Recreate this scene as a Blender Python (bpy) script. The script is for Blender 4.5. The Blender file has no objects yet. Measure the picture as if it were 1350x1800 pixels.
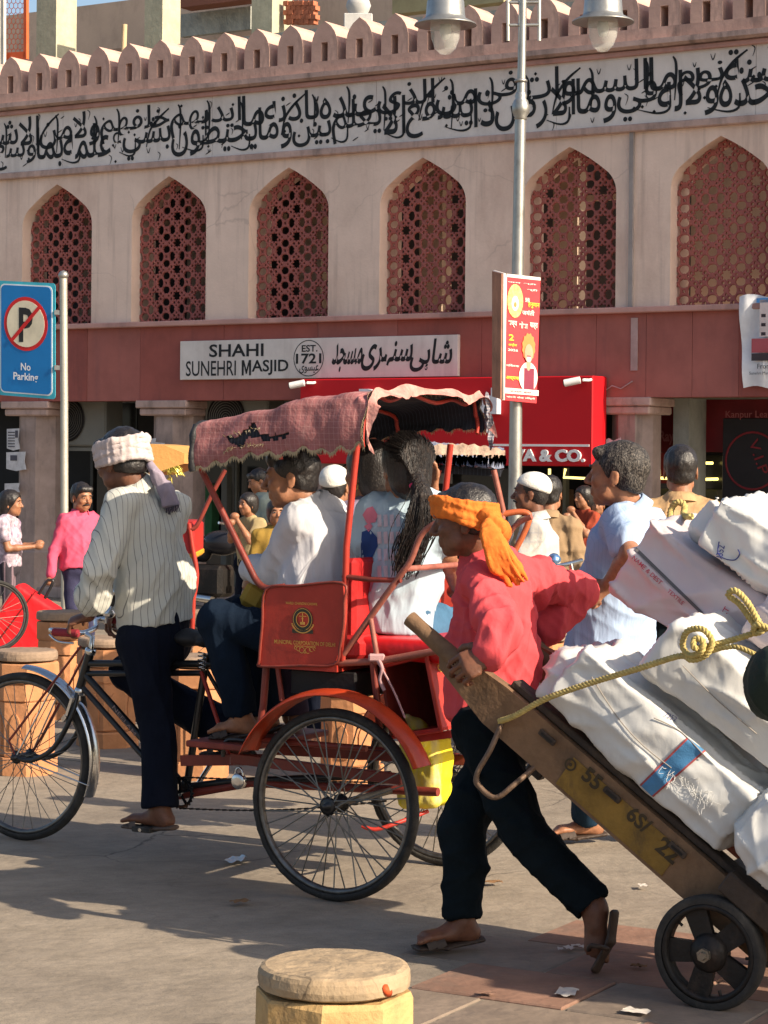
import bpy, math, random
import numpy as np
from mathutils import Vector, Matrix, Euler
random.seed(7); rng = np.random.RandomState(7)
sc = bpy.context.scene
COL = sc.collection
# ---------------------------------------------------------------- camera
F = 4000.0; HX, HY = 675.0, 800.0; CAMZ = 1.62; ROLL = math.radians(0.5)
cd = bpy.data.cameras.new('camera'); cam = bpy.data.objects.new('camera', cd); COL.objects.link(cam)
cd.sensor_fit = 'VERTICAL'; cd.sensor_height = 36.0; cd.sensor_width = 27.0
cd.lens = F / 1800.0 * 36.0; cd.shift_y = -(900 - HY) / 1800.0
cd.clip_start = 0.1; cd.clip_end = 500
cr, sr = math.cos(ROLL), math.sin(ROLL)
cam.matrix_world = Matrix(((cr, -sr, 0, 0), (0, 0, -1, 0), (sr, cr, 0, CAMZ), (0, 0, 0, 1)))
sc.camera = cam
# ---------------------------------------------------------------- sky, sun, exposure
SUN_H = Vector((.838, -.546, 0)).normalized(); SUN_EL = math.radians(30)
world = bpy.data.worlds.new("World"); sc.world = world; world.use_nodes = True
nt = world.node_tree
sky = nt.nodes.new('ShaderNodeTexSky'); sky.sky_type = 'NISHITA'; sky.sun_disc = False
sky.sun_elevation = SUN_EL; sky.sun_rotation = math.atan2(SUN_H.x, SUN_H.y)
sky.air_density = 1.0; sky.dust_density = 2.5; sky.ozone_density = 1.0
bg = nt.nodes['Background']; nt.links.new(sky.outputs[0], bg.inputs[0]); bg.inputs[1].default_value = 0.10
sl = bpy.data.lights.new('sun', 'SUN'); sun = bpy.data.objects.new('sun', sl); COL.objects.link(sun)
sl.energy = 5.0; sl.angle = math.radians(0.5); sl.color = (1.0, .85, .66)
sd = Vector((SUN_H.x * math.cos(SUN_EL), SUN_H.y * math.cos(SUN_EL), math.sin(SUN_EL)))
sun.rotation_euler = sd.to_track_quat('Z', 'Y').to_euler(); sun.location = sd * 40
sc.view_settings.view_transform = 'Standard'; sc.view_settings.look = 'None'
sc.view_settings.exposure = 0.84; sc.view_settings.gamma = 1.0
try: sc.view_settings.use_curve_mapping = False
except Exception: pass
# ---------------------------------------------------------------- pixel -> place
def ray(px, py):
    dx, dy = px - HX, py - HY
    return Vector(((dx * cr + dy * sr) / F, 1.0, -(-dx * sr + dy * cr) / F))
CAM = Vector((0, 0, CAMZ))
def P(px, py, Y): return CAM + ray(px, py) * Y
def G(px, py, z=0.0):
    r = ray(px, py); return CAM + r * ((z - CAMZ) / r.z)
def hit(px, py, p0, n):
    r = ray(px, py); return CAM + r * ((p0 - CAM).dot(n) / r.dot(n))
# ---------------------------------------------------------------- materials
MATS = {}
def _n(nt, t, **k):
    n = nt.nodes.new(t)
    for a, b in k.items(): setattr(n, a, b)
    return n
def mat(name, col, rough=.8, metal=0., var=.18, vs=4., bump=.15, bs=60., spec=.3, stain=None, stain_amt=.5, stain_s=2., bd=.01, trans=0., sheen=0., wr=0., wrs=7.):
    if name in MATS: return MATS[name]
    m = bpy.data.materials.new(name); m.use_nodes = True; t = m.node_tree; L = t.links
    b = t.nodes['Principled BSDF']
    b.inputs['Roughness'].default_value = rough; b.inputs['Metallic'].default_value = metal
    b.inputs['Specular IOR Level'].default_value = spec
    if trans: b.inputs['Transmission Weight'].default_value = trans
    if sheen: b.inputs['Sheen Weight'].default_value = sheen
    tc = _n(t, 'ShaderNodeTexCoord')
    n1 = _n(t, 'ShaderNodeTexNoise'); n1.inputs['Scale'].default_value = vs; n1.inputs['Detail'].default_value = 6; n1.inputs['Roughness'].default_value = .65
    L.new(tc.outputs['Object'], n1.inputs['Vector'])
    r = _n(t, 'ShaderNodeValToRGB'); L.new(n1.outputs['Fac'], r.inputs[0])
    c = np.array(col[:3])
    r.color_ramp.elements[0].position = .3; r.color_ramp.elements[1].position = .7
    r.color_ramp.elements[0].color = (*(c * (1 - var)), 1); r.color_ramp.elements[1].color = (*np.minimum(c * (1 + var), .95), 1)
    out = r.outputs[0]
    if stain is not None:
        n3 = _n(t, 'ShaderNodeTexNoise'); n3.inputs['Scale'].default_value = stain_s; n3.inputs['Detail'].default_value = 8; n3.inputs['Roughness'].default_value = .7
        mp = _n(t, 'ShaderNodeMapping'); mp.inputs['Location'].default_value = (3.1, 7.7, 1.3); mp.inputs['Scale'].default_value = (1, 1, .45)
        L.new(tc.outputs['Object'], mp.inputs[0]); L.new(mp.outputs[0], n3.inputs['Vector'])
        r3 = _n(t, 'ShaderNodeValToRGB'); L.new(n3.outputs['Fac'], r3.inputs[0])
        r3.color_ramp.elements[0].position = .5; r3.color_ramp.elements[1].position = .72
        mu = _n(t, 'ShaderNodeMath', operation='MULTIPLY'); L.new(r3.outputs[0], mu.inputs[0]); mu.inputs[1].default_value = stain_amt
        mx = _n(t, 'ShaderNodeMix', data_type='RGBA'); L.new(mu.outputs[0], mx.inputs[0]); L.new(out, mx.inputs[6]); mx.inputs[7].default_value = (*stain[:3], 1)
        out = mx.outputs[2]
    L.new(out, b.inputs['Base Color'])
    if bump:
        n2 = _n(t, 'ShaderNodeTexNoise'); n2.inputs['Scale'].default_value = bs; n2.inputs['Detail'].default_value = 5
        L.new(tc.outputs['Object'], n2.inputs['Vector'])
        bp = _n(t, 'ShaderNodeBump'); bp.inputs['Strength'].default_value = bump; bp.inputs['Distance'].default_value = bd
        L.new(n2.outputs['Fac'], bp.inputs['Height']); L.new(bp.outputs[0], b.inputs['Normal'])
        if wr:
            nd = _n(t, 'ShaderNodeTexNoise'); nd.inputs['Scale'].default_value = wrs * .5; nd.inputs['Detail'].default_value = 3; L.new(tc.outputs['Object'], nd.inputs['Vector'])
            ad = _n(t, 'ShaderNodeVectorMath', operation='MULTIPLY_ADD'); L.new(nd.outputs['Color'], ad.inputs[0]); ad.inputs[1].default_value = (.12, .12, .12); L.new(tc.outputs['Object'], ad.inputs[2])
            mw = _n(t, 'ShaderNodeMapping'); mw.inputs['Rotation'].default_value = (.5, .6, .3); mw.inputs['Scale'].default_value = (1.9, 1.9, .4); L.new(ad.outputs[0], mw.inputs[0])
            nw = _n(t, 'ShaderNodeTexNoise'); nw.inputs['Scale'].default_value = wrs; nw.inputs['Detail'].default_value = 3; nw.inputs['Roughness'].default_value = .5; L.new(mw.outputs[0], nw.inputs['Vector'])
            s3 = nw
            bw_ = _n(t, 'ShaderNodeBump'); bw_.inputs['Strength'].default_value = min(1., wr); bw_.inputs['Distance'].default_value = .05 * wr; L.new(s3.outputs[0], bw_.inputs['Height']); L.new(bw_.outputs[0], bp.inputs['Normal'])
    m['out'] = 0; MATS[name] = m
    return m
def base_link(m):
    b = m.node_tree.nodes['Principled BSDF']; return b, b.inputs['Base Color'].links[0].from_socket
def stripes(m, axis, period, width, col, amt=.8, warp=.0, axis2=None, offset=0.):
    """woven stripes across an object-space direction"""
    t = m.node_tree; L = t.links; b, src = base_link(m)
    tc = _n(t, 'ShaderNodeTexCoord')
    vec = tc.outputs['Object']
    if warp:
        nn = _n(t, 'ShaderNodeTexNoise'); nn.inputs['Scale'].default_value = 6; L.new(vec, nn.inputs['Vector'])
        ad = _n(t, 'ShaderNodeVectorMath', operation='MULTIPLY_ADD'); L.new(nn.outputs['Color'], ad.inputs[0]); ad.inputs[1].default_value = (warp,) * 3; L.new(vec, ad.inputs[2]); vec = ad.outputs[0]
    tot = None
    for ax in ([axis] if axis2 is None else [axis, axis2]):
        d = _n(t, 'ShaderNodeVectorMath', operation='DOT_PRODUCT'); L.new(vec, d.inputs[0]); d.inputs[1].default_value = Vector(ax)
        a = _n(t, 'ShaderNodeMath', operation='ADD'); L.new(d.outputs['Value'], a.inputs[0]); a.inputs[1].default_value = 50 + offset
        mo = _n(t, 'ShaderNodeMath', operation='MODULO'); L.new(a.outputs[0], mo.inputs[0]); mo.inputs[1].default_value = period
        lt = _n(t, 'ShaderNodeMath', operation='LESS_THAN'); L.new(mo.outputs[0], lt.inputs[0]); lt.inputs[1].default_value = width
        if tot is None: tot = lt
        else:
            mx_ = _n(t, 'ShaderNodeMath', operation='MAXIMUM'); L.new(tot.outputs[0], mx_.inputs[0]); L.new(lt.outputs[0], mx_.inputs[1]); tot = mx_
    mu = _n(t, 'ShaderNodeMath', operation='MULTIPLY'); L.new(tot.outputs[0], mu.inputs[0]); mu.inputs[1].default_value = amt
    mx = _n(t, 'ShaderNodeMix', data_type='RGBA'); L.new(mu.outputs[0], mx.inputs[0]); L.new(src, mx.inputs[6]); mx.inputs[7].default_value = (*col, 1)
    L.new(mx.outputs[2], b.inputs['Base Color'])
    return m
def emis(name, col, s):
    m = mat(name, col, bump=0); b = m.node_tree.nodes['Principled BSDF']
    b.inputs['Emission Color'].default_value = (*col, 1); b.inputs['Emission Strength'].default_value = s; return m
def glass(name, col=(.9, .92, .92), rough=.08, alpha=.35):
    m = mat(name, col, rough, var=.03, bump=0, spec=.6); b = m.node_tree.nodes['Principled BSDF']; b.inputs['Alpha'].default_value = alpha; return m
# ---------------------------------------------------------------- things and parts
OFF = {}
def thing(name, label, cat, loc=(0, 0, 0), rotz=0, group=None, local=False):
    """Empty at the base of a thing; local=True: parts are given in its own frame, else in world coordinates"""
    o = bpy.data.objects.new(name, None); COL.objects.link(o); o.location = loc; o.rotation_euler = (0, 0, rotz)
    o.empty_display_size = .1
    o['label'] = label; o['category'] = cat
    if group: o['group'] = group
    OFF[o.name] = Vector((0, 0, 0)) if local else Vector(loc)
    return o
def tag(o, label=None, cat=None, group=None, kind=None):
    for k, v in (('label', label), ('category', cat), ('group', group), ('kind', kind)):
        if v: o[k] = v
    return o
def link(name, me, parent=None, loc=(0, 0, 0), rot=None):
    o = bpy.data.objects.new(name, me); COL.objects.link(o)
    if parent is not None:
        o.parent = parent; OFF[o.name] = OFF[parent.name]
    else: OFF[o.name] = Vector(loc)
    o.location = loc
    if rot: o.rotation_euler = rot
    return o
class MB:
    """collects shapes and links them as ONE mesh object"""
    def __init__(s): s.v = []; s.f = []; s.sm = []; s.mi = []; s.cur = 0
    def add(s, vs, fs, smooth=False):
        k = len(s.v); s.v += [tuple(v) for v in vs]
        for f in fs: s.f.append(tuple(i + k for i in f)); s.sm.append(smooth); s.mi.append(s.cur)
        return s
    def box(s, c, h, R=None, bev=0.):
        """c centre, h half sizes, R 3x3 rotation; bev chamfers the edges"""
        c = Vector(c); h = Vector(h)
        if bev > 0:
            vs = []; 
            for sx in (-1, 1):
                for sy in (-1, 1):
                    for sz in (-1, 1):
                        vs += [(sx * h.x, sy * (h.y - bev), sz * (h.z - bev)), (sx * (h.x - bev), sy * h.y, sz * (h.z - bev)), (sx * (h.x - bev), sy * (h.y - bev), sz * h.z)]
            def I(sx, sy, sz, a): return ((sx > 0) * 4 + (sy > 0) * 2 + (sz > 0)) * 3 + a
            fs = []
            for a in range(3):
                for s1 in (-1, 1):
                    q = []
                    for (u, w) in ((-1, -1), (1, -1), (1, 1), (-1, 1)):
                        t = [0, 0, 0]; t[a] = s1; t[(a + 1) % 3] = u; t[(a + 2) % 3] = w; q.append(I(*t, a))
                    fs.append(q if s1 > 0 else q[::-1])
            for a in range(3):
                b, d = (a + 1) % 3, (a + 2) % 3
                for s1 in (-1, 1):
                    for s2 in (-1, 1):
                        t0 = [0, 0, 0]; t1 = [0, 0, 0]; t0[a] = -1; t1[a] = 1; t0[b] = t1[b] = s1; t0[d] = t1[d] = s2
                        q = [I(*t0, b), I(*t1, b), I(*t1, d), I(*t0, d)]
                        fs.append(q if s1 * s2 > 0 else q[::-1])
            for sx in (-1, 1):
                for sy in (-1, 1):
                    for sz in (-1, 1):
                        q = [I(sx, sy, sz, 0), I(sx, sy, sz, 1), I(sx, sy, sz, 2)]
                        fs.append(q if sx * sy * sz > 0 else q[::-1])
        else:
            vs = [(x * h.x, y * h.y, z * h.z) for x in (-1, 1) for y in (-1, 1) for z in (-1, 1)]
            fs = [(0, 1, 3, 2), (4, 6, 7, 5), (0, 4, 5, 1), (2, 3, 7, 6), (0, 2, 6, 4), (1, 5, 7, 3)]
        vs = [Vector(v) for v in vs]
        if R is not None: vs = [R @ v for v in vs]
        return s.add([v + c for v in vs], fs)
    def bar(s, a, b, w, h, up=(0, 0, 1), bev=0.):
        a = Vector(a); b = Vector(b); x = (b - a); L = x.length; x.normalize(); up = Vector(up)
        y = up.cross(x)
        if y.length < 1e-4: y = Vector((0, 1, 0)).cross(x)
        y.normalize(); z = x.cross(y)
        return s.box((a + b) / 2, (L / 2, w / 2, h / 2), Matrix((x, y, z)).transposed(), bev)
    def tube(s, pts, r, n=8, closed=False, cap=True):
        pts = [Vector(p) for p in pts]; N = len(pts)
        rs = r if isinstance(r, (list, tuple)) else [r] * N
        T = []
        for i in range(N):
            a = pts[(i - 1) % N] if (closed or i > 0) else pts[i]; b = pts[(i + 1) % N] if (closed or i < N - 1) else pts[i]
            t = b - a; T.append(t.normalized() if t.length > 1e-9 else Vector((0, 0, 1)))
        u = T[0].orthogonal().normalized(); vs = []
        for i in range(N):
            u = (u - T[i] * u.dot(T[i]))
            u = u.normalized() if u.length > 1e-6 else T[i].orthogonal().normalized()
            w = T[i].cross(u)
            for k in range(n):
                a = 2 * math.pi * k / n; vs.append(pts[i] + (u * math.cos(a) + w * math.sin(a)) * rs[i])
        fs = []
        M = N if closed else N - 1
        for i in range(M):
            for k in range(n):
                j = (i + 1) % N
                fs.append((i * n + k, i * n + (k + 1) % n, j * n + (k + 1) % n, j * n + k))
        s.add(vs, fs, True)
        if cap and not closed:
            s.add(vs[:n], [tuple(range(n))[::-1]]); s.add(vs[-n:], [tuple(range(n))])
        return s
    def lathe(s, prof, c, ax=(0, 0, 1), n=20, smooth=True, ph=0., ell=1.0, cap=False):
        """prof: list of (radius, height) around axis ax at c"""
        ax = Vector(ax).normalized(); u = ax.orthogonal().normalized() if abs(ax.z) < .99 else Vector((1, 0, 0)); w = ax.cross(u); c = Vector(c); vs = []
        for (r, h) in prof:
            for k in range(n):
                a = 2 * math.pi * k / n + ph; vs.append(c + (u * math.cos(a) + w * math.sin(a) * ell) * r + ax * h)
        fs = [(i * n + k, i * n + (k + 1) % n, (i + 1) * n + (k + 1) % n, (i + 1) * n + k) for i in range(len(prof) - 1) for k in range(n)]
        if cap and prof[0][0] > 1e-6: fs.append(tuple(range(n))[::-1])
        if cap and prof[-1][0] > 1e-6: fs.append(tuple(range((len(prof) - 1) * n, len(prof) * n)))
        return s.add(vs, fs, smooth)
    def prism(s, poly, d, smooth=False):
        """poly: 3D points of one face; d: extrusion vector"""
        poly = [Vector(p) for p in poly]; d = Vector(d); n = len(poly)
        vs = poly + [p + d for p in poly]
        s.add(vs, [tuple(range(n)), tuple(range(n, 2 * n))[::-1]])
        s.add(vs, [(i, i + n, (i + 1) % n + n, (i + 1) % n) for i in range(n)], smooth)
        return s
    def mesh(s, name, mats, off=Vector((0, 0, 0))):
        me = bpy.data.meshes.new(name); me.from_pydata([(v[0] - off.x, v[1] - off.y, v[2] - off.z) for v in s.v], [], s.f)
        for m in (mats if isinstance(mats, (list, tuple)) else [mats]): me.materials.append(m)
        me.polygons.foreach_set('use_smooth', s.sm); me.polygons.foreach_set('material_index', s.mi); me.update()
        bm = None
        return me
    def obj(s, name, mats, parent=None, **kw):
        """parent None -> stands at its own base centre"""
        if parent is None:
            xs = [v[0] for v in s.v]; ys = [v[1] for v in s.v]; zs = [v[2] for v in s.v]
            base = Vector(((min(xs) + max(xs)) / 2, (min(ys) + max(ys)) / 2, min(zs)))
            return link(name, s.mesh(name, mats, base), None, base)
        return link(name, s.mesh(name, mats, OFF[parent.name]), parent)
def fixn(me):
    import bmesh
    b = bmesh.new(); b.from_mesh(me); bmesh.ops.recalc_face_normals(b, faces=b.faces); b.to_mesh(me); b.free(); return me
def bez(pts, n=24, closed=False):
    """Catmull-Rom through points"""
    pts = [Vector(p) for p in pts]; N = len(pts); out = []
    segs = N if closed else N - 1; m = max(2, n // segs)
    for i in range(segs):
        g = (lambda k: pts[k % N]) if closed else (lambda k: pts[min(max(k, 0), N - 1)])
        p0, p1, p2, p3 = g(i - 1), g(i), g(i + 1), g(i + 2)
        for j in range(m):
            t = j / m
            out.append(.5 * ((2 * p1) + (p2 - p0) * t + (2 * p0 - 5 * p1 + 4 * p2 - p3) * t * t + (3 * p1 - p0 - 3 * p2 + p3) * t ** 3))
    if not closed: out.append(pts[-1])
    return out
# ---------------------------------------------------------------- noise
def _hash(i, j, k):
    h = (i.astype(np.int64) * 374761393 + j.astype(np.int64) * 668265263 + k.astype(np.int64) * 2147483647) & 0xffffffff
    h = ((h ^ (h >> 13)) * 1274126177) & 0xffffffff
    return ((h ^ (h >> 16)) & 0xffff) / 65535.0
def vnoise(p):
    f = np.floor(p); t = p - f; t = t * t * (3 - 2 * t); i, j, k = f[:, 0], f[:, 1], f[:, 2]; r = 0
    for a in (0, 1):
        for b in (0, 1):
            for c in (0, 1):
                w = (t[:, 0] if a else 1 - t[:, 0]) * (t[:, 1] if b else 1 - t[:, 1]) * (t[:, 2] if c else 1 - t[:, 2])
                r = r + w * _hash(i + a, j + b, k + c)
    return r
def fbm(p, o=3):
    r = 0; a = .5
    for q in range(o): r = r + a * vnoise(p * 2 ** q + 17.3 * q); a *= .5
    return r / (1 - .5 ** o)
def ridge(p): return 1 - np.abs(2 * fbm(p, 2) - 1) * 2
def creases(q, seed, dv, f, n=6, spread=.5, sharp=2.5, warp=.10, mask=.5):
    """long narrow cloth ridges running roughly along dv, each starting and ending somewhere"""
    r = np.random.RandomState(seed * 13 + 5); dv = np.array(Vector(dv).normalized()); out = 0
    for k in range(n):
        a = r.normal(size=3); a -= dv * (a @ dv) * (1 - spread * r.rand()); a /= np.linalg.norm(a)
        w = fbm(q * 2.2 + k * 7.1, 2) - .5; ph = (q @ a) * f * r.uniform(.6, 1.5) + w * warp * f * 4 + r.rand() * 6
        wave = (1 - np.abs(np.sin(ph * math.pi))) ** sharp; m = np.clip((fbm(q * 3.1 + k * 3.3 + 40, 2) - mask) * 6 + .35, 0, 1)
        out = out + wave * m * r.uniform(.5, 1)
    return out
# ---------------------------------------------------------------- smooth solids: signed distance + surface nets
def smin(a, b, k):
    h = np.clip(.5 + .5 * (b - a) / k, 0, 1); return b * (1 - h) + a * h - k * h * (1 - h)
class Solid:
    def __init__(s): s.p = []
    def cap(s, a, b, ra, rb=None, k=.015): return s.ecap(a, b, (ra, ra), (ra if rb is None else rb,) * 2, (0, 1, 0), k)
    def ecap(s, a, b, ra, rb, wd, k=.02):
        """tapered limb with elliptical section: radii (along wd, across)"""
        s.p.append(('c', np.array(Vector(a)), np.array(Vector(b)), ra, rb, np.array(Vector(wd)), k, 1)); return s
    def chain(s, pts, rs, k=.015):
        for i in range(len(pts) - 1): s.cap(pts[i], pts[i + 1], rs[i], rs[i + 1], k)
        return s
    def ell(s, c, r, R=None, k=.015, sign=1):
        s.p.append(('e', np.array(Vector(c)), np.array(r, float), np.array(R if R is not None else Matrix.Identity(3)), k, sign)); return s
    def box(s, c, h, R=None, rd=.02, k=.015, sign=1):
        s.p.append(('b', np.array(Vector(c)), np.array(h, float), np.array(R if R is not None else Matrix.Identity(3)), rd, k, sign)); return s
    def half(s, p, n, k=.01):
        """cuts away everything on the +n side of p"""
        s.p.append(('h', np.array(Vector(p)), np.array(Vector(n).normalized()), k)); return s
    def net(s, h, disp=None, smooth=0):
        lo = np.full(3, 1e9); hi = -lo
        for q in s.p:
            if q[0] == 'c': m = max(*q[3], *q[4]); a = np.minimum(q[1], q[2]) - m; b = np.maximum(q[1], q[2]) + m
            elif q[0] == 'e' and q[5] > 0: m = q[2].max(); a = q[1] - m; b = q[1] + m
            elif q[0] == 'b' and q[6] > 0: m = np.linalg.norm(q[2]) + q[4]; a = q[1] - m; b = q[1] + m
            else: continue
            lo = np.minimum(lo, a); hi = np.maximum(hi, b)
        lo -= 4 * h; hi += 4 * h
        n = np.ceil((hi - lo) / h).astype(int) + 1
        A = np.full(n, 1.0, np.float32)
        ax = [lo[i] + h * np.arange(n[i]) for i in range(3)]
        for q in s.p:
            if q[0] == 'h':
                D = (ax[0][:, None, None] - q[1][0]) * q[2][0] + (ax[1][None, :, None] - q[1][1]) * q[2][1] + (ax[2][None, None, :] - q[1][2]) * q[2][2]
                A = -smin(-A, -D.astype(np.float32), q[3]); continue
            if q[0] == 'c': k = q[6]; m = max(*q[3], *q[4]) + 2 * k + 2 * h; a = np.minimum(q[1], q[2]) - m; b = np.maximum(q[1], q[2]) + m
            elif q[0] == 'e': k = q[4]; m = q[2].max() + 2 * k + 2 * h; a = q[1] - m; b = q[1] + m
            else: k = q[5]; m = np.linalg.norm(q[2]) + q[4] + 2 * k + 2 * h; a = q[1] - m; b = q[1] + m
            i0 = np.clip(np.floor((a - lo) / h).astype(int), 0, n); i1 = np.clip(np.ceil((b - lo) / h).astype(int) + 1, 0, n)
            if (i1 <= i0).any(): continue
            X = ax[0][i0[0]:i1[0]][:, None, None]; Yy = ax[1][i0[1]:i1[1]][None, :, None]; Z = ax[2][i0[2]:i1[2]][None, None, :]
            if q[0] == 'c':
                p0, p1, ra, rb, wd = q[1:6]; d = p1 - p0; L2 = max(d @ d, 1e-12); L = math.sqrt(L2); u = d / L
                w = wd - u * (wd @ u); w = w / (np.linalg.norm(w) + 1e-12) if np.linalg.norm(w) > 1e-5 else np.array(Vector(u).orthogonal().normalized())
                v = np.cross(u, w)
                x, y, z = X - p0[0], Yy - p0[1], Z - p0[2]
                pu = x * u[0] + y * u[1] + z * u[2]; pw = x * w[0] + y * w[1] + z * w[2]; pv = x * v[0] + y * v[1] + z * v[2]
                t = np.clip(pu / L, 0, 1); e = pu - t * L
                rw = ra[0] + (rb[0] - ra[0]) * t; rv = ra[1] + (rb[1] - ra[1]) * t; rm = np.minimum(rw, rv)
                D = (np.sqrt((pw / rw) ** 2 + (pv / rv) ** 2 + (e / rm) ** 2) - 1) * rm; sg = 1
            elif q[0] == 'e':
                R = q[3]; x, y, z = X - q[1][0], Yy - q[1][1], Z - q[1][2]
                l = [(x * R[0, i] + y * R[1, i] + z * R[2, i]) / q[2][i] for i in range(3)]
                D = (np.sqrt(l[0] ** 2 + l[1] ** 2 + l[2] ** 2) - 1) * q[2].min(); sg = q[5]
            else:
                R = q[3]; x, y, z = X - q[1][0], Yy - q[1][1], Z - q[1][2]
                l = [np.abs(x * R[0, i] + y * R[1, i] + z * R[2, i]) - q[2][i] for i in range(3)]
                D = np.sqrt(np.maximum(l[0], 0) ** 2 + np.maximum(l[1], 0) ** 2 + np.maximum(l[2], 0) ** 2) + np.minimum(np.maximum(np.maximum(l[0], l[1]), l[2]), 0) - q[4]; sg = q[6]
            sl_ = (slice(i0[0], i1[0]), slice(i0[1], i1[1]), slice(i0[2], i1[2]))
            D = D.astype(np.float32)
            A[sl_] = smin(A[sl_], D, k) if sg > 0 else -smin(-A[sl_], D, k)
        return nets(A, lo, h, disp, smooth)
def nets(A, lo, h, disp=None, smooth=0):
    n = np.array(A.shape); I = A < 0
    c = [(a, b, d) for a in (0, 1) for b in (0, 1) for d in (0, 1)]
    sl = lambda o: (slice(o[0], n[0] - 1 + o[0]), slice(o[1], n[1] - 1 + o[1]), slice(o[2], n[2] - 1 + o[2]))
    cnt = sum(I[sl(o)].astype(np.int8) for o in c); mask = (cnt > 0) & (cnt < 8)
    idx = np.argwhere(mask); ids = np.full(mask.shape, -1, np.int64); ids[mask] = np.arange(len(idx))
    val = [A[idx[:, 0] + o[0], idx[:, 1] + o[1], idx[:, 2] + o[2]] for o in c]
    s = np.zeros((len(idx), 3)); k = np.zeros(len(idx))
    for i, o in enumerate(c):
        for ax in range(3):
            if o[ax] == 0:
                o2 = list(o); o2[ax] = 1; j = c.index(tuple(o2)); a, b = val[i], val[j]; m = (a < 0) != (b < 0)
                t = np.where(m, a / np.where(a - b == 0, 1, a - b), 0)
                p = np.tile(np.array(o, float), (len(idx), 1)); p[:, ax] += t; s += p * m[:, None]; k += m
    V = lo + (idx + s / np.maximum(k, 1)[:, None]) * h
    Q = []
    for ax in range(3):
        b, d = (ax + 1) % 3, (ax + 2) % 3
        s0 = [slice(None)] * 3; s1 = [slice(None)] * 3; s0[ax] = slice(0, n[ax] - 1); s1[ax] = slice(1, n[ax])
        ch = I[tuple(s0)] != I[tuple(s1)]; e = np.argwhere(ch)
        e = e[(e[:, b] > 0) & (e[:, d] > 0) & (e[:, b] < n[b] - 1) & (e[:, d] < n[d] - 1)]
        def g(db, dd):
            q = e.copy(); q[:, b] -= db; q[:, d] -= dd; return ids[q[:, 0], q[:, 1], q[:, 2]]
        q = np.stack([g(1, 1), g(0, 1), g(0, 0), g(1, 0)], 1)
        ins = I[e[:, 0], e[:, 1], e[:, 2]]; q[~ins] = q[~ins][:, ::-1]; Q.append(q)
    Q = np.concatenate(Q)
    for _ in range(smooth):
        acc = np.zeros_like(V); w = np.zeros(len(V))
        for a in range(4):
            i, j = Q[:, a], Q[:, (a + 1) % 4]
            for q in range(3):
                acc[:, q] += np.bincount(i, V[j, q], len(V)) + np.bincount(j, V[i, q], len(V))
            w += np.bincount(i, minlength=len(V)) + np.bincount(j, minlength=len(V))
        V = .5 * V + .5 * acc / np.maximum(w, 1)[:, None]
    if disp is not None:
        a, b, d = V[Q[:, 0]], V[Q[:, 1]], V[Q[:, 2]]; fn = np.cross(b - a, d - a); N = np.zeros_like(V)
        for q in range(4):
            for r in range(3): N[:, r] += np.bincount(Q[:, q], fn[:, r], len(V))
        N /= np.linalg.norm(N, axis=1)[:, None] + 1e-12
        V = disp(V, N)
    return V, Q
def solid_mesh(name, VQ, mats, off=Vector((0, 0, 0))):
    V, Q = VQ; me = bpy.data.meshes.new(name); V = V - np.array(off)
    me.vertices.add(len(V)); me.vertices.foreach_set('co', V.ravel())
    me.loops.add(Q.size); me.loops.foreach_set('vertex_index', Q.ravel())
    me.polygons.add(len(Q)); me.polygons.foreach_set('loop_start', np.arange(0, Q.size, 4)); me.polygons.foreach_set('loop_total', np.full(len(Q), 4))
    me.update(calc_edges=True); me.polygons.foreach_set('use_smooth', np.ones(len(Q), bool))
    for m in (mats if isinstance(mats, (list, tuple)) else [mats]): me.materials.append(m)
    return me
def solid_obj(name, VQ, mats, parent=None):
    if parent is None:
        V = VQ[0]; lo, hi = V.min(0), V.max(0); base = Vector(((lo[0] + hi[0]) / 2, (lo[1] + hi[1]) / 2, lo[2]))
        return link(name, solid_mesh(name, VQ, mats, base), None, base)
    return link(name, solid_mesh(name, VQ, mats, OFF[parent.name]), parent)
# ---------------------------------------------------------------- lettering
_TX = {}
def glyphs(s, off=0.0, depth=0.0, res=3):
    key = (s, off, depth)
    if key in _TX: return _TX[key]
    c = bpy.data.curves.new('lettering', 'FONT'); c.body = s; c.offset = off; c.extrude = depth; c.resolution_u = res
    o = bpy.data.objects.new('lettering', c); COL.objects.link(o)
    dg = bpy.context.evaluated_depsgraph_get(); me = bpy.data.meshes.new_from_object(o.evaluated_get(dg))
    V = np.array([v.co[:] for v in me.vertices]) if len(me.vertices) else np.zeros((0, 3)); Fc = [tuple(p.vertices) for p in me.polygons]
    bpy.data.objects.remove(o); bpy.data.curves.remove(c); bpy.data.meshes.remove(me)
    _TX[key] = (V, Fc); return V, Fc
def write(mb, s, org, ex, ey, w=None, h=None, off=0., depth=0., shear=0., box=None):
    """puts text on mb: org lower-left corner, ex/ey unit vectors along and up; fits width w / height h"""
    V, Fc = glyphs(s, off, depth)
    if not len(V): return
    V = V.copy(); lo = V.min(0); hi = V.max(0); sx = sy = 1
    if h: sy = h / (hi[1] - lo[1]); sx = sy
    if w: sx = w / (hi[0] - lo[0]); sy = sy if h else sx
    ex = Vector(ex); ey = Vector(ey); n = ex.cross(ey); org = Vector(org)
    out = [org + ex * ((v[0] - lo[0]) * sx + (v[1] - lo[1]) * sy * shear) + ey * ((v[1] - lo[1]) * sy) + n * (v[2]) for v in V]
    mb.add(out, Fc)
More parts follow.
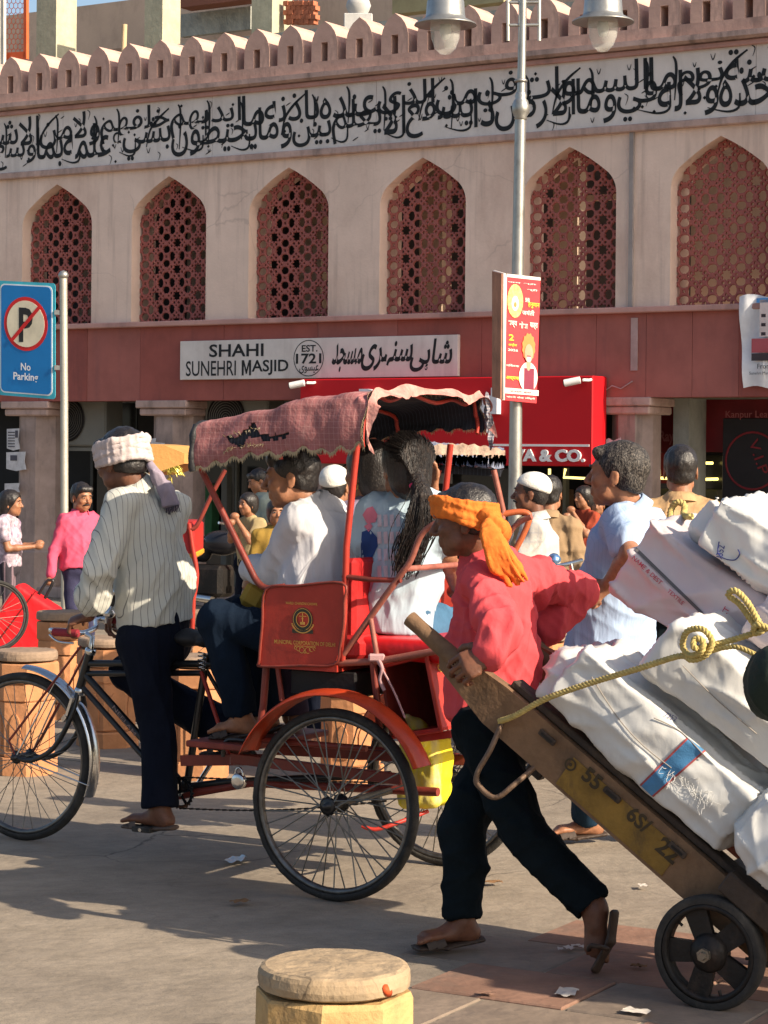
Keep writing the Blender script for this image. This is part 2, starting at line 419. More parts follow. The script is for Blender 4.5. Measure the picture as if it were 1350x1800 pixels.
# joins Arabic letters (base, final, initial, medial presentation forms)
AR = {'ا': 'FE8D FE8E', 'أ': 'FE83 FE84', 'إ': 'FE87 FE88', 'آ': 'FE81 FE82', 'ب': 'FE8F FE90 FE91 FE92', 'ة': 'FE93 FE94', 'ت': 'FE95 FE96 FE97 FE98', 'ج': 'FE9D FE9E FE9F FEA0', 'ح': 'FEA1 FEA2 FEA3 FEA4', 'خ': 'FEA5 FEA6 FEA7 FEA8', 'د': 'FEA9 FEAA', 'ذ': 'FEAB FEAC', 'ر': 'FEAD FEAE', 'س': 'FEB1 FEB2 FEB3 FEB4', 'ش': 'FEB5 FEB6 FEB7 FEB8', 'ض': 'FEBD FEBE FEBF FEC0', 'ط': 'FEC1 FEC2 FEC3 FEC4', 'ع': 'FEC9 FECA FECB FECC', 'ف': 'FED1 FED2 FED3 FED4', 'ك': 'FED9 FEDA FEDB FEDC', 'ل': 'FEDD FEDE FEDF FEE0', 'م': 'FEE1 FEE2 FEE3 FEE4', 'ن': 'FEE5 FEE6 FEE7 FEE8', 'ه': 'FEE9 FEEA FEEB FEEC', 'و': 'FEED FEEE', 'ي': 'FEF1 FEF2 FEF3 FEF4', 'ى': 'FEEF FEF0', 'ی': 'FBFC FBFD FBFE FBFF', 'ہ': 'FBA6 FBA7 FBA8 FBA9', 'ء': 'FE80'}
def arabic(s):
    out = []; lig = {'ا': ('FEFB', 'FEFC')}
    i = 0; prev = False
    while i < len(s):
        ch = s[i]
        if ch not in AR: out.append(ch); prev = False; i += 1; continue
        if ch == 'ل' and i + 1 < len(s) and s[i + 1] in lig:
            out.append(chr(int(lig['ا'][1 if prev else 0], 16))); prev = False; i += 2; continue
        f = AR[ch].split(); dual = len(f) == 4; nx = i + 1 < len(s) and s[i + 1] in AR and len(AR[s[i + 1]].split()) > 1
        if dual and nx: k = 3 if prev else 2
        else: k = 1 if prev and len(f) > 1 else 0
        out.append(chr(int(f[k], 16))); prev = dual and nx; i += 1
    return ''.join(out[::-1])
# ================================================================ materials of the place
pinkstone = mat('pink_sandstone', (.74, .575, .48), .85, var=.12, vs=1.4, bump=.3, bs=35, stain=(.46, .31, .25), stain_amt=.7, stain_s=.9)
pinkstone2 = mat('rose_plaster', (.47, .27, .24), .85, var=.14, vs=2, bump=.25, bs=30, stain=(.12, .09, .09), stain_amt=.6, stain_s=1.6)
redstone = mat('red_sandstone_band', (.30, .085, .068), .75, var=.22, vs=1.3, bump=.12, bs=30, stain=(.14, .05, .05), stain_amt=.7, stain_s=.9)
redstone_b = mat('red_sandstone_band_rosier', (.34, .115, .095), .75, var=.18, vs=1.6, bump=.12, bs=30, stain=(.20, .07, .06), stain_amt=.6, stain_s=1.2)
jalistone = mat('red_lattice_stone', (.33, .105, .09), .85, var=.15, vs=5, bump=.2, bs=40)
marble = mat('grey_marble', (.64, .60, .57), .7, var=.08, vs=3, bump=.08, bs=40, stain=(.38, .33, .31), stain_amt=.5, stain_s=2)
inkstone = mat('black_inlay', (.012, .014, .016), .6, var=.1, bump=0)
ledgestone = mat('weathered_ledge', (.46, .33, .29), .9, var=.2, vs=3, bump=.3, bs=25, stain=(.16, .13, .12), stain_amt=.7, stain_s=3)
merltop = mat('dirty_merlon_stone', (.52, .34, .28), .9, var=.18, vs=3, bump=.35, bs=25, stain=(.17, .12, .11), stain_amt=.55, stain_s=2.5)
cement = mat('raw_cement', (.30, .31, .28), .95, var=.2, vs=3, bump=.5, bs=14, stain=(.16, .17, .16), stain_amt=.6, stain_s=4)
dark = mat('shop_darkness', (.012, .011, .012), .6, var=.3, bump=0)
brownwall = mat('brown_plaster', (.22, .09, .06), .9, var=.15, vs=1, bump=.2)
beigewall = mat('beige_plaster', (.50, .38, .29), .9, var=.12, vs=1, bump=.2, stain=(.2, .15, .12))
columnstone = mat('old_column_stone', (.34, .26, .23), .85, var=.2, vs=4, bump=.4, bs=25, stain=(.12, .10, .10), stain_amt=.7, stain_s=3)
steel = mat('galvanised_steel', (.36, .36, .34), .42, metal=.8, var=.12, vs=8, bump=.05, stain=(.14, .12, .10), stain_amt=.6, stain_s=6)
chrome = mat('scratched_chrome', (.66, .66, .66), .22, metal=1., var=.1, vs=20, bump=.05, stain=(.22, .13, .08), stain_amt=.45, stain_s=12)
blackpaint = mat('black_enamel', (.012, .012, .013), .35, var=.2, vs=20, bump=.05, spec=.5, stain=(.05, .035, .03), stain_s=14)
rubber = mat('dusty_rubber', (.030, .028, .026), .85, var=.25, vs=20, bump=.3, bs=120, stain=(.13, .115, .095), stain_amt=.5, stain_s=9)
redpaint = mat('worn_red_paint', (.36, .035, .022), .45, var=.18, vs=6, bump=.1, bs=40, stain=(.13, .03, .025), stain_amt=.6, stain_s=6)
maroon = mat('maroon_painted_steel', (.20, .035, .024), .45, var=.25, vs=10, bump=.12, bs=50, stain=(.06, .025, .02), stain_amt=.6, stain_s=10)
signred = mat('red_sign_sheet', (.50, .004, .010), .55, var=.05, vs=1, bump=.03)
whitepaint = mat('white_letter_paint', (.72, .72, .72), .5, var=.05, bump=.03)
yellowpaint = mat('yellow_paint', (.60, .42, .04), .6, var=.12, bump=.03)
def streaks(m, amt=.5, col=(.13, .10, .09), sx=9., sz=.55):
    t = m.node_tree; L = t.links; b, src = base_link(m); tc = _n(t, 'ShaderNodeTexCoord'); mp = _n(t, 'ShaderNodeMapping'); mp.inputs['Scale'].default_value = (sx, 3, sz); L.new(tc.outputs['Object'], mp.inputs[0])
    n = _n(t, 'ShaderNodeTexNoise'); n.inputs['Scale'].default_value = 1; n.inputs['Detail'].default_value = 5; n.inputs['Roughness'].default_value = .6; L.new(mp.outputs[0], n.inputs['Vector'])
    mr = _n(t, 'ShaderNodeMapRange'); mr.inputs[1].default_value = .54; mr.inputs[2].default_value = .78; mr.inputs[4].default_value = amt; L.new(n.outputs[0], mr.inputs[0])
    mx = _n(t, 'ShaderNodeMix', data_type='RGBA'); L.new(mr.outputs[0], mx.inputs[0]); L.new(src, mx.inputs[6]); mx.inputs[7].default_value = (*col, 1); L.new(mx.outputs[2], b.inputs['Base Color'])
streaks(pinkstone, .55, (.30, .22, .19)); streaks(redstone, .5, (.10, .05, .05), 6); streaks(redstone_b, .5, (.16, .08, .08), 6); streaks(marble, .4, (.25, .22, .2), 5); streaks(columnstone, .6, (.07, .06, .055), 14, 1.5); streaks(ledgestone, .7, (.09, .075, .07), 7, 3); streaks(merltop, .65, (.10, .085, .08), 8, 2)
# ================================================================ ground
gm = mat('street_concrete', (.275, .232, .182), .9, var=.12, vs=.9, bump=.5, bs=22, stain=(.13, .11, .095), stain_amt=.45, stain_s=1.3, bd=.012)
def crack(m):
    t = m.node_tree; L = t.links; b, src = base_link(m)
    tc = _n(t, 'ShaderNodeTexCoord'); mp = _n(t, 'ShaderNodeMapping'); mp.inputs['Rotation'].default_value = (0, 0, math.radians(-30)); mp.inputs['Scale'].default_value = (1., 1.4, 1)
    L.new(tc.outputs['Object'], mp.inputs[0])
    n = _n(t, 'ShaderNodeTexNoise'); n.inputs['Scale'].default_value = 5; n.inputs['Detail'].default_value = 9; n.inputs['Roughness'].default_value = .75; L.new(mp.outputs[0], n.inputs['Vector'])
    r = _n(t, 'ShaderNodeValToRGB'); r.color_ramp.elements[0].position = .32; r.color_ramp.elements[1].position = .62
    r.color_ramp.elements[0].color = (.72, .71, .69, 1); r.color_ramp.elements[1].color = (1.05, 1.04, 1.03, 1); L.new(n.outputs[0], r.inputs[0])
    s = _n(t, 'ShaderNodeTexNoise'); s.inputs['Scale'].default_value = 190; s.inputs['Detail'].default_value = 2; L.new(tc.outputs['Object'], s.inputs['Vector'])
    r2 = _n(t, 'ShaderNodeValToRGB'); r2.color_ramp.elements[0].position = .34; r2.color_ramp.elements[1].position = .5; r2.color_ramp.elements[0].color = (.55, .55, .55, 1); L.new(s.outputs[0], r2.inputs[0])
    a = _n(t, 'ShaderNodeMix', data_type='RGBA', blend_type='MULTIPLY'); a.inputs[0].default_value = 1; L.new(src, a.inputs[6]); L.new(r.outputs[0], a.inputs[7])
    c = _n(t, 'ShaderNodeMix', data_type='RGBA', blend_type='MULTIPLY'); c.inputs[0].default_value = .6; L.new(a.outputs[2], c.inputs[6]); L.new(r2.outputs[0], c.inputs[7])
    L.new(c.outputs[2], b.inputs['Base Color'])
crack(gm)
def fissures(m, sc, wd, amt, col=(.05, .042, .036)):
    t = m.node_tree; L = t.links; b, src = base_link(m); tc = _n(t, 'ShaderNodeTexCoord'); n = _n(t, 'ShaderNodeTexNoise'); n.inputs['Scale'].default_value = sc * 1.3; n.inputs['Detail'].default_value = 5; L.new(tc.outputs['Object'], n.inputs['Vector'])
    ad = _n(t, 'ShaderNodeVectorMath', operation='MULTIPLY_ADD'); L.new(n.outputs['Color'], ad.inputs[0]); ad.inputs[1].default_value = (.5 / sc,) * 3; L.new(tc.outputs['Object'], ad.inputs[2])
    v = _n(t, 'ShaderNodeTexVoronoi', feature='DISTANCE_TO_EDGE'); v.inputs['Scale'].default_value = sc; L.new(ad.outputs[0], v.inputs['Vector'])
    n2 = _n(t, 'ShaderNodeTexNoise'); n2.inputs['Scale'].default_value = sc * .8; L.new(tc.outputs['Object'], n2.inputs['Vector'])
    mr = _n(t, 'ShaderNodeMapRange'); mr.inputs[1].default_value = wd; mr.inputs[2].default_value = 0; mr.inputs[3].default_value = 0; mr.inputs[4].default_value = 1; L.new(v.outputs['Distance'], mr.inputs[0])
    mk = _n(t, 'ShaderNodeMapRange'); mk.inputs[1].default_value = .5; mk.inputs[2].default_value = .6; L.new(n2.outputs[0], mk.inputs[0])
    mu = _n(t, 'ShaderNodeMath', operation='MULTIPLY'); L.new(mr.outputs[0], mu.inputs[0]); L.new(mk.outputs[0], mu.inputs[1]); m2 = _n(t, 'ShaderNodeMath', operation='MULTIPLY'); L.new(mu.outputs[0], m2.inputs[0]); m2.inputs[1].default_value = amt
    mx = _n(t, 'ShaderNodeMix', data_type='RGBA'); L.new(m2.outputs[0], mx.inputs[0]); L.new(src, mx.inputs[6]); mx.inputs[7].default_value = (*col, 1); L.new(mx.outputs[2], b.inputs['Base Color'])
def grit(m):
    t = m.node_tree; L = t.links; b, src = base_link(m); tc = _n(t, 'ShaderNodeTexCoord'); v = _n(t, 'ShaderNodeTexVoronoi'); v.inputs['Scale'].default_value = 34; L.new(tc.outputs['Object'], v.inputs['Vector'])
    mr = _n(t, 'ShaderNodeMapRange'); mr.inputs[1].default_value = .10; mr.inputs[2].default_value = .06; L.new(v.outputs['Distance'], mr.inputs[0])
    sx = _n(t, 'ShaderNodeSeparateColor'); L.new(v.outputs['Color'], sx.inputs[0]); g1 = _n(t, 'ShaderNodeMath', operation='GREATER_THAN'); L.new(sx.outputs[0], g1.inputs[0]); g1.inputs[1].default_value = .80
    mu = _n(t, 'ShaderNodeMath', operation='MULTIPLY'); L.new(mr.outputs[0], mu.inputs[0]); L.new(g1.outputs[0], mu.inputs[1]); rp = _n(t, 'ShaderNodeValToRGB'); L.new(sx.outputs[1], rp.inputs[0]); rp.color_ramp.elements[0].color = (.05, .04, .035, 1); rp.color_ramp.elements[1].color = (.45, .40, .33, 1)
    mx = _n(t, 'ShaderNodeMix', data_type='RGBA'); L.new(mu.outputs[0], mx.inputs[0]); L.new(src, mx.inputs[6]); L.new(rp.outputs[0], mx.inputs[7]); L.new(mx.outputs[2], b.inputs['Base Color'])
    n = _n(t, 'ShaderNodeTexNoise'); n.inputs['Scale'].default_value = .55; n.inputs['Detail'].default_value = 7; n.inputs['Roughness'].default_value = .7; L.new(tc.outputs['Object'], n.inputs['Vector']); m2 = _n(t, 'ShaderNodeMapRange'); m2.inputs[1].default_value = .5; m2.inputs[2].default_value = .66; m2.inputs[4].default_value = .45; L.new(n.outputs[0], m2.inputs[0])
    m3 = _n(t, 'ShaderNodeMix', data_type='RGBA'); L.new(m2.outputs[0], m3.inputs[0]); L.new(mx.outputs[2], m3.inputs[6]); m3.inputs[7].default_value = (.14, .115, .092, 1); L.new(m3.outputs[2], b.inputs['Base Color'])
grit(gm); fissures(pinkstone, .8, .006, .32, (.30, .22, .19)); fissures(gm, .9, .006, .8); fissures(gm, 3.1, .012, .45, (.12, .10, .08))
g = MB(); g.add([(-150, -40, 0), (150, -40, 0), (150, 200, 0), (-150, 200, 0)], [(0, 1, 2, 3)])
tag(link('street', g.mesh('street', gm)), kind='structure')
# ================================================================ the mosque front
SD = Vector((.8451, -.5346, 0)); NB = Vector((.5346, .8451, 0)); W0 = Vector((-4.32, 25.6, 0))
def WS(px, py, off=0.):
    """pixel -> (along, height) on the plane standing off metres in front of the wall"""
    q = hit(px, py, W0 - NB * off, NB) - W0; return q.dot(SD), q.z
def WX(px, off=0., py=560): return WS(px, py, off)[0]
def WZ(px, py, off=0.): return WS(px, py, off)[1]
WROT = math.atan2(SD.y, SD.x)
mosque = thing('mosque_building', 'pink sandstone mosque front with pointed lattice windows, black calligraphy frieze and red stone band', 'mosque', W0, WROT, local=True)
S0, S1 = -3.2, 13.2
zb = WZ(0, 706); zl = WZ(100, 571); zl2 = WZ(100, 562); zfb = WZ(0, 314); zfb2 = WZ(0, 306); zft = WZ(0, 206); zc0 = WZ(0, 200); zc1 = WZ(0, 187); zm0 = zc1 + .0; zcren = WZ(88, 160); zpk = WZ(66, 98)
def lb(name, s0, s1, z0, z1, y0, y1, m, parent=mosque, bev=.0):
    b = MB(); b.box(((s0 + s1) / 2, (y0 + y1) / 2, (z0 + z1) / 2), (abs(s1 - s0) / 2, abs(y1 - y0) / 2, abs(z1 - z0) / 2), bev=bev); return b.obj(name, m, parent)
# windows: centre, half width
cols = [(40, 158), (233, 358), (437, 575), (666, 817), (922, 1077)]
wc = [((WX(a) + WX(b)) / 2, (WX(b) - WX(a)) / 2) for a, b in cols]
hw = sum(w for _, w in wc) / 5 * 1.03; sp = (wc[4][0] - wc[0][0]) / 4
WCs = [wc[0][0] - 2 * sp, wc[0][0] - sp] + [c for c, _ in wc] + [(WX(1177) + hw), WX(1177) + hw + sp, WX(1177) + hw + 2 * sp]
zap = WZ(100, 324); zsp = zap - hw * .93
def arch(c, n=9):
    """outline from lower right over the apex to lower left (s, z)"""
    R = []
    for i in range(n + 1):
        t = i / n
        if t < .55: a = t / .55; x = hw * (1 - .16 * a ** 2.2); z = zsp + (zap - zsp) * .42 * a
        else: a = (t - .55) / .45; x = hw * (.84 * (1 - a)); z = zsp + (zap - zsp) * (.42 + .58 * a + .04 * math.sin(a * math.pi))
        R.append((c + x, z))
    Lf = [(2 * c - x, z) for x, z in R[:-1]][::-1]
    return [(c + hw, zl)] + R + Lf + [(c - hw, zl)]
for i, c in enumerate(WCs):
    a = (WCs[i - 1] + c) / 2 if i else c - sp / 2; b = (WCs[i + 1] + c) / 2 if i < len(WCs) - 1 else c + sp / 2; o = arch(c); m = MB()
    mid = len(o) // 2
    m.add([(b, 0, zl), (b, 0, zfb), (c + hw, 0, zfb), (c + hw, 0, zl)], [(0, 1, 2, 3)])
    m.add([(a, 0, zl), (c - hw, 0, zl), (c - hw, 0, zfb), (a, 0, zfb)], [(0, 1, 2, 3)])
    top = [(x, 0, zfb) for x, z in o[1:-1]]; cur = [(x, 0, z) for x, z in o[1:-1]]; n = len(top)
    m.add(top + cur, [(k, k + 1, n + k + 1, n + k) for k in range(n - 1)])
    f = [(x, 0, z) for x, z in o]; bk = [(x, .42, z) for x, z in o]; n = len(f)
    m.add(f + bk, [(k, k + 1, n + k + 1, n + k) for k in range(n - 1)], False)
    ob = m.obj('wall_bay', pinkstone, mosque)
# lattice: one carved mesh shared by all the windows
def jali():
    h = .0075; W = hw + .02; Z = zap - zl + .03
    nx, nz = int(2 * W / h) + 2, int(Z / h) + 3; X = -W + h * np.arange(nx); Zz = zl - .01 + h * np.arange(nz)
    Yy = h * 1.6 * np.arange(7) - 3 * h * 1.6
    x, z = np.meshgrid(X, Zz, indexing='ij'); a = .285
    u = (x / a) % 1; v = ((z - zl) / a) % 1
    def dist(cx, cy, rx, ry, pw=2.):
        du = np.minimum(np.abs(u - cx), 1 - np.abs(u - cx)); dv = np.minimum(np.abs(v - cy), 1 - np.abs(v - cy))
        return ((du / rx) ** pw + (dv / ry) ** pw) ** (1 / pw) - 1
    du = u - np.round(u); dv = v - np.round(v); r = np.hypot(du, dv); th = np.arctan2(dv, du)
    hole = (r / (.135 + .028 * np.cos(8 * th)) - 1)
    for cx, cy, rx, ry in ((.5, .235, .135, .10), (.5, .765, .135, .10), (.235, .5, .10, .135), (.765, .5, .10, .135)): hole = np.minimum(hole, dist(cx, cy, rx, ry, 2.4))
    xx, yy = u - .5, v - .5; rr = np.hypot(xx, yy); t2 = np.arctan2(yy, xx); hole = np.minimum(hole, rr / (.034 + .026 * np.cos(4 * t2 + math.pi)) - 1)
    for k in range(8):
        an = k * math.pi / 4 + math.pi / 8; hole = np.minimum(hole, dist((.275 * math.cos(an)) % 1, (.275 * math.sin(an)) % 1, .037, .037, 2))
    for k in range(4):
        an = k * math.pi / 2; hole = np.minimum(hole, dist((.36 * math.cos(an)) % 1, (.36 * math.sin(an)) % 1, .026, .026, 2))
        for sg in (-.11, .11):
            hole = np.minimum(hole, dist((.44 * math.cos(an) - sg * math.sin(an)) % 1, (.44 * math.sin(an) + sg * math.cos(an)) % 1, .024, .024))
    f2 = -(hole - .27) * .035
    A = np.maximum(f2[:, None, :], (np.abs(Yy) - .017)[None, :, None] + 0 * f2[:, None, :])
    # edge of slab, runs into the reveal
    A = np.maximum(A, (np.abs(x) - hw - .004)[:, None, :])
    zz = np.interp(np.abs(x), [0, .84 * hw * .5, .84 * hw, hw], [zap, zsp + (zap - zsp) * .74, zsp + (zap - zsp) * .42, zsp]) + .01
    A = np.maximum(A, (z - zz)[:, None, :])
    V, Q = nets(A.astype(np.float64), np.zeros(3), 1.0)
    V = np.stack([X[0] + V[:, 0] * h, Yy[0] + V[:, 1] * h * 1.6, Zz[0] + V[:, 2] * h], 1)
    return solid_mesh('window_screen', (V, Q[:, ::-1] if False else Q), jalistone)
jm = jali()
for p_ in jm.polygons: p_.use_smooth = False
for c in WCs[1:]: link('window_screen', jm, mosque, (c, .16, 0))
# room behind the screens
lb('gallery_floor', S0, S1, zl - .3, zl - .02, .42, 2.8, ledgestone)
lb('gallery_back_wall', S0, WCs[3] + .2, zl, zfb + .3, 2.5, 2.75, mat('shaded_wall', (.06, .05, .05), .9, var=.3))  # near-black wall colour stands in for the shade behind the screens
lb('gallery_back_wall', WCs[3] + .25, WCs[7] - .8, zl, zfb + .3, 2.9, 3.1, MATS['shaded_wall'])
lb('gallery_back_wall', WCs[7] - .75, S1, zl, zfb + .3, 1.0, 1.2, beigewall)
lb('gallery_roof', S0, WCs[7] - .9, zfb + .25, zfb + .4, .42, 2.7, cement)
for i in range(1, 8): lb('gallery_pier', WCs[i] + sp * .42, WCs[i] + sp * .6, zl, zfb + .25, 1.5, 1.7, beigewall)
for i in range(2, 7): lb('gallery_beam', WCs[i] - .5, WCs[i] + .6, zsp + .1, zsp + .16, 1.3, 1.36, beigewall)
lb('upper_wall_core', S0, S1, zfb, zc1, .02, .4, pinkstone)
# frieze, mouldings, cornice
for i in range(8): lb('frieze_slab', S0 + i * 2.05, S0 + (i + 1) * 2.05 - .004, zfb2, zft, -.022, .02, marble)
lb('frieze_lower_moulding', S0, S1, zfb - .02, zfb2, -.06, .02, ledgestone, bev=.01)
lb('frieze_upper_moulding', S0, S1, zft, zft + .05, -.07, .02, pinkstone2, bev=.008)
b = MB(); pr = [(.02, zft + .05), (-.05, zft + .05), (-.06, zft + .09), (-.11, zc1 - .07), (-.16, zc1 - .05), (-.16, zc1 + .0), (.02, zc1)]
b.prism([(S0, y, z) for y, z in pr], (S1 - S0, 0, 0)); b.obj('cornice', ledgestone, mosque)
lb('parapet_wall', S0, S1, zc1, zcren, -.10, .22, merltop)
# merlons: one shared mesh with a loophole
def merlon():
    w = .160; H = zpk - zcren; m = MB(); pts = []
    out = [(w, 0), (w, H * .30)]
    for i in range(1, 6): a = i / 5; out.append((w * (1 - a ** 2.3) ** .8 if a < 1 else 0, H * (.34 + .66 * a ** 1.0) if a < 1 else H))
    out = out + [(-x, z) for x, z in out[:-1]][::-1]
    n = len(out); D0, D1 = -.10, .30
    hx, h0, h1 = .040, H * .02, H * .47
    # front face as strips around the hole
    for y, sgn in ((D0, 1), (D1, -1)):
        def F_(pl): m.add([(x, y, z) for x, z in pl], [tuple(range(len(pl))) if sgn > 0 else tuple(range(len(pl)))[::-1]])
        k = 1
        F_([(hx, 0), (w, 0), (w, H * .30), (hx, h1)]); F_([(-hx, h1), (-w, H * .30), (-w, 0), (-hx, 0)])
        F_([(-hx, h1), (hx, h1)] + out[1:-1])
    m.add([(-hx, D0, 0), (-hx, D1, 0), (-hx, D1, h1), (-hx, D0, h1)], [(0, 1, 2, 3)]); m.add([(hx, D0, 0), (hx, D1, 0), (hx, D1, h1), (hx, D0, h1)], [(3, 2, 1, 0)])
    m.add([(-hx, D0, h1), (hx, D0, h1), (hx, D1, h1), (-hx, D1, h1)], [(0, 1, 2, 3)])
    m.add([(x, D0, z) for x, z in out] + [(x, D1, z) for x, z in out], [(k, n + k, n + k + 1, k + 1) for k in range(n - 1)])
    me = m.mesh('merlon', merltop); return fixn(me)
mer = merlon(); s0m = (WX(50, .1, 150) + WX(88, .1, 150)) / 2; msp = (WX(1181, .1, 40) - WX(50, .1, 150)) / 18.0
mpx = [(-2, 33), (50, 88), (100, 137), (149, 188), (209, 247)]
k = -5
while s0m + k * .422 < S1 - .3:
    link('merlon', mer, mosque, (s0m + k * .422, 0, zcren + .0), rot=(0, 0, rng.uniform(-.015, .015))); k += 1
# ledge under the windows and red band in panels
lb('window_ledge', S0, S1, zl - .055, zl, -.09, .12, pinkstone2, bev=.008)
js = [S0] + [WX(x, 0, 600) for x in (70, 155, 248, 395, 560, 700, 848, 950, 1049, 1137, 1218, 1300)] + [S1]
for i in range(len(js) - 1):
    lb('band_panel', js[i] + .002, js[i + 1] - .002, zb, zl - .055, -.01 - .006 * rng.rand(), .3, (redstone, redstone_b, redstone)[(i * 2) % 3] if i not in (9, 10) else redstone_b)
lb('arcade_ceiling', S0, S1, zb + .02, zb + .2, .3, 3.2, cement)
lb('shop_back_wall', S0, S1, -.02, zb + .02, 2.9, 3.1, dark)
lb('arcade_floor', S0, S1, 0, .12, .05, 2.9, columnstone, bev=.01)
def column(x0, x1):
    s0, s1 = WX(x0, 0, 800), WX(x1, 0, 800); c = (s0 + s1) / 2; w = (s1 - s0) / 2
    b = MB(); b.lathe([(w * 1.0, 0), (w * 1.0, .5), (w * .94, .52), (w * .94, zb - .16)], (c, w, 0), n=8, smooth=False, ph=math.pi / 8, ell=1); o = b.obj('column', columnstone, mosque)
    b = MB(); b.box((c, w, zb - .12), (w * 1.02, w * 1.02, .04), bev=.015); b.box((c, w, zb - .04), (w * 1.12, w * 1.12, .04), bev=.01); b.obj('capital', ledgestone, o)
for x in ((8, 82), (245, 325), (525, 612), (1057, 1140)): column(*x)
s_ = WX(1145) ; lb('side_pier', s_, s_ + .16, 0, zb, .5, .9, cement)
# calligraphy
cal = MB(); words = 'السموات كرسيه وسع شاء بما الا علمه من بشيء ولا يحيطون خلفهم وما ايديهم بين ما يعلم باذنه الا عنده يشفع الذي ذا من الارض في وما السموات في ما له نوم ولا سنة تاخذه لا'.split()
up = [None] * len(words)
H = zft - zfb2; zbase = zfb2
def wr(s, x, z, w, h, off=.009): write(cal, s, (x, -.0, z), (1, 0, 0), (0, 0, 1), w=w, h=h, off=off)
x = WX(-160); i = 0; xs1 = WX(1400); tot = xs1 - x
ws = [arabic(w) for w in words]
wid = []
for w in ws: V, _f = glyphs(w, .020); wid.append(V[:, 0].max() - V[:, 0].min() + .02)
scl = tot / sum(wid)
for tier in (0, 1):
    sel = [(w, wd) for i, (w, wd) in enumerate(zip(ws, wid)) if i % 2 == tier]; sc2 = tot / sum(wd for _, wd in sel); x = WX(-160) + tier * .12
    for w, wd in sel:
        V, _f = glyphs(w, .020); lo, hi = V[:, 1].min(), V[:, 1].max(); tall = hi > .65; deep = lo < -.1
        if tier == 0: z0 = H * (.05 if deep else .14); hh = H * ((.70 if deep else .60) if tall else (.46 if deep else .36))
        else: z0 = H * (.36 if deep else .46); hh = H * ((.60 if deep else .50) if tall else (.46 if deep else .36))
        wr(w, x, zfb2 + z0, wd * sc2 * .99, hh); x += wd * sc2
def stroke(pts, w0, w1, y=-.0):
    """flat broad-nib stroke in the frieze plane"""
    p = [Vector((a, 0, b)) for a, b in pts]; c = bez(p, 14); L = len(c); vs = []
    for i in range(L):
        a = c[max(i - 1, 0)]; b = c[min(i + 1, L - 1)]; t = (b - a).normalized(); nrm = Vector((-t.z, 0, t.x)); q = i / (L - 1); wd = (w0 + (w1 - w0) * q) * (.35 + .65 * math.sin(math.pi * min(max(q * 1.0, .08), .92)))
        vs += [c[i] + nrm * wd, c[i] - nrm * wd]
    for v in vs: v.y = y
    cal.add(vs, [(2 * i, 2 * i + 1, 2 * i + 3, 2 * i + 2) for i in range(L - 1)])
for i in range(26):   # long alef and lam strokes, kaf sweeps
    xx = WX(-150) + (xs1 - WX(-150)) * (i + rng.rand() * .5) / 26; z0 = zfb2 + H * (.14 + .25 * rng.rand()); z1 = zft - H * (.04 + .12 * rng.rand())
    if i % 4 == 0: stroke([(xx + .30, z1), (xx + .16, z1 - .10), (xx + .05, z0 + .18), (xx, z0)], .018, .012)
    else: stroke([(xx - .03, z1), (xx, z1 - .06), (xx + .004, (z0 + z1) / 2), (xx - .01, z0)], .017, .011)
for i in range(12):   # deep bowls below
    xx = WX(-150) + (xs1 - WX(-150)) * (i + rng.rand() * .6) / 12; z0 = zfb2 + H * (.08 + .06 * rng.rand()); w = .13 + .1 * rng.rand()
    stroke([(xx + w, z0 + H * .25), (xx + w * .95, z0 + .03), (xx + w * .4, z0), (xx - w * .5, z0 + .05)], .016, .008)
for i in range(150):
    xx = WX(-150) + (xs1 - WX(-150)) * rng.rand(); zz = zfb2 + H * (.05 + .88 * rng.rand()); k = rng.randint(4); d = .028 + .02 * rng.rand()
    if k == 0: stroke([(xx, zz), (xx + d * 1.6, zz + d * .8)], .006, .006)
    elif k == 1: stroke([(xx, zz + d), (xx + d * .5, zz - d * .2), (xx + d, zz + d)], .0045, .006)
    elif k == 2: stroke([(xx, zz + d * 1.3), (xx + d * .8, zz + d * .6), (xx + d * .3, zz - d)], .006, .004)
    else: cal.box((xx, 0, zz), (.013, .0005, .013), Matrix.Rotation(math.pi / 4, 3, 'Y'))
cal.v = [(a, -.026 - .0006 * (i % 7) * 0, c) for i, (a, b_, c) in enumerate(cal.v)]
tag(cal.obj('calligraphy', inkstone, mosque), kind='stuff')
# drain stain strips and pipe
lb('drain_pipe', WX(1106), WX(1113), zl, zfb - .02, -.03, .0, mat('grey_pipe', (.30, .27, .26), .7))
b = MB(); b.box(((WX(1112) + WX(1122)) / 2, -.02, (zb + .25 + zl - .1) / 2), (.035, .004, (zl - .1 - zb - .25) / 2)); b.obj('limewash_streak', mat('limewash', (.42, .30, .29), .9, stain=(.3, .1, .09)), mosque)
b = MB(); b.tube([(WX(1115), -.03, zb + .15), (WX(1095), -.03, zb + .08), (WX(1080), -.035, zb + .11), (WX(1058), -.03, zb + .03)], .006); b.obj('wall_cable', mat('pale_cable', (.4, .3, .3)), mosque)
